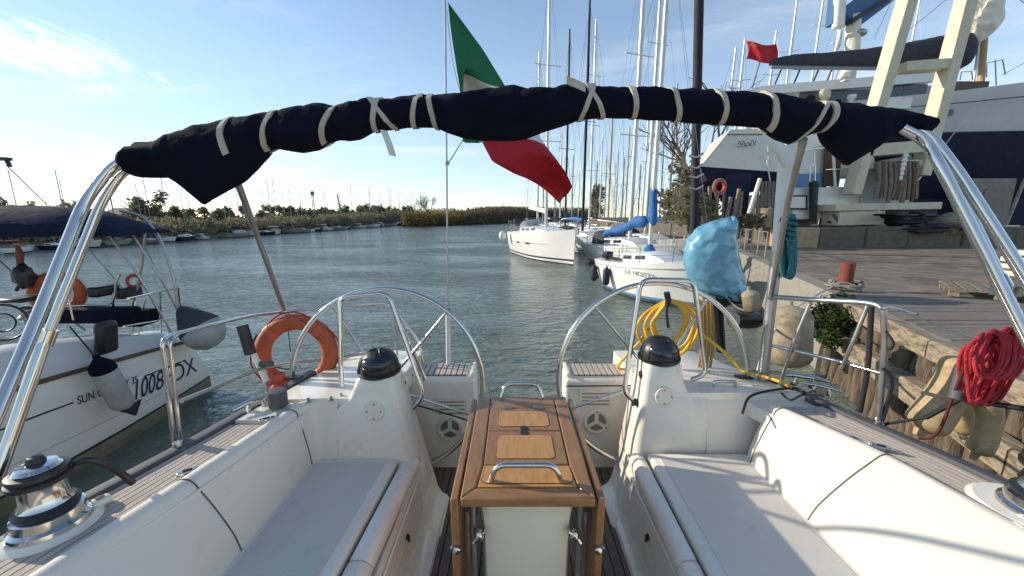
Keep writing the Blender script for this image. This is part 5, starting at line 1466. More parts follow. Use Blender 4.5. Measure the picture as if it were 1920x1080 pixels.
# sprayhood
p = sheer_at(r1_, .30); z0 = p.z + .38
q = MB(); rg = []
for x, h, w in ((-.55, .55, 1.0), (-.2, .60, 1.0), (.25, .50, .98), (.60, .12, .92)):
    rg.append([Vector((p.x + x, y_ * w, z0 + h * zf - .1)) for y_, zf in ((-1, 0), (-.95, .55), (-.75, .92), (0, 1.05), (.75, .92), (.95, .55), (1, 0))])
q.loft(rg, closed=False); q.build('sprayhood', M['clear'], y1, smooth=60)
mz = sheer_at(r1_, .52)
mast(y1, mz.x, mz.z + .40, 15.5, .10, M['alu'], spreaders=(.35, .64), sw=1.0, wires=std_wires(r1_, .52, mz.z + .4, 15.5), boom=(3.4, .9, .35), boomcover=M['sail'], radar=.27)
pulpit(y1, r1_); stern_rail(y1, r1_, h=.8); rails(y1, r1_, .15, .85, 6)
q = MB(); rb = r1_[-1][0]; q.box((rb.x + .02, 0, rb.z + .03), (.5, .18, .10)); q.tube([(rb.x + .25, 0, rb.z + .05), (rb.x + .22, 0, rb.z - .25)], [.05, .09], n=8); q.build('bow_anchor', M['steeldull'], y1, bevel=.02)
q = MB(); b0 = r1_[0][0]; q.tube([(.05, b0.y - .1, b0.z), (.05, b0.y - .1, b0.z + 1.1)], .03); q.tube([(.05, -b0.y + .1, b0.z), (.05, -b0.y + .1, b0.z + 1.0)], .03); q.box((.1, .2, b0.z + .7), (.3, 1.9, .5)); q.build('stern_arch', M['greycov'], y1, bevel=.03)
for k, (px, py) in enumerate(((942, 442), (930, 470))):
    if k == 0:
        q = MB(); c = P(px, py, 28.6); q.ball(c, (.27, .27, .36)); o = q.build('white_fender', M['hullwhite'], None); tag(o, 'small white ball fender at the stern of the central white yacht', 'fender')

# ---------------------------------------------------------------- small sloop with blue covers, bow towards us
Lb = 5.1; B_rot = math.atan2(-5.7, 1.85)
y2 = thing('small_sloop', 'small white sloop with bright blue sail covers and navy fenders, moored by the quay', 'sailboat', (4.05, 15.2, 0), B_rot, local=True)
r2_, _ = hull_mesh(Lb, 2.2, 1.50, 1.08, stern_w=.70, rake=.07, overhang=.10, sheer_dip=.03)
build_hull(y2, r2_, [M['hullwhite'], M['ltblue'], pm('green_antifoul', (.045, .10, .095), rough=.8, var=.3), M['boot']])
build_deck(y2, r2_, M['hullwhite'])
cabin(y2, r2_, .30, .74, .36, .62, M['hullwhite'], M['glassdark'], nwin=2, front=.35)
mz = sheer_at(r2_, .46)
mast(y2, mz.x, mz.z + .30, 9.8, .075, M['alu'], spreaders=(.48,), sw=1.35, wires=std_wires(r2_, .46, mz.z + .3, 9.8, .48, 1.35), boom=None)
q = MB(); q.lathe([(.20, 0), (.22, .08), (.13, .22), (.085, .30)], (mz.x, 0, mz.z + .30), n=14); q.build('mast_boot', M['bluecov'], y2)
# boom cover: drooping bright blue cloth, and the upright bundle at the mast
q = MB(); rg = []
for i in range(15):
    t = i / 14; c = Vector((mz.x - .1 - 2.5 * t, -.10 - .2 * t, mz.z + 1.35 - .60 * t ** 1.6 + .06 * math.sin(t * 9)))
    rr = .17 * (1.1 - .55 * t) * (.3 if i in (0, 14) else 1)
    rg.append([c + Vector((0, math.cos(a) * rr * .8, math.sin(a) * rr * 1.15 * (1 + .15 * math.sin(i * 1.9 + a)))) for a in [2 * math.pi * j / 12 for j in range(12)]])
q.loft(rg, closed=True, cap=True); q.build('sail_cover', M['bluecov'], y2, smooth=60)
q = MB(); rg = []
for i in range(9):
    t = i / 8; c = Vector((mz.x + .05 - .10 * t, .02, mz.z + 1.25 + 1.35 * t)); rr = .15 * (1 - .35 * t) * (.5 if i in (0, 8) else 1)
    rg.append([c + Vector((math.cos(a) * rr * 1.2, math.sin(a) * rr, .03 * math.sin(3 * a + i))) for a in [2 * math.pi * j / 12 for j in range(12)]])
q.loft(rg, closed=True, cap=True); q.build('mast_cover', M['bluecov'], y2, smooth=60)
pulpit(y2, r2_, h=.5); stern_rail(y2, r2_, h=.5); rails(y2, r2_, .2, .82, 4, h=.5)
for sd in (-1, 1):
    q = MB(); pts = []
    for i in range(9):
        p = sheer_at(r2_, lerp(.06, .93, i / 8)); pts.append(Vector((p.x, sd * (abs(p.y) * .985 + .004), p.z * .86)))
    q.tube(pts, .017, n=6); q.build('rub_strake', M['greytext'], y2)
p = sheer_at(r2_, .30); p0 = sheer_at(r2_, .06)
letters('name_lettering', 'LA NOSTRA', y2, pm('faded_letter', (.20, .23, .25), rough=.6), (sheer_at(r2_, .50).x, -(abs(sheer_at(r2_, .50).y) * .975 + .02), .86), (1, .13, 0), (0, -.10, 1), .20, stretch=1.25)
q = MB(); pb = sheer_at(r2_, .20); q.box((pb.x + .25, -.75, pb.z + .12), (.8, .10, .10)); q.ball((pb.x - .1, -.75, pb.z + .20), (.20, .18, .17), jit=.5); q.build('stern_outboard', M['black'], y2, bevel=.01)
Mw = Matrix.Translation(y2.location) @ Matrix.Rotation(B_rot, 4, 'Z')
def wl2(v): return Mw @ Vector(v)
for k, (s_, lab) in enumerate(((.30, 'navy fender hanging amidships on the small white sloop, nearest to us'), (.06, 'navy fender hanging at the stern corner of the small white sloop'), (-.12, 'navy fender hanging off the very stern of the small white sloop, leftmost'))):
    p = sheer_at(r2_, max(s_, 0)); p = Vector((p.x, p.y * (1 if s_ >= 0 else .6), p.z)); a = wl2((p.x - (.15 if s_ < 0 else 0), -abs(p.y) - .10, p.z - .22)); b = wl2((p.x + .03 - (.15 if s_ < 0 else 0), -abs(p.y) - .13, p.z - .86))
    fender('boat_fender', lab, [a, b], .125, M['fendernavy'], M['fendernavy'], group='navy fenders on the small sloop', top=wl2((p.x, -abs(p.y) + .02, p.z + .02)))

# outboard in a blue plastic bag on the sloop's stern bracket
oc = P(1335, 490, 6.5)
ot = thing('outboard_motor', 'outboard motor wrapped in a blue plastic bag by the quay', 'outboard motor', P(1340, 566, 6.5))
q = MB(); rg = []
prof = [(1332, 1394, 556), (1302, 1398, 540), (1290, 1394, 520), (1283, 1387, 495), (1283, 1381, 470), (1290, 1379, 450), (1304, 1379, 432), (1330, 1380, 418), (1362, 1380, 410), (1372, 1376, 407)]
fine = []
for p0, p1 in zip(prof, prof[1:]):
    for k in range(5): fine.append(tuple(lerp(u, v, k / 5) for u, v in zip(p0, p1)))
fine.append(prof[-1])
for i, (a, b, yy) in enumerate(fine):
    pa, pb = P(a, yy, 6.5), P(b, yy, 6.5); c = (pa + pb) / 2; w = (pb.x - pa.x) / 2; ring = []
    for j in range(56):
        an = 2 * math.pi * j / 56
        q0 = Vector((math.cos(an) * 2.2, math.sin(an) * 2.2, yy * .045))
        nr = 1 + .10 * noise.noise(q0 * .8) - .16 * max(0, .16 - abs(noise.noise(q0 * 1.3 + Vector((3, 1, 0))))) / .16 * .5 + .07 * math.sin(an * 15 + 1.5 * noise.noise(q0 * 2)) * max(0, (yy - 500) / 56) + .05 * math.sin(an * 11) * max(0, (440 - yy) / 40)
        ring.append(c + Vector((math.cos(an) * w * (.97 + .05 * abs(noise.noise(q0 * 2))), math.sin(an) * min(.34, w * 1.1) * nr, .02 * math.sin(an * 5 + i))))
    rg.append(ring)
q.loft(rg, closed=True, cap=True); q.build('plastic_bag', M['bagblue'], ot, smooth=60)
q = MB(); q.torus(P(1352, 552, 6.5), (.15, 0, 1), .30, .02, n=28, k=6); q.build('bag_tie', M['blackrope'], ot)
q = MB(); c = P(1330, 500, 6.5); rgx = []
for z, w, dpt in ((-.45, .12, .12), (-.2, .16, .2), (.0, .22, .27), (.22, .24, .28), (.38, .2, .24), (.46, .1, .14)):
    rgx.append([c + Vector((.1 + math.cos(2 * math.pi * j / 14) * w, math.sin(2 * math.pi * j / 14) * dpt, z)) for j in range(14)])
q.loft(rgx, closed=True, cap=True); q.build('engine_cowl', M['hullwhite'], ot, smooth=40)
q = MB(); q.tube([P(1340, 548, 6.5), P(1345, 590, 6.5), P(1352, 660, 6.45)], [.12, .10, .08], n=10); q.box(P(1360, 560, 6.45), (.5, .25, .14)); q.build('engine_leg', M['black'], ot, bevel=.02)

# ---------------------------------------------------------------- further yachts along the quay: (px mast at horizon, depth, mast height px..., label)
far_specs = [
 # mast px, y, length, rot deg, mast h, mast mat, spreaders, label
 (1008, 40, 9.5, -70, 17, 'alu', (.5, .75), 'far white yacht whose slim pale mast is leftmost of the mast forest'),
 (1060, 40, 8.5, -66, 19, 'maststeel', (.42, .7), 'dark-masted yacht just right of the central white yacht'),
 (1093, 31, 9.0, -66, 17, 'maststeel', (.5,), 'yacht with a thin black mast behind the central white yacht'),
 (1105, 36, 9.5, -64, 18, 'alu', (.52, .30, .75), 'yacht with crossed grey spreaders above the bimini centre'),
 (1124, 60, 10, -66, 13.5, 'alu', (.5,), 'distant pale-masted yacht, low mast top above the bimini'),
 (1154, 75, 10, -66, 14.0, 'alud', (.5,), 'most distant yacht with a thin grey mast and antenna'),
 (1183, 21, 7.0, -70, 15, 'alu', (.36, .62), 'yacht with a stout cream mast left of the small blue-covered sloop'),
 (1212, 26, 8.0, -70, 17, 'alu', (.44, .70), 'yacht with a twin-shaded tall mast behind the blue-covered sloop'),
 (1140, 46, 9.5, -64, 15.5, 'wood_mast', (.4,), 'yacht with a warm wooden mast in the mast forest'),
 (1165, 52, 10, -64, 9, 'alud', (.6,), 'short-masted far yacht low in the mast forest'),
]
xr_ = random.Random(77)
for px_, d_ in ((1018, 66), (1040, 84), (1050, 58), (1072, 70), (1084, 92), (1116, 80), (1133, 66), (1150, 95), (1172, 62), (1196, 78), (1204, 48), (1226, 60), (1236, 88), (1252, 40), (1270, 70)):
    far_specs.append((px_, d_, 9.5, -64 + xr_.uniform(-6, 6), xr_.uniform(11, 17), xr_.choice(('alu', 'alud', 'alu', 'maststeel')), (.5,) if xr_.random() < .5 else (.42, .7), None))
far_specs.sort(key=lambda q: q[0])
for i_, q in enumerate(far_specs):
    if q[7] is None:
        far_specs[i_] = q[:7] + ('thin-masted distant yacht, mast %s from the left in the mast forest' % ('first second third fourth fifth sixth seventh eighth ninth tenth eleventh twelfth thirteenth fourteenth fifteenth sixteenth seventeenth eighteenth nineteenth twentieth twenty-first twenty-second twenty-third twenty-fourth twenty-fifth twenty-sixth'.split()[i_]),)
for k, (px, yy, L, rot, mh, mm, sp, lab) in enumerate(far_specs):
    base = P(px, 408, yy); base.z = 0
    rz = R(rot)
    d = Vector((math.cos(rz), math.sin(rz), 0))
    t = thing('moored_sailboat', lab, 'sailboat', base - d * L * .5, rz, group='yachts moored along the quay', local=True)
    rg_, _ = hull_mesh(L, 2.9, 1.45, 1.15, stern_w=.75, n=12)
    build_hull(t, rg_, [M['hullwhite'], M['boot'], M['hullwhite'], M['antifoul']])
    build_deck(t, rg_, M['hullwhite'])
    cabin(t, rg_, .28, .72, .42, .64, M['hullwhite'], M['glassdark'], nwin=2, front=.35)
    ms = sheer_at(rg_, .5)
    mast(t, ms.x, ms.z + .38, mh, .12 if yy < 27 else .11, M[mm], spreaders=sp, sw=.95, wires=std_wires(rg_, .5, ms.z + .38, mh, sp[0]), boom=(3.2, .85, .1), boomcover=[M['navy2'], M['greycov'], M['sail'], M['bluecov']][k % 4], wr=.006 if yy < 30 else .011)
    pulpit(t, rg_); stern_rail(t, rg_)
    if yy < 32:
        rails(t, rg_, .15, .85, 5)
        p = sheer_at(rg_, .25); q = MB(); rgx = []
        for x, h, w in ((-.7, .75, .9), (-.2, .85, .95), (.4, .65, .95), (.8, .2, .85)):
            rgx.append([Vector((p.x + x, y_ * w, p.z + h * zf)) for y_, zf in ((-1, 0), (-.95, .55), (-.75, .92), (0, 1.05), (.75, .92), (.95, .55), (1, 0))])
        q.loft(rgx, closed=False); q.build('sprayhood', [M['navy2'], M['greycov']][k % 2], t, smooth=60)
# ============================================================ the quay on the right
E0, ED, EN = Vector((4.85, 4.42, 0)), Vector((.362, .932, 0)), Vector((.932, -.362, 0))
QZ = 1.40
def Q(s, d=0, z=QZ): return E0 + ED * s + EN * d + Vector((0, 0, z))
def edge_x(y): return E0.x + ED.x * (y - E0.y) / ED.y
# ground sheet of the yard (one sheet, uneven)
mb = MB(); rg = []
ss = [-14 + i * .7 for i in range(60)] + [30, 36, 44, 60, 90, 140, 200, 300]
dd = [.02, .25, .5, .9, 1.4, 2, 2.7, 3.5, 4.4, 5.5, 7, 9, 11, 14, 18, 24, 32, 50, 90, 200, 400]
for s in ss:
    rg.append([Q(s, d, QZ - .03 + (noise.noise(Vector((s * .35, d * .4, 0))) * .045 if .1 < d < 60 and s > 2.3 else 0)) for d in dd])
mb.loft(rg, closed=False)
tag(mb.build('yard_ground', M['gravel'], None, smooth=80), None, kind='structure')
# concrete quay wall beyond the timber part
mb = MB()
rg = []
for s in (2.05, 4, 7, 10, 15, 22, 40, 80, 160, 300):
    rg.append([Q(s, .30, QZ + .012), Q(s, -.04, QZ + .012), Q(s, -.06, QZ - .14), Q(s, -.02, QZ - .16), Q(s, -.10, .3), Q(s, -.14, -.6), Q(s, .30, -.6)])
mb.loft(rg, closed=True, cap=True)
qw = mb.build('quay_wall', M['concrete'], None, smooth=20)
tag(qw, 'grey concrete quay wall running along the moored boats', 'wall')
# timber quay: piles, beams, deck boards
tq = thing('timber_quay', 'weathered timber quay with upright piles and two long beams, right foreground', 'quay', Q(-2, 0, 0))
pr = random.Random(11)
s = -8.0; k = 0
while s < 2.0:
    wd = pr.uniform(.09, .17)
    q = MB(); top = QZ - .16 + pr.uniform(-.10, .03); n = 7; off_ = pr.uniform(-.03, .05)
    rg = []
    ph = pr.uniform(0, 9)
    for z in (-.5, .0, .25, .5, .75, 1.0, top - .02, top):
        rr = wd * .5 * (1 + .22 * noise.noise(Vector((ph, z * 2.5, 0)))); dp = .08 + .05 * pr.random()
        if z == top: rr *= .85
        c = Q(s + wd / 2 + .02 * noise.noise(Vector((z * 1.5, ph, 4))), .03 + off_ + .05 * noise.noise(Vector((ph, z * 1.6, 2))), z)
        rg.append([c + ED * (math.cos(2 * math.pi * j / 9) * rr) + EN * (math.sin(2 * math.pi * j / 9) * dp) for j in range(9)])
    q.loft(rg, closed=True, cap=True); q.build('pile', M['pile'], tq, smooth=50)
    s += wd + pr.uniform(.004, .035); k += 1
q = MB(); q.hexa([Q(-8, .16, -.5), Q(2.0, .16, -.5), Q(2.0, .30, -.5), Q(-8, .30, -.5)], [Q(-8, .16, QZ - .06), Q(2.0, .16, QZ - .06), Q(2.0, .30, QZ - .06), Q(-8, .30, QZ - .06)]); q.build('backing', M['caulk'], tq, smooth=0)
def long_beam(name, s0, s1, d, z, w, h):
    q = MB(); rg = []
    n = 24
    for i in range(n + 1):
        s = lerp(s0, s1, i / n); jz = .012 * noise.noise(Vector((s * 2, z, 0))); jd = .012 * noise.noise(Vector((s * 2, z, 5)))
        c = Q(s, d + jd, z + jz)
        rg.append([c - EN * w / 2 - Vector((0, 0, h / 2)), c - EN * w / 2 + Vector((0, 0, h / 2 - .02)), c - EN * (w / 2 - .02) + Vector((0, 0, h / 2)), c + EN * w / 2 + Vector((0, 0, h / 2)), c + EN * w / 2 - Vector((0, 0, h / 2))])
    q.loft(rg, closed=True, cap=True); return q.build(name, M['timber'], tq, smooth=25)
for (a, b) in ((-8, -3.1), (-3.08, -.72), (-.70, 1.75)): long_beam('cap_beam', a, b, -.06, QZ - .08, .20, .20)
for (a, b) in ((-8, -2.0), (-1.98, 1.85)): long_beam('waler', a, b, -.16, .80, .16, .24)
for s_ in (-6.5, -4.8, -3.3, -2.2, -1.0, .2, 1.3):
    q = MB(); q.lathe([(.03, 0), (.03, .015), (.012, .02)], Q(s_, -.24, .82 + .03 * math.sin(s_ * 7)), n=8, axis=-EN); q.build('bolt', M['redpaint'], tq)
y = .4; i = 0
while y < 6.35:
    wd = pr.uniform(.135, .175)
    x0, x1 = edge_x(y + wd / 2) + .06 + pr.uniform(-.02, .03), pr.uniform(12.5, 13.2)
    split = pr.uniform(x0 + 2.5, x0 + 5.5)
    for a, b in ((x0, split - .006), (split + .006, x1)):
        q = MB(); z = QZ + .012 + pr.uniform(-.006, .006); tl = pr.uniform(-.005, .005)
        q.hexa([Vector((a, y, z - .05)), Vector((b, y, z - .05)), Vector((b, y + wd - .006, z - .05)), Vector((a, y + wd - .006, z - .05))], [Vector((a, y, z + tl)), Vector((b, y, z - tl)), Vector((b, y + wd - .006, z - tl * .5)), Vector((a, y + wd - .006, z + tl * .4))])
        q.build('board', M['board'], tq, smooth=0)
    y += wd; i += 1
# bollard
bo = thing('bollard', 'rusty red round bollard at the corner of the timber quay', 'bollard', G(1582, 545, QZ))
q = MB(); b0 = G(1582, 545, QZ); q.lathe([(.15, 0), (.15, .02), (.108, .03), (.105, .46), (.108, .50), (.095, .515), (.001, .52)], b0, n=20); q.build('bollard_post', M['redpaint'], bo, smooth=30)
ml = thing('mooring_rope', 'grey mooring rope piled round the foot of the red bollard', 'rope', b0)
q = MB(); pts = []
for i in range(80):
    a = i * .42; rr = .17 + .05 * math.sin(i * 1.7) + i * .0008; pts.append(b0 + Vector((math.cos(a) * rr * 1.2, math.sin(a) * rr, .03 + .11 * abs(math.sin(i * .31)) + .03 * math.sin(i * 1.1))))
q.tube(pts, .022, n=7); q.build('rope_pile', M['netrope'], ml, smooth=70)
q = MB(); q.tube(smooth_path([b0 + Vector((-.2, 0, .08)), P(1520, 560, 5.6), P(1478, 588, 5.0), P(1440, 640, 4.0), P(1420, 700, 2.6)], 6), .014, n=7); q.build('mooring_line', M['whiterope'], ml, smooth=70)
# leaves helper
def leaves(mb, c, rad, n, size, rnd, squash=1, up=.3, shell=.55, clumps=0):
    cs = []
    if clumps:
        for _ in range(clumps):
            v = Vector((rnd.gauss(0, 1), rnd.gauss(0, 1), rnd.gauss(0, 1))).normalized() * rnd.uniform(.45, .95)
            cs.append(Vector((v.x * rad.x, v.y * rad.y, v.z * rad.z)))
    for _ in range(n):
        v = Vector((rnd.gauss(0, 1), rnd.gauss(0, 1), rnd.gauss(0, 1))).normalized()
        if clumps:
            p = rnd.choice(cs) + Vector((v.x * rad.x, v.y * rad.y, v.z * rad.z)) * rnd.uniform(.1, .42)
        else:
            p = Vector((v.x * rad.x, v.y * rad.y, v.z * rad.z)) * rnd.uniform(shell, 1.0)
        p = c + p
        a = Vector((rnd.gauss(0, 1), rnd.gauss(0, 1), rnd.gauss(0, .6))).normalized(); b = a.cross(Vector((rnd.gauss(0, 1), rnd.gauss(0, 1), rnd.gauss(0, 1)))).normalized()
        s_ = size * rnd.uniform(.6, 1.3)
        mb.add([p - a * s_, p - b * s_ * .5, p + a * s_, p + b * s_ * .5], [(0, 1, 2, 3)])
# shrub on the wall corner
sh = thing('wall_shrub', 'green leafy shrub growing from the quay corner under the bollard', 'shrub', Q(1.9, -.1, .5))
q = MB(); rs = random.Random(2)
for px, py, yy, r_ in ((1552, 582, 5.9, .27), (1572, 598, 5.5, .22), (1545, 612, 5.6, .24), (1556, 634, 5.3, .16), (1585, 568, 6.0, .17), (1530, 598, 5.8, .16)):
    leaves(q, P(px, py, yy), Vector((r_, r_, r_)), 300, .042, rs, shell=.2)
q.build('foliage', M['leaf'], sh, smooth=0)
q = MB()
for k in range(7): q.tube([Q(1.9 + k * .05, .05, .7), P(1540 + k * 8, 600 - (k % 3) * 12, 5.6)], .012, n=5)
q.build('stem', M['bark'], sh)
# stained fenders between hull and quay
fender('quay_fender', 'large stained cream fender hanging on the quay behind the right rail', [P(1482, 575, 4.6), P(1478, 690, 4.4)], .24, M['fendercream'], M['fendercream'], group='fenders on the quay')
fender('quay_fender', 'small cream fender low in the water beside the blue bagged outboard', [P(1405, 545, 6.0), P(1412, 585, 6.0)], .13, M['fendercream'], M['fendercream'], group='fenders on the quay')
# inflatable tender under the bagged outboard
td = thing('tender', 'black inflatable tender moored below the bagged outboard', 'dinghy', P(1385, 590, 6.3))
q = MB(); q.tube(smooth_path([P(1340, 575, 7.2), P(1370, 560, 7.2), P(1410, 575, 6.6), P(1418, 600, 6.2), P(1375, 600, 6.0)], 6), .13, n=12); q.build('tube', M['black'], td, smooth=60)
q = MB(); q.tube(smooth_path([P(1360, 555, 6.3), P(1385, 578, 6.2), P(1425, 588, 6.0)], 6), .012, n=6); q.build('painter', M['whiterope'], td)
# pallet and crate on the boards
pc = G(1860, 555, QZ + .03)
pt = thing('pallet', 'grey wooden pallet lying on the dock boards at right', 'pallet', pc)
rotp = Matrix.Rotation(R(-42), 3, 'Z')
for k in range(7):
    q = MB(); q.box(pc + rotp @ Vector((-.48 + k * .16, 0, .135)), (.11, 1.0, .022), rotp); q.build('slat', M['board'], pt, smooth=0)
for yv in (-.45, 0, .45):
    q = MB(); q.box(pc + rotp @ Vector((0, yv, .115)), (1.1, .09, .018), rotp); q.build('stringer', M['timber'], pt, smooth=0)
    for xv in (-.48, 0, .48):
        q = MB(); q.box(pc + rotp @ Vector((xv, yv, .055)), (.11, .09, .10), rotp); q.build('block', M['timber'], pt, smooth=0)
cc = G(1925, 520, QZ + .03)
ct = thing('slatted_crate', 'pale slatted crate at the right edge on the dock', 'crate', cc)
for k in range(4):
    q = MB(); q.box(cc + Vector((0, 0, .08 + k * .15)), (.7, .5, .10)); q.build('crate_slat', M['creampaint'], ct, bevel=.01)
for dx in (-.33, .33):
    q = MB(); q.box(cc + Vector((dx, -.24, .30)), (.06, .05, .62)); q.build('crate_post', M['timber'], ct)

# ---------------------------------------------------------------- raised hard standing behind
HZ, HY = 2.22, 17.6
mb = MB()
x0 = P(1452, 440, HY).x
rg = [[Vector((x, HY + .25, HZ)), Vector((x, 120, HZ + .1)), ] for x in (x0 + .2, 20, 30, 60, 200)]
mb.loft(rg, closed=False)
tag(mb.build('hard_standing', M['gravel'], None, smooth=0), None, kind='structure')
kb = thing('retaining_kerb', 'long concrete kerb of big stone blocks edging the boat yard', 'wall', Vector((x0, HY, QZ)))
xs = x0; kk = 0
while xs < 60:
    L = pr.uniform(1.7, 2.6) if xs < 30 else 6
    q = MB(); h = HZ - QZ + pr.uniform(-.03, .05) + .05
    q.box((xs + L / 2, HY + .05 + pr.uniform(-.04, .04), QZ - .1 + (h + .1) / 2), (L - .03, .7, h + .1)); q.build('block', M['stone'] if kk == 0 else M['kerb'], kb, bevel=.06)
    xs += L; kk += 1
q = MB(); q.hexa([Vector((x0 + .05, HY + .4, QZ - .1)), Vector((x0 + .7, HY + .4, QZ - .1)), Vector((x0 + .7, 60, QZ - .1)), Vector((x0 + .05, 60, QZ - .1))], [Vector((x0 + .05, HY + .4, HZ + .02)), Vector((x0 + .7, HY + .4, HZ + .02)), Vector((x0 + .7, 60, HZ + .02)), Vector((x0 + .05, 60, HZ + .02))]); q.build('side_wall', M['kerb'], kb, bevel=.05)

# big yacht A on the hard: hull side towards us, stern to the left
AY = 24.0
xa, xbw = P(1470, 300, AY).x, 42.0
def zz(py, y=AY): return P(1800, py, y).z
ya = thing('motorsailer', 'large grey-white motorsailer with navy bottom standing ashore at right', 'sailboat', Vector(((xa + xbw) / 2, AY, HZ)))
mb = MB(); N = 18; rings = []
zk = HZ + .35
for i in range(N + 1):
    s = i / N; x = lerp(xa, xbw, s)
    w = 2.15 * (.78 + .22 * math.sin(min(1, s / .45) * math.pi / 2)) if s < .5 else 2.15 * max(.02, 1 - ((s - .5) / .5) ** 2.2)
    zs = interp(s, [(0, zz(212)), (.3, zz(192)), (.6, zz(160)), (1, zz(120))])
    zw = interp(s, [(0, zz(268)), (1, zz(255))])
    kl = interp(s, [(0, zw - .35), (.18, zw - 1.0), (.3, zk + 1.1), (.75, zk + 1.0), (.92, zw - .8), (1, zw - .1)])
    zl = [zs, lerp(zs, zw, .28), lerp(zs, zw, .30), lerp(zs, zw, .75), zw + .10, zw + .04, lerp(zw, kl, .4), lerp(zw, kl, .8), kl]
    wl = [1.0, .995, .985, .95, .92, .91, .72, .30, .05]
    half = [Vector((x + .55 * (1 - (z - kl) / (zs - kl)) * (1 if s < .1 else 0), AY - w * f, z)) for z, f in zip(zl, wl)]
    rings.append(half + [Vector((p.x, 2 * AY - p.y, p.z)) for p in reversed(half)])
n = len(rings[0]); mb.v = [p for r in rings for p in r]
mm = [0, 1, 0, 0, 1, 2, 2, 2]
for i in range(N):
    for j in range(n - 1):
        k = min(j, n - 2 - j); mb.f.append((i * n + j, i * n + j + 1, (i + 1) * n + j + 1, (i + 1) * n + j)); mb.m.append(mm[min(k, 7)])
mb.f.append(tuple(range(n))); mb.m.append(0)
mb.build('hull', [M['hullgrey'], M['boot'], M['antifoul']], ya, smooth=40)
q = MB(); q.loft([[r[0] + Vector((0, .02, 0)), r[0].lerp(r[-1], .5) + Vector((0, 0, .12)), r[-1] - Vector((0, .02, 0))] for r in rings], closed=False); q.build('deck', M['hullgrey'], ya, smooth=60)
def abox(name, p0, p1, yd, dep, m, bevel=.04, par=None):
    a, b = P(p0[0], p0[1], yd), P(p1[0], p1[1], yd); q = MB()
    q.box(((a.x + b.x) / 2, yd + dep / 2, (a.z + b.z) / 2), (abs(b.x - a.x), dep, abs(b.z - a.z))); return q.build(name, M[m], par or ya, bevel=bevel)
AF = AY - 1.6
ph = abox('pilothouse', (1455, 160), (1745, 232), AF, 3.2, 'hullgrey')
q = MB(); rg = []
for px, t, b in ((1405, 168, 178), (1430, 160, 176), (1520, 152, 170), (1620, 144, 163), (1720, 134, 155), (1762, 133, 150)):
    a, c = P(px, t, AF - .25), P(px, b, AF - .25)
    rg.append([c, a + Vector((0, .1, 0)), a + Vector((0, 1.9, .12)), a + Vector((0, 3.6, 0)), c + Vector((0, 3.7, 0))])
q.loft(rg, closed=True, cap=True); q.build('pilothouse_roof', M['hullwhite'], ya, smooth=40)
for p0, p1 in (((1500, 172), (1546, 198)), ((1556, 168), (1640, 196)), ((1655, 160), (1690, 188)), ((1695, 158), (1735, 186))):
    abox('pilothouse_window', p0, p1, AF - .02, .06, 'glassdark', .02, ph)
abox('bulwark', (1762, 152), (1848, 190), AF - .3, .12, 'brown', .02)
abox('locker', (1655, 182), (1708, 204), AF - .45, .8, 'hullwhite', .03)
abox('porthole', (1765, 205), (1787, 216), AY - 2.14, .06, 'glassdark', .01)
# boom with long grey sail cover
q = MB(); rg = []
prof_ = [(1442, 116, 122), (1450, 110, 127), (1475, 104, 129), (1500, 101, 131), (1540, 99, 131), (1580, 95, 130), (1620, 92, 129), (1660, 85, 126), (1700, 79, 121), (1740, 71, 114), (1765, 66, 110), (1785, 62, 112), (1800, 60, 128), (1812, 62, 131), (1822, 72, 112)]
for i in range(57):
    px = lerp(1442, 1822, i / 56)
    t = interp(px, [(p, u) for p, u, v in prof_]); b = interp(px, [(p, v) for p, u, v in prof_])
    a_, c_ = P(px, t, AY), P(px, b, AY); m_ = (a_ + c_) / 2; h = (a_.z - c_.z) / 2
    ring = []
    for j in range(20):
        an = 2 * math.pi * j / 20
        k_ = 1 + .16 * noise.noise(Vector((px * .05, math.cos(an) * 2, math.sin(an) * 2))) + .10 * noise.noise(Vector((px * .16, an * 2, 4)))
        ring.append(m_ + Vector((0, math.cos(an) * h * .55 * k_, math.sin(an) * h * (.5 + .5 * k_))))
    rg.append(ring)
q.loft(rg, closed=True, cap=True); bm_ = q.build('sail_cover', M['greycov'], ya, smooth=50)
q = MB(); q.tube([P(1445, 126, AY - .35), P(1640, 129, AY - .35), P(1800, 116, AY - .35)], .10, n=8); q.build('boom', M['alud'], ya)
for px in (1465, 1500, 1535, 1560):
    q = MB(); q.tube([P(px, 130, AY), P(px - 12, 158, AY)], .05, n=6); q.build('cover_tie', M['black'], bm_)
q = MB(); q.tube([P(1836, 195, AY - .3), P(1846, 60, AY), P(1862, -150, AY)], .16, n=12); am = q.build('mast', M['wood_mast'], ya, smooth=60)
q = MB(); q.tube([P(1818, 196, AY - .5), P(1832, 110, AY - .2), P(1838, 40, AY - .1)], .07, n=8); q.build('furling_spar', M['alu'], ya)
q = MB(); rg = []
for i in range(26):
    py = lerp(-40, 82, i / 25)
    px = interp(py, [(-40, 1862), (0, 1856), (30, 1848), (55, 1842), (82, 1830)]); w = interp(py, [(-40, .45), (-10, .62), (15, .78), (38, .80), (55, .70), (70, .42), (82, .08)])
    c = P(px, py, AY - .2)
    rg.append([c + Vector((math.cos(an) * w * (1 + .16 * math.sin(an * 7 + i * .35) + .22 * noise.noise(Vector((i * .22, math.cos(an) * 2.2, math.sin(an) * 2.2))) + .18 * noise.noise(Vector((i * .6, an * 3, 2)))), math.sin(an) * w * .6 * (1 + .3 * noise.noise(Vector((i * .35, an * 1.6, 7)))), .10 * noise.noise(Vector((i * .5, an * 2, 3))))) for an in [2 * math.pi * j / 32 for j in range(32)]])
q.loft(rg, closed=True, cap=True); q.build('bundled_sail', M['hullcream'], ya, smooth=30)
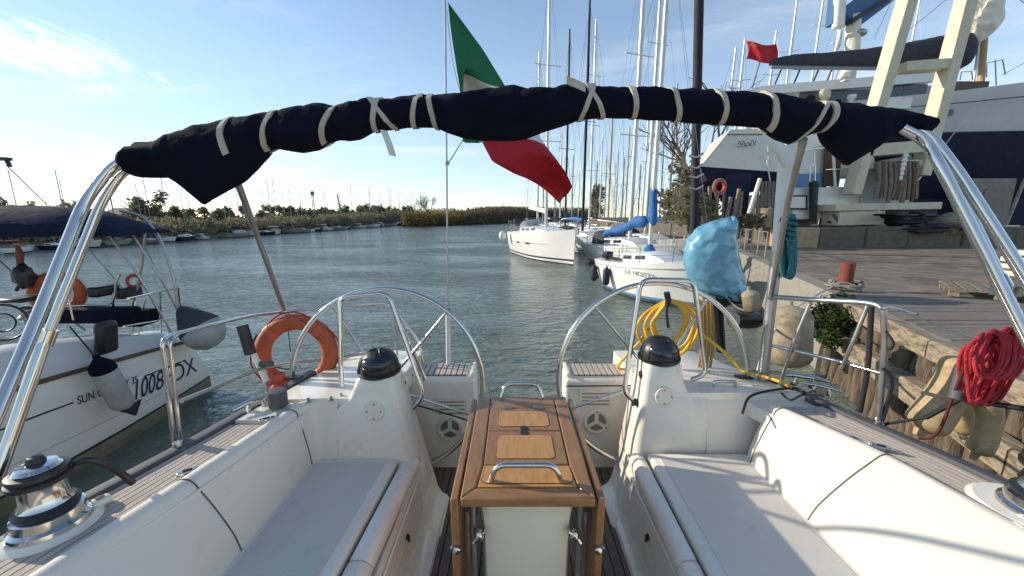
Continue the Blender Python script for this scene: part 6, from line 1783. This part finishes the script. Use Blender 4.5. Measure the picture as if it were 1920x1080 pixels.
q = MB(); q.tube([P(1832, 192, AY - 2.2), P(1700, 368, AY - 3.5)], .02, n=5); q.build('mooring_line', M['whiterope'], ya)
for pts in ([(1850, 145), (1850, 118), (1880, 112), (1885, 140)], [(1800, 150), (1803, 135), (1822, 134), (1824, 150)], [(1868, 160), (1866, 112)]):
    q = MB(); q.tube([P(a, b, AY - 1.2) for a, b in pts], .03, n=6); q.build('pulpit_rail', M['steeldull'], ya)
for a, b in (((1880, 140), (1990, 80)), ((1862, -40), (1990, 60)), ((1700, 60), (1846, -60)), ((1640, 70), (1700, -60)), ((1560, 165), (1600, 60))):
    q = MB(); q.tube([P(*a, AY), P(*b, AY)], .018, n=5); q.build('stay', M['wire'], am)
q = MB(); c = P(1583, 143, AF - .6); q.ball(c, (.28, .2, .2)); q.box(c + Vector((.12, 0, -.22)), (.35, .3, .06)); q.build('searchlight', M['hullwhite'], ya)
q = MB(); c = P(1545, 178, AF - .5); q.lathe([(.30, 0), (.33, .06), (.22, .2)], c, n=16, axis=(0, -1, .2)); q.build('spare_dish', M['creampaint'], ya)
q = MB(); c = P(1597, 182, AF - .5); q.lathe([(.05, -.3), (.22, -.02), (.2, .1), (.05, .16)], c, n=14); q.build('vent_cowl', M['hullwhite'], ya)
q = MB(); q.tube([P(1410, 165, AY), P(1424, 118, AY), P(1428, 84, AY)], .05, n=7); q.build('ensign_staff', M['alud'], ya)
# keel, rudder and stands
q = MB(); kx0, kx1 = lerp(xa, xbw, .28), lerp(xa, xbw, .72)
q.hexa([Vector((kx0, AY - .22, HZ)), Vector((kx1, AY - .22, HZ)), Vector((kx1, AY + .22, HZ)), Vector((kx0, AY + .22, HZ))], [Vector((kx0 - .8, AY - .3, zk + 1.3)), Vector((kx1 + .8, AY - .3, zk + 1.3)), Vector((kx1 + .8, AY + .3, zk + 1.3)), Vector((kx0 - .8, AY + .3, zk + 1.3))]); q.build('keel', M['antifoul'], ya, bevel=.1)
# red ensign on the motorsailer
q = MB(); vs = []; 
for i in range(13):
    for j in range(9):
        u, v = i / 12, j / 8
        px = 1455 - 56 * u + 4 * math.sin(v * 3); py = 82 + 34 * v + 6 * math.sin(u * 5) * .6 - 2 * u
        vs.append(P(px, py, AY + .18 * math.sin(u * 7 + v * 2)))
for i in range(12):
    for j in range(8):
        canton = i >= 7 and j < 4
        q.f.append((i * 9 + j, (i + 1) * 9 + j, (i + 1) * 9 + j + 1, i * 9 + j + 1)); q.m.append(1 if (i == 9 and j < 3) or (8 <= i <= 10 and j == 1) else 0)
q.v = vs
tag(q.build('ensign', [M['red'], M['pinkred']], None, smooth=80, solid=.01), 'small red ensign flying over the motorsailer\'s stern, above the bimini', 'flag')

# boat C: stern view with script on a cream reverse transom
CY = 18.6
yc = thing('cream_yacht', 'cream sailing yacht ashore, stern towards us with dark script on its transom', 'sailboat', Vector((P(1400, 300, CY).x, CY, HZ)))
tl = [P(1312, 312, CY), P(1368, 243, CY + .9), P(1482, 240, CY + .9), P(1500, 325, CY)]
q = MB(); rgs = []
for i in range(9):
    t = i / 8; k = 1 - .72 * t ** 2.2; dy = 8.5 * t
    cx_ = lerp((tl[0].x + tl[3].x) / 2, (tl[0].x + tl[3].x) / 2 + 2.4, t)
    ring = []
    for p, f in ((tl[1], 1), (tl[0], 1)):
        ring.append(Vector((cx_ + (p.x - (tl[0].x + tl[3].x) / 2) * k, p.y + dy, p.z + .3 * t)))
    ring.append(Vector((cx_ + (tl[0].x + .55 - (tl[0].x + tl[3].x) / 2) * k, CY + .25 + dy, tl[0].z - .62)))
    ring.append(Vector((cx_, CY + .5 + dy, tl[0].z - 1.15)))
    ring.append(Vector((cx_ + (tl[3].x - .55 - (tl[0].x + tl[3].x) / 2) * k, CY + .25 + dy, tl[3].z - .62)))
    for p in (tl[3], tl[2]):
        ring.append(Vector((cx_ + (p.x - (tl[0].x + tl[3].x) / 2) * k, p.y + dy, p.z + .3 * t)))
    rgs.append(ring)
n = 7; q.v = [p for r in rgs for p in r]
for i in range(8):
    for j in range(6): q.f.append((i * n + j, i * n + j + 1, (i + 1) * n + j + 1, (i + 1) * n + j)); q.m.append(0 if j in (0, 5) else 1)
    q.f.append((i * n + 6, i * n, (i + 1) * n, (i + 1) * n + 6)); q.m.append(0)
q.f.append((0, 1, 5, 6)); q.m.append(0); q.f.append((1, 2, 3, 4, 5)); q.m.append(1)
q.build('hull', [M['hullcream'], M['antifoul']], yc, smooth=30)
tn = (tl[1] - tl[0]); tdir = (tl[3] - tl[0]).normalized()
# trim line and name script on the transom
q = MB(); q.beam(lerp(tl[0], tl[1], .86) + Vector((.06, -.05, 0)), lerp(tl[3], tl[2], .86) + Vector((-.06, -.05, 0)), .03, .03); q.build('trim_line', M['boot'], yc)
q = MB(); q.beam(lerp(tl[0], tl[1], .02) + Vector((.03, -.03, 0)), lerp(tl[0], tl[1], .98) + Vector((.03, -.03, 0)), .07, .05); q.build('transom_edge', M['hullcream'], yc)
q = MB(); pts = []
for i in range(60):
    t = i / 59; px = 1384 + 34 * t; py = 270 - 4 * math.sin(t * 26) - 2 * math.sin(t * 9) - 3 * t; pts.append(lerp(tl[0], tl[1], .60) * 0 + P(px, py, CY + .42))
q.tube(pts, .016, n=5); q.build('name_script', M['boot'], yc)
q = MB(); q.tube([P(1380, 276, CY + .40), P(1418, 271, CY + .42)], .008, n=5); q.build('name_underline', M['boot'], yc)
q = MB(); r0, r1 = P(1362, 325, CY - .05), P(1410, 325, CY - .05); r2, r3 = P(1400, 418, CY - .05), P(1356, 418, CY - .05)
q.prism([r0, r1, r2, r3], (0, .25, 0)); q.build('rudder', M['antifoul'], yc, bevel=.05)
kx = P(1384, 300, CY).x
q = MB(); q.hexa([Vector((kx - .2, CY + 2.2, HZ)), Vector((kx + .2, CY + 2.2, HZ)), Vector((kx + .6, CY + 4.5, HZ)), Vector((kx + .2, CY + 4.5, HZ))], [Vector((kx - .25, CY + 1.6, HZ + 2.2)), Vector((kx + .25, CY + 1.6, HZ + 2.2)), Vector((kx + .7, CY + 5, HZ + 2.2)), Vector((kx + .2, CY + 5, HZ + 2.2))]); q.build('keel', M['antifoul'], yc, bevel=.06)
for px, py, yy in ((1440, 268, CY - .1),):
    q = MB(); q.tube([P(1440, 262, yy), P(1441, 300, yy)], .05, n=6); q.box(P(1440, 286, yy), (.34, .06, .06)); q.build('vane_bracket', M['steeldull'], yc)
q = MB(); q.tube([P(1438, 300, CY - .2), P(1452, 395, CY - .4)], .03, n=6); q.build('boarding_ladder', M['alu'], yc)
lr = thing('lifebuoy', 'small orange ring hanging beside the cream yacht\'s blue rudder', 'lifebuoy', P(1349, 362, CY - .2))
q = MB(); q.torus(P(1349, 350, CY - .2), (.2, -1, 0), .28, .08, n=28, k=8); q.build('ring', M['pinkred'], lr, smooth=60)
q = MB(); q.torus(P(1349, 350, CY - .2), (.2, -1, 0), .38, .015, n=28, k=5); q.build('grab_line', M['whiterope'], lr)

# boat B: white motorboat with light blue band, seen from the stern quarter
BYY = 19.5
ybt = thing('motorboat', 'white motorboat with a light blue band standing behind the stern pole', 'motorboat', Vector((P(1560, 400, BYY).x, BYY, HZ)))
def bq(name, poly, dep, m, y=BYY, bevel=.04, par=None):
    q = MB(); q.prism([P(a, b, y) for a, b in poly], (.0, dep, 0)); return q.build(name, M[m], par or ybt, bevel=bevel, smooth=30)
bh = bq('hull', [(1478, 352), (1606, 350), (1640, 378), (1630, 408), (1488, 412)], 2.0, 'hullwhite', BYY - .2)
bq('blue_band', [(1480, 327), (1550, 324), (1551, 353), (1479, 356)], 1.6, 'ltblue', BYY + .1)
bc_ = bq('cabin', [(1482, 256), (1500, 246), (1640, 244), (1640, 330), (1480, 330)], 1.5, 'hullwhite', BYY + .25)
bq('door_curtain', [(1548, 270), (1582, 268), (1572, 348), (1545, 350)], .1, 'brown', BYY - .05, .01)
q = MB(); q.tube([P(1560, 250, BYY - .3), P(1566, 350, BYY - .3)], .06, n=8); q.build('door_post', M['hullwhite'], ybt)
bq('hatch_frame', [(1470, 366), (1514, 366), (1514, 393), (1470, 393)], .05, 'boot', BYY - .32, .005)
bq('hatch_panel', [(1473, 369), (1511, 369), (1511, 390), (1473, 390)], .05, 'hullwhite', BYY - .35, .005)
for pts in ([(1480, 300), (1500, 282), (1560, 276), (1592, 278)], [(1518, 344), (1518, 312), (1524, 308), (1528, 312), (1528, 344)], [(1490, 300), (1490, 350)], [(1527, 285), (1527, 310)], [(1548, 318), (1600, 316)]):
    q = MB(); q.tube([P(a, b, BYY - .4) for a, b in pts], .028, n=6); q.build('grab_rail', M['steel'], ybt)
q = MB(); q.tube([P(1526, 345, BYY - .5), P(1524, 420, BYY - .5)], [.2, .14], n=10); q.ball(P(1526, 346, BYY - .5), (.22, .22, .18)); q.build('outboard_engine', M['black'], ybt)
for px_ in (1500, 1560, 1612):
    c_ = P(px_, 404, BYY + .8); q = MB(); q.box((c_.x, c_.y, (c_.z + HZ) / 2), (.35, 1.2, c_.z - HZ + .02)); q.build('cradle_block', M['timber'], ybt, bevel=.02)

# travel lift: cream frame
LY2 = 18.7; GS = 1.28
gl = thing('travel_lift', 'cream steel boat lift frame with hanging ropes, standing before the motorsailer', 'boat lift', Vector((P(1650, 420, LY2).x, LY2, HZ)))
def gb(name, a, b, w, h, y=LY2, y2=None, m='creampaint'):
    q = MB(); q.beam(P(*a, y), P(*b, y2 or y), w * GS, h * GS, up=(0, 1, 0)); return q.build(name, M[m], gl, bevel=.03)
gb('lift_leg', (1712, -40), (1596, 365), .36, .5)
gb('lift_leg', (1822, -40), (1724, 330), .36, .5)
gb('cross_beam', (1690, 128), (1772, 122), .34, .4)
gb('cross_beam', (1620, 284), (1722, 276), .42, .5)
gb('lower_panel', (1612, 312), (1726, 306), .25, .3)
gb('panel', (1660, 300), (1660, 392), 1.9, .12, LY2 + .5, m='hullgrey')
gb('wheel_beam', (1548, 390), (1742, 386), .26, .9, m='creampaint')
gb('wheel_box', (1556, 410), (1640, 408), .52, .8, m='creampaint')
gb('wheel_box', (1665, 407), (1735, 405), .50, .8, m='greycov')
for k in range(11):
    px = 1648 + k * 7 + rng.uniform(-2, 2); q = MB(); z = rng.uniform(-6, 10)
    q.tube(smooth_path([P(px, 302, LY2 - .35), P(px + rng.uniform(-3, 2), 340, LY2 - .38), P(px - 4 + rng.uniform(-3, 3), 376 + z, LY2 - .35)], 3), rng.uniform(.05, .095) * GS, n=7); q.build('hanging_rope', [M['hose'], M['brown'], M['timber'], M['hose']][k % 4], gl, smooth=60)
for k in range(6):
    q = MB(); q.ball(P(1698 - k * 2.2, 292 + k * 8.5, LY2 - .40), (.127, .10, .127)); q.build('float', M['hullwhite'], gl)
for k in range(4):
    q = MB(); q.beam(P(1562 + k * 20, 402, LY2 - .45), P(1574 + k * 20, 416, LY2 - .45), .127, .06, up=(0, 1, 0)); q.build('hazard_stripe', M['brown'], gl)
for px_ in (1566, 1630, 1680, 1728):
    c_ = P(px_, 408, LY2); q = MB(); q.lathe([(.05, -.2), (.24, -.19), (.26, -.1), (.26, .1), (.24, .19), (.05, .2)], (c_.x, LY2, HZ + .26), n=18, axis=(0, 1, 0)); q.build('wheel', M['black'], gl)
# crane arm top
ca = thing('crane_arm', 'blue crane arm with white pulley block, above the rolled bimini at right', 'crane', Vector((P(1598, 92, 27.0).x, 27.0, HZ)))
q = MB(); q.beam(P(1562, 48, 27.0), P(1570, -30, 27.0), .58, .6, up=(0, 1, 0)); q.beam(P(1585, 40, 27.0), P(1690, -40, 27.0), 1.55, .6, up=(0, 1, 0)); q.build('arm', M['bluemach'], ca, bevel=.03)
q = MB(); q.beam(P(1592, 42, 26.7), P(1690, -18, 26.7), .26, .5, up=(0, 1, 0)); q.build('arm_edge', M['boot'], ca)
q = MB(); q.beam(P(1571, 54, 26.7), P(1576, -30, 26.7), .62, .5, up=(0, 1, 0)); q.build('pulley_block', M['hullwhite'], ca, bevel=.16)
q = MB(); c_ = P(1598, 92, 27.0); q.tube([Vector((c_.x, 27.0, HZ)), c_, P(1600, 30, 27.0)], .42, n=14); q.build('post', M['hullcream'], ca)
q = MB(); q.torus(P(1573, 74, 26.8), (1, -.7, 0), .48, .11, n=24, k=8); q.build('coiled_cable', M['whiterope'], ca)
q = MB(); q.ball(P(1612, 62, 26.8), (.45, .33, .23)); q.build('lamp', M['steeldull'], ca)
# prop stands and yard clutter
st_ = []
for k, (a, b, lab) in enumerate((((1922, 335), (1888, 412), 'pale boat prop leaning at the right edge under the navy hull'), ((1850, 355), (1820, 415), 'dark boat prop under the navy hull, right of the steel legs'), ((1780, 360), (1800, 420), 'boat prop under the navy hull, behind the bimini legs'))):
    fb_ = P(b[0], b[1], 20.6); fb_.z = HZ + .04; t = thing('boat_prop', lab, 'boat prop', fb_, group='props under the motorsailer')
    q = MB(); q.tube([P(*a, 21.6), fb_], .08, n=8); q.build('prop_strut', M['fendercream'] if k == 0 else M['timber'], t)
    q = MB(); q.box(fb_, (.8, .6, .08)); q.build('prop_foot', M['hullcream'] if k == 0 else M['timber'], t)
for k, (px, py, w, h, m, lab) in enumerate(((1755, 428, 1.3, .22, 'greycov', 'dark tarpaulin heap on the kerb behind the steel legs'), (1700, 404, 1.2, .16, 'black', 'black hose heap at the foot of the boat lift'), (1790, 424, .9, .45, 'timber', 'heap of scrap timber beside the dark tarpaulin'))):
    q = MB(); c = P(px, py, 17.4); q.ball(c, (w, .5, h), n=20, k=10, jit=.7); o = q.build('yard_heap', M[m], None, smooth=40); tag(o, lab, 'heap')
q = MB(); c = P(1850, 375, 22.4); q.box((c.x, c.y, HZ + 1.35), (2.6, .3, 2.7)); o = q.build('shed_panel', M['concrete'], None, bevel=.03); tag(o, 'pale panel leaning in the dark under the motorsailer', 'panel')
# things under the cream yacht: slats, drums
for k in range(9):
    q = MB(); a = P(1422 + k * 7, 340, CY - .6); b = P(1420 + k * 7, 405, CY - .6); b.z = HZ; q.beam(a, b, .12, .06, up=(0, 1, 0)); o = q.build('stored_plank', M['board'], None)
    tag(o, 'grey plank standing upright in the row left of the stern pole', 'plank', group='planks stored under the cream yacht')
q = MB(); q.tube([P(1425, 335, CY - .7), P(1396, 425, CY - .9)], .09, n=8); o = q.build('timber_shore', M['hullcream'], None); tag(o, 'pale leaning shore between the blue rudder and the stored planks', 'shore')
for px, py, r_, m, lab in ((1434, 412, .30, 'fendercream', 'pale drum standing in front of the stored planks'), (1448, 408, .34, 'black', 'black drum standing in front of the stored planks')):
    q = MB(); c = P(px, py + 14, CY - 1.0); q.lathe([(r_ * .95, 0), (r_, .02), (r_, .3), (r_ * 1.04, .32), (r_, .34), (r_, .85), (r_ * .9, .87)], c, n=18); o = q.build('drum', M[m], None, smooth=30); tag(o, lab, 'drum')

# dark pole (black mast of a laid-up boat) and trees behind the quay
dp = thing('dark_mast', 'thick black bare mast rising behind the bimini right of centre', 'mast', P(1304, 440, 15))
q = MB(); q.tube([P(1303, 445, 15) * 1 + Vector((0, 0, QZ - .05 - P(1303, 445, 15).z)), P(1306, 230, 15), P(1312, -60, 15)], [.15, .16, .16], n=12); q.build('mast_tube', M['maststeel'], dp, smooth=60)
for py in (292, 312, 330, 352):
    q = MB(); q.tube([P(1292, py, 14.9), P(1305, py + 3, 14.8), P(1318, py - 4, 14.9)], .05, n=6); q.build('mast_band', M['steeldull'], dp)
def bare_tree(name, label, base, h, rnd, levels=4, m='bark', spread=.55, twig=None):
    t = thing(name, label, 'tree', base)
    trunk = MB(); tw = MB()
    def grow(p, d, L, r, lv):
        n = 3; pts = [p]; q = p.copy()
        for k in range(n):
            d = (d + Vector((rnd.gauss(0, .13), rnd.gauss(0, .13), rnd.gauss(.04, .08)))).normalized(); q = q + d * L / n; pts.append(q.copy())
        (trunk if lv >= levels - 1 else tw).tube(pts, [r, r * .88, r * .76, r * .62], n=6 if lv > 1 else 4, cap=False)
        if lv <= 0: return
        for k in range(rnd.choice((3, 4)) if lv > 1 else 4):
            a = rnd.uniform(0, 2 * math.pi); ax = Vector((math.cos(a), math.sin(a), 0))
            nd = (d * .75 + ax * spread * rnd.uniform(.7, 1.3) + Vector((0, 0, .12))).normalized()
            grow(pts[rnd.choice((2, 3, 3))], nd, L * rnd.uniform(.6, .8), r * .58, lv - 1)
    grow(Vector(base), Vector((0, 0, 1)), h * .36, h * .022, levels)
    trunk.build('trunk', M[m], t, smooth=60); tw.build('crown', M[m], t, smooth=0)
    return t
def leafy_tree(name, label, base, h, w, rnd, m, n=700, size=.35, trunk_h=.35, clumps=16, group=None, cat='tree'):
    t = thing(name, label, cat, base, group=group); base = Vector(base)
    q = MB(); tp = base + Vector((rnd.uniform(-.2, .2), 0, h * .75)); q.tube([base, base + Vector((0, 0, h * .3)), tp], [h * .03, h * .024, h * .008], n=6)
    for k in range(4):
        a = rnd.uniform(0, 6.28); q.tube([base + Vector((0, 0, h * (.3 + .1 * k))), base + Vector((math.cos(a) * w * .35, math.sin(a) * w * .35, h * (.5 + .1 * k)))], [h * .013, h * .006], n=5)
    q.build('trunk', M['bark'], t, smooth=60)
    q = MB(); leaves(q, base + Vector((0, 0, h * (trunk_h + (1 - trunk_h) / 2))), Vector((w / 2, w / 2, h * (1 - trunk_h) / 2)), n, size, rnd, clumps=clumps)
    q.build('crown', m, t, smooth=0)
    return t
bare_tree('bare_tree', 'leafless tree standing left of the black mast', P(1288, 420, 24), 9.0, random.Random(8), levels=4)
leafy_tree('ivy_tree', 'dark ivy-clad tree beside the black mast', P(1322, 425, 25) , 4.8, 2.8, random.Random(4), M['leaf_far'], n=1500, size=.22, trunk_h=.15)
leafy_tree('olive_bush', 'dusty olive bush on the quay behind the blue-covered sloop', P(1275, 425, 22), 3.6, 2.6, random.Random(6), M['leaf_far2'], n=1100, size=.17, trunk_h=.05)
leafy_tree('pale_cypress', 'slim pale green tree in the gap between the moored masts', P(1090 + 30, 418, 70), 7, 3.2, random.Random(16), M['leaf_far2'], n=900, size=.35, trunk_h=.1)
leafy_tree('yard_bush', 'low dusty bush at the foot of the black mast', P(1290, 438, 17.5), 2.3, 2.2, random.Random(42), M['leaf_far2'], n=1000, size=.11, trunk_h=.02, cat='bush')
leafy_tree('yard_bush', 'brown scrub at the foot of the leaning pale shore', P(1392, 440, 17.2), 1.0, 1.8, random.Random(43), M['reed2'], n=700, size=.10, trunk_h=.02, cat='bush')
fn = thing('yard_railing', 'thin grey railing along the quay edge behind the blue bag', 'railing', P(1300, 440, 13))
for k in range(5):
    q = MB(); b_ = Q(8.8 + k * 1.1, .45, QZ - .02); q.tube([b_, b_ + Vector((0, 0, .85))], .025, n=6); q.build('rail_post', M['alud'], fn)
for zz_ in (.45, .83):
    q = MB(); q.tube([Q(8.8, .45, QZ + zz_), Q(13.2, .45, QZ + zz_)], .02, n=6); q.build('rail_bar', M['alud'], fn)
rp_ = random.Random(51)
for k in range(6):
    px_ = 1318 + k * 13; a_ = P(px_, 438, 17.3); q = MB(); q.beam(a_, a_ + Vector((rp_.uniform(-.25, .25), .1, rp_.uniform(1.2, 2.3))), .12, .12, up=(0, 1, 0)); o = q.build('yard_post', M['timber'], None)
    tag(o, 'old timber post standing behind the blue bag', 'post', group='timber posts behind the blue bag')
# yachts laid up further back on the yard, only masts show over the bimini
for k, (px, yy, h, lab) in enumerate(((1418, 34, 16.5, 'slim grey mast just left of the red ensign'), (1444, 38, 21, 'white mast with wires just right of the red ensign'), (1492, 40, 24, 'tall white mast with short spreader above the grey sail cover'), (1526, 44, 24, 'second tall pale mast above the grey sail cover'), (1655, 46, 24, 'pale mast showing between crane block and lift leg'), (1352, 36, 16, 'pale mast right of the black mast, upper half showing'), (1364, 33, 15.5, 'short pale mast top near the right of the black mast'))):
    b = P(px, 408, yy); b.z = HZ if px > 1452 else QZ
    t = thing('laid_up_yacht', lab, 'sailboat', b, R(rng.uniform(60, 120)), group='yachts laid up at the back of the yard', local=True)
    rg_, _ = hull_mesh(9, 2.9, 2.2, 2.0, n=10)
    for r in rg_:
        for p in r: p.x -= 4.5; p.z += .9
    build_hull(t, rg_, [M['hullwhite'], M['boot'], M['antifoul'], M['antifoul']]); build_deck(t, rg_, M['hullwhite'])
    q = MB(); q.box((0, 0, .5), (1.8, .3, 1.2)); q.build('keel', M['antifoul'], t, bevel=.05)
    mast(t, .3, 3.0, h - 3, .11, M['alu'], spreaders=(.5, .75), sw=.9, wires=[[(.3, 0, h), (4.2, 0, 3)], [(.3, 0, h), (-4.2, 0, 3)]], wr=.014)
# ============================================================ far banks
fr_ = random.Random(21)
mb = MB(); rg = []
for y in (-60, 0, 20, 40, 60, 80, 110, 140, 175, 230, 330, 500):
    o = interp(y, [(-60, -42), (60, -41.5), (140, -43), (230, -60), (500, -40)])
    j = fr_.uniform(-.5, .5)
    rg.append([Vector((o + 1.2 + j, y, -.2)), Vector((o + j, y, .45)), Vector((o - 3, y, .75)), Vector((o - 20, y, 1.0)), Vector((-400, y, 2.0))])
mb.loft(rg, closed=False); tag(mb.build('river_bank', M['mud'], None, smooth=60), None, kind='structure')
mb = MB(); rg = []
for s, (x, y) in enumerate(((-34, 118), (-26, 148), (-14, 190), (-3, 236), (20, 262), (70, 280), (160, 300))):
    rg.append([Vector((x - .8, y - 2, -.2)), Vector((x, y, .5)), Vector((x + 8, y + 30, .8)), Vector((x + 40, y + 160, 1))])
mb.loft(rg, closed=False); tag(mb.build('promontory', M['mud'], None, smooth=60), None, kind='structure')
# scrub on the promontory: one mass
def bank_scrub(name, label, line, per_m, hfun, size, m, depth=7, seed=1, base=.4):
    rnd = random.Random(seed); q = MB()
    for (x0, y0), (x1, y1) in zip(line, line[1:]):
        L = math.hypot(x1 - x0, y1 - y0)
        nn = Vector((y1 - y0, -(x1 - x0), 0)).normalized()
        for _ in range(int(L * per_m / 26)):
            t = rnd.random(); dpt = rnd.random() ** 1.5 * depth
            c = Vector((lerp(x0, x1, t), lerp(y0, y1, t), base)) + nn * dpt
            h = hfun(c.y) * rnd.uniform(.6, 1.08)
            for _k in range(26):
                z = rnd.random() ** .8 * h; w = .75 * (1 - .45 * z / h)
                p = c + Vector((rnd.gauss(0, w), rnd.gauss(0, w), z))
                a = Vector((rnd.gauss(0, .6), rnd.gauss(0, .6), rnd.gauss(0, 1))).normalized(); b = a.cross(Vector((rnd.gauss(0, 1), rnd.gauss(0, 1), .2))).normalized()
                s_ = size * rnd.uniform(.5, 1.2)
                q.add([p - a * s_, p - b * s_ * .4, p + a * s_, p + b * s_ * .4], [(0, 1, 2, 3)])
    o = q.build(name, m, None, smooth=0); tag(o, label, 'vegetation', kind='stuff'); return o
bank_scrub('reed_scrub', 'ochre reeds and scrub covering the near end of the far promontory', [(-34, 118), (-30, 134), (-26, 148)], 420, lambda y: 3.9, .42, M['reed'], seed=3)
bank_scrub('dark_scrub', 'brown scrub covering the rest of the far promontory', [(-26, 148), (-14, 190), (-3, 236), (20, 262), (60, 278)], 340, lambda y: interp(y, [(148, 4.6), (190, 7.4), (236, 8.6), (280, 9)]), .62, M['reed2'], seed=5, depth=9)
bare_tree('bare_tree', 'smaller leafless tree on the promontory, left of the flagstaff', Vector((-31.5, 121, .5)), 8.2, random.Random(31), levels=4, spread=.7)
bare_tree('bare_tree', 'larger leafless tree on the promontory, touching the flagstaff', Vector((-25.5, 123, .5)), 10.5, random.Random(33), levels=4, spread=.75)
# trees along the left bank
cnt = 0
tree_pos = []
y = 22.0
while y < 190:
    tree_pos.append((-46 - fr_.uniform(0, 7), y)); y += fr_.uniform(.9, 1.9) * (1 + y / 90)
nt_ = len(tree_pos)
for k, (x, y) in enumerate(tree_pos):
    h = fr_.uniform(2.8, 3.9) * (1 + max(0, y - 50) / 130)
    if k in (16, 17): h *= 1.4
    leafy_tree('bank_tree', 'taller green tree of the pair standing over the far left bank row' if k in (16, 17) else 'green tree in the row along the far left bank', Vector((x, y, .8)), h, h * fr_.uniform(.62, .95), fr_, M['leaf_far'] if k % 3 else M['leaf_far2'], n=520, size=.22 + y * .0016, trunk_h=fr_.uniform(.05, .2), clumps=12, group='trees along the far left bank')
# hedge mass under the trees and boats berthed along the bank
bank_scrub('bank_hedge', 'low hedge and undergrowth below the bank trees', [(-45.5, 10), (-45, 60), (-46.5, 140), (-60, 220), (-50, 330)], 260, lambda y: 2.2 + max(0, y - 60) * .03, .3, M['leaf_far2'], seed=9, depth=5)
fb_proto = None
y = 14.0; k = 0
def far_boat(masted, seed):
    rnd = random.Random(seed)
    t = thing('berthed_boat', 'small white boat berthed along the far left bank', 'boat', (0, 0, 0), 0, group='boats berthed along the far left bank', local=True)
    L = 3.4
    rg_, _ = hull_mesh(L, 1.3, .62, .5, n=8)
    for r in rg_:
        for p in r: p.x -= L / 2
    build_hull(t, rg_, [[M['hullgrey'], M['concrete'], M['hullwhite'], M['antifoul'], M['hullcream'], M['concrete']][seed], M['boot'], M['antifoul'], M['antifoul']]); build_deck(t, rg_, M['concrete'])
    cabin(t, rg_, .28, .72, .28, .64, [M['hullgrey'], M['hullgrey'], M['concrete'], M['hullwhite'], M['hullgrey'], M['kerb']][seed], M['glassdark'], nwin=1, front=.3)
    if masted:
        q = MB(); q.tube([(.2, 0, .6), (.2, 0, 5.6)], .032, n=5); q.build('mast', M['alud'], t)
        q = MB(); q.tube([(.2, 0, 1.05), (-1.2, 0, 1.1)], .07, n=6); q.build('boom', M['navy2'] if seed % 2 else M['bluecov'], t)
    else:
        q = MB(); q.box((-.5, 0, 1.05), (1.2, 1.0, .12)); q.build('canopy', [M['navy2'], M['sail'], M['redpaint']][seed % 3], t, bevel=.03)
    return t
protos = [far_boat(True, 1), far_boat(False, 2), far_boat(True, 3), far_boat(False, 4), far_boat(True, 5)]
placed = 0
while y < 230:
    pr_i = k % 5
    x = interp(y, [(-60, -42), (60, -41.5), (140, -43), (230, -60)]) + 2.0 + fr_.uniform(-.6, .9)
    z = 0
    rz = R(90 + fr_.uniform(-12, 12)) if k % 3 == 0 else R(fr_.uniform(-15, 15))
    lab = 'small masted sailboat berthed along the far left bank' if pr_i in (0, 2, 4) else 'small canopied motorboat berthed along the far left bank'
    sc = fr_.uniform(.55, 1.15) * (1 + max(0, y - 40) / 160)
    if placed < 5 and pr_i == placed:
        o = protos[pr_i]; o.location = (x, y, z); o.rotation_euler = (0, 0, rz); o.scale = (sc,) * 3; o['label'] = lab; placed += 1
    else:
        copy_tree(protos[pr_i], (x, y, z), rz, lab, sc)
    y += fr_.uniform(1.5, 2.6) * (1 + y / 120); k += 1
# boats stored behind, only hulls and mast tops above the bank
y = 30
while y < 210:
    sc = fr_.uniform(1.0, 1.35) * (1 + max(0, y - 40) / 140)
    copy_tree(protos[(k * 2) % 4 if k % 2 else 0], (-46 + fr_.uniform(-3, 1.5), y, .75), R(fr_.uniform(0, 180)), 'small masted sailboat stored ashore among the left bank trees' if ((k * 2) % 4 if k % 2 else 0) in (0, 2) else 'small boat stored ashore', sc)
    y += fr_.uniform(1.2, 2.8) * (1 + y / 120); k += 1
# small buildings at the far end of the bank, and a signal tower
for kx, (px, yy, w, h, lab) in enumerate(((735, 190, 9, 4.2, 'pale low building at the far end of the left bank'), (705, 170, 7, 3.4, 'low brown-roofed shed on the far left bank'), (255, 60, 6, 2.2, 'pale boat shed low under the left bank trees'))):
    c = P(px, 408, yy); c.z = .8
    t = thing('bank_building', lab, 'building', c)
    q = MB(); q.box(c + Vector((0, 0, h / 2)), (w, 5, h)); q.build('wall', M['wallfar'], t)
    q = MB(); q.prism([c + Vector((-w / 2 - .2, -2.7, h)), c + Vector((-w / 2 - .2, 2.7, h)), c + Vector((-w / 2 - .2, 0, h + 1.2))], (w + .4, 0, 0)); q.build('roof', M['roof'], t)
    for i in range(3):
        q = MB(); q.box(c + Vector((-w / 3 + i * w / 3, -2.52, h * .55)), (.8, .06, .9)); q.build('window', M['glassdark'], t)
c = P(590, 408, 95); c.z = .8
t = thing('signal_tower', 'thin grey lattice tower rising over the far left bank', 'tower', c)
for dx in (-.35, .35):
    q = MB(); q.tube([c + Vector((dx, 0, 0)), c + Vector((dx * .6, 0, 7.4))], .07, n=5); q.build('tower_leg', M['alud'], t)
for i in range(7):
    q = MB(); s_ = 1 if i % 2 else -1; q.tube([c + Vector((-.33 * s_, 0, .5 + i)), c + Vector((.33 * s_, 0, 1.5 + i))], .04, n=4); q.build('tower_brace', M['alud'], t)
q = MB(); q.ball(c + Vector((0, 0, 7.8)), (.45, .45, .55)); q.build('tower_head', M['greycov'], t)
c = P(642, 408, 105); c.z = .8
t = thing('bank_crane', 'slim leaning crane jib over the far left bank', 'crane', c)
q = MB(); q.tube([c, c + Vector((-.9, 0, 8.2))], [.28, .2], n=6); q.build('jib', M['alud'], t)
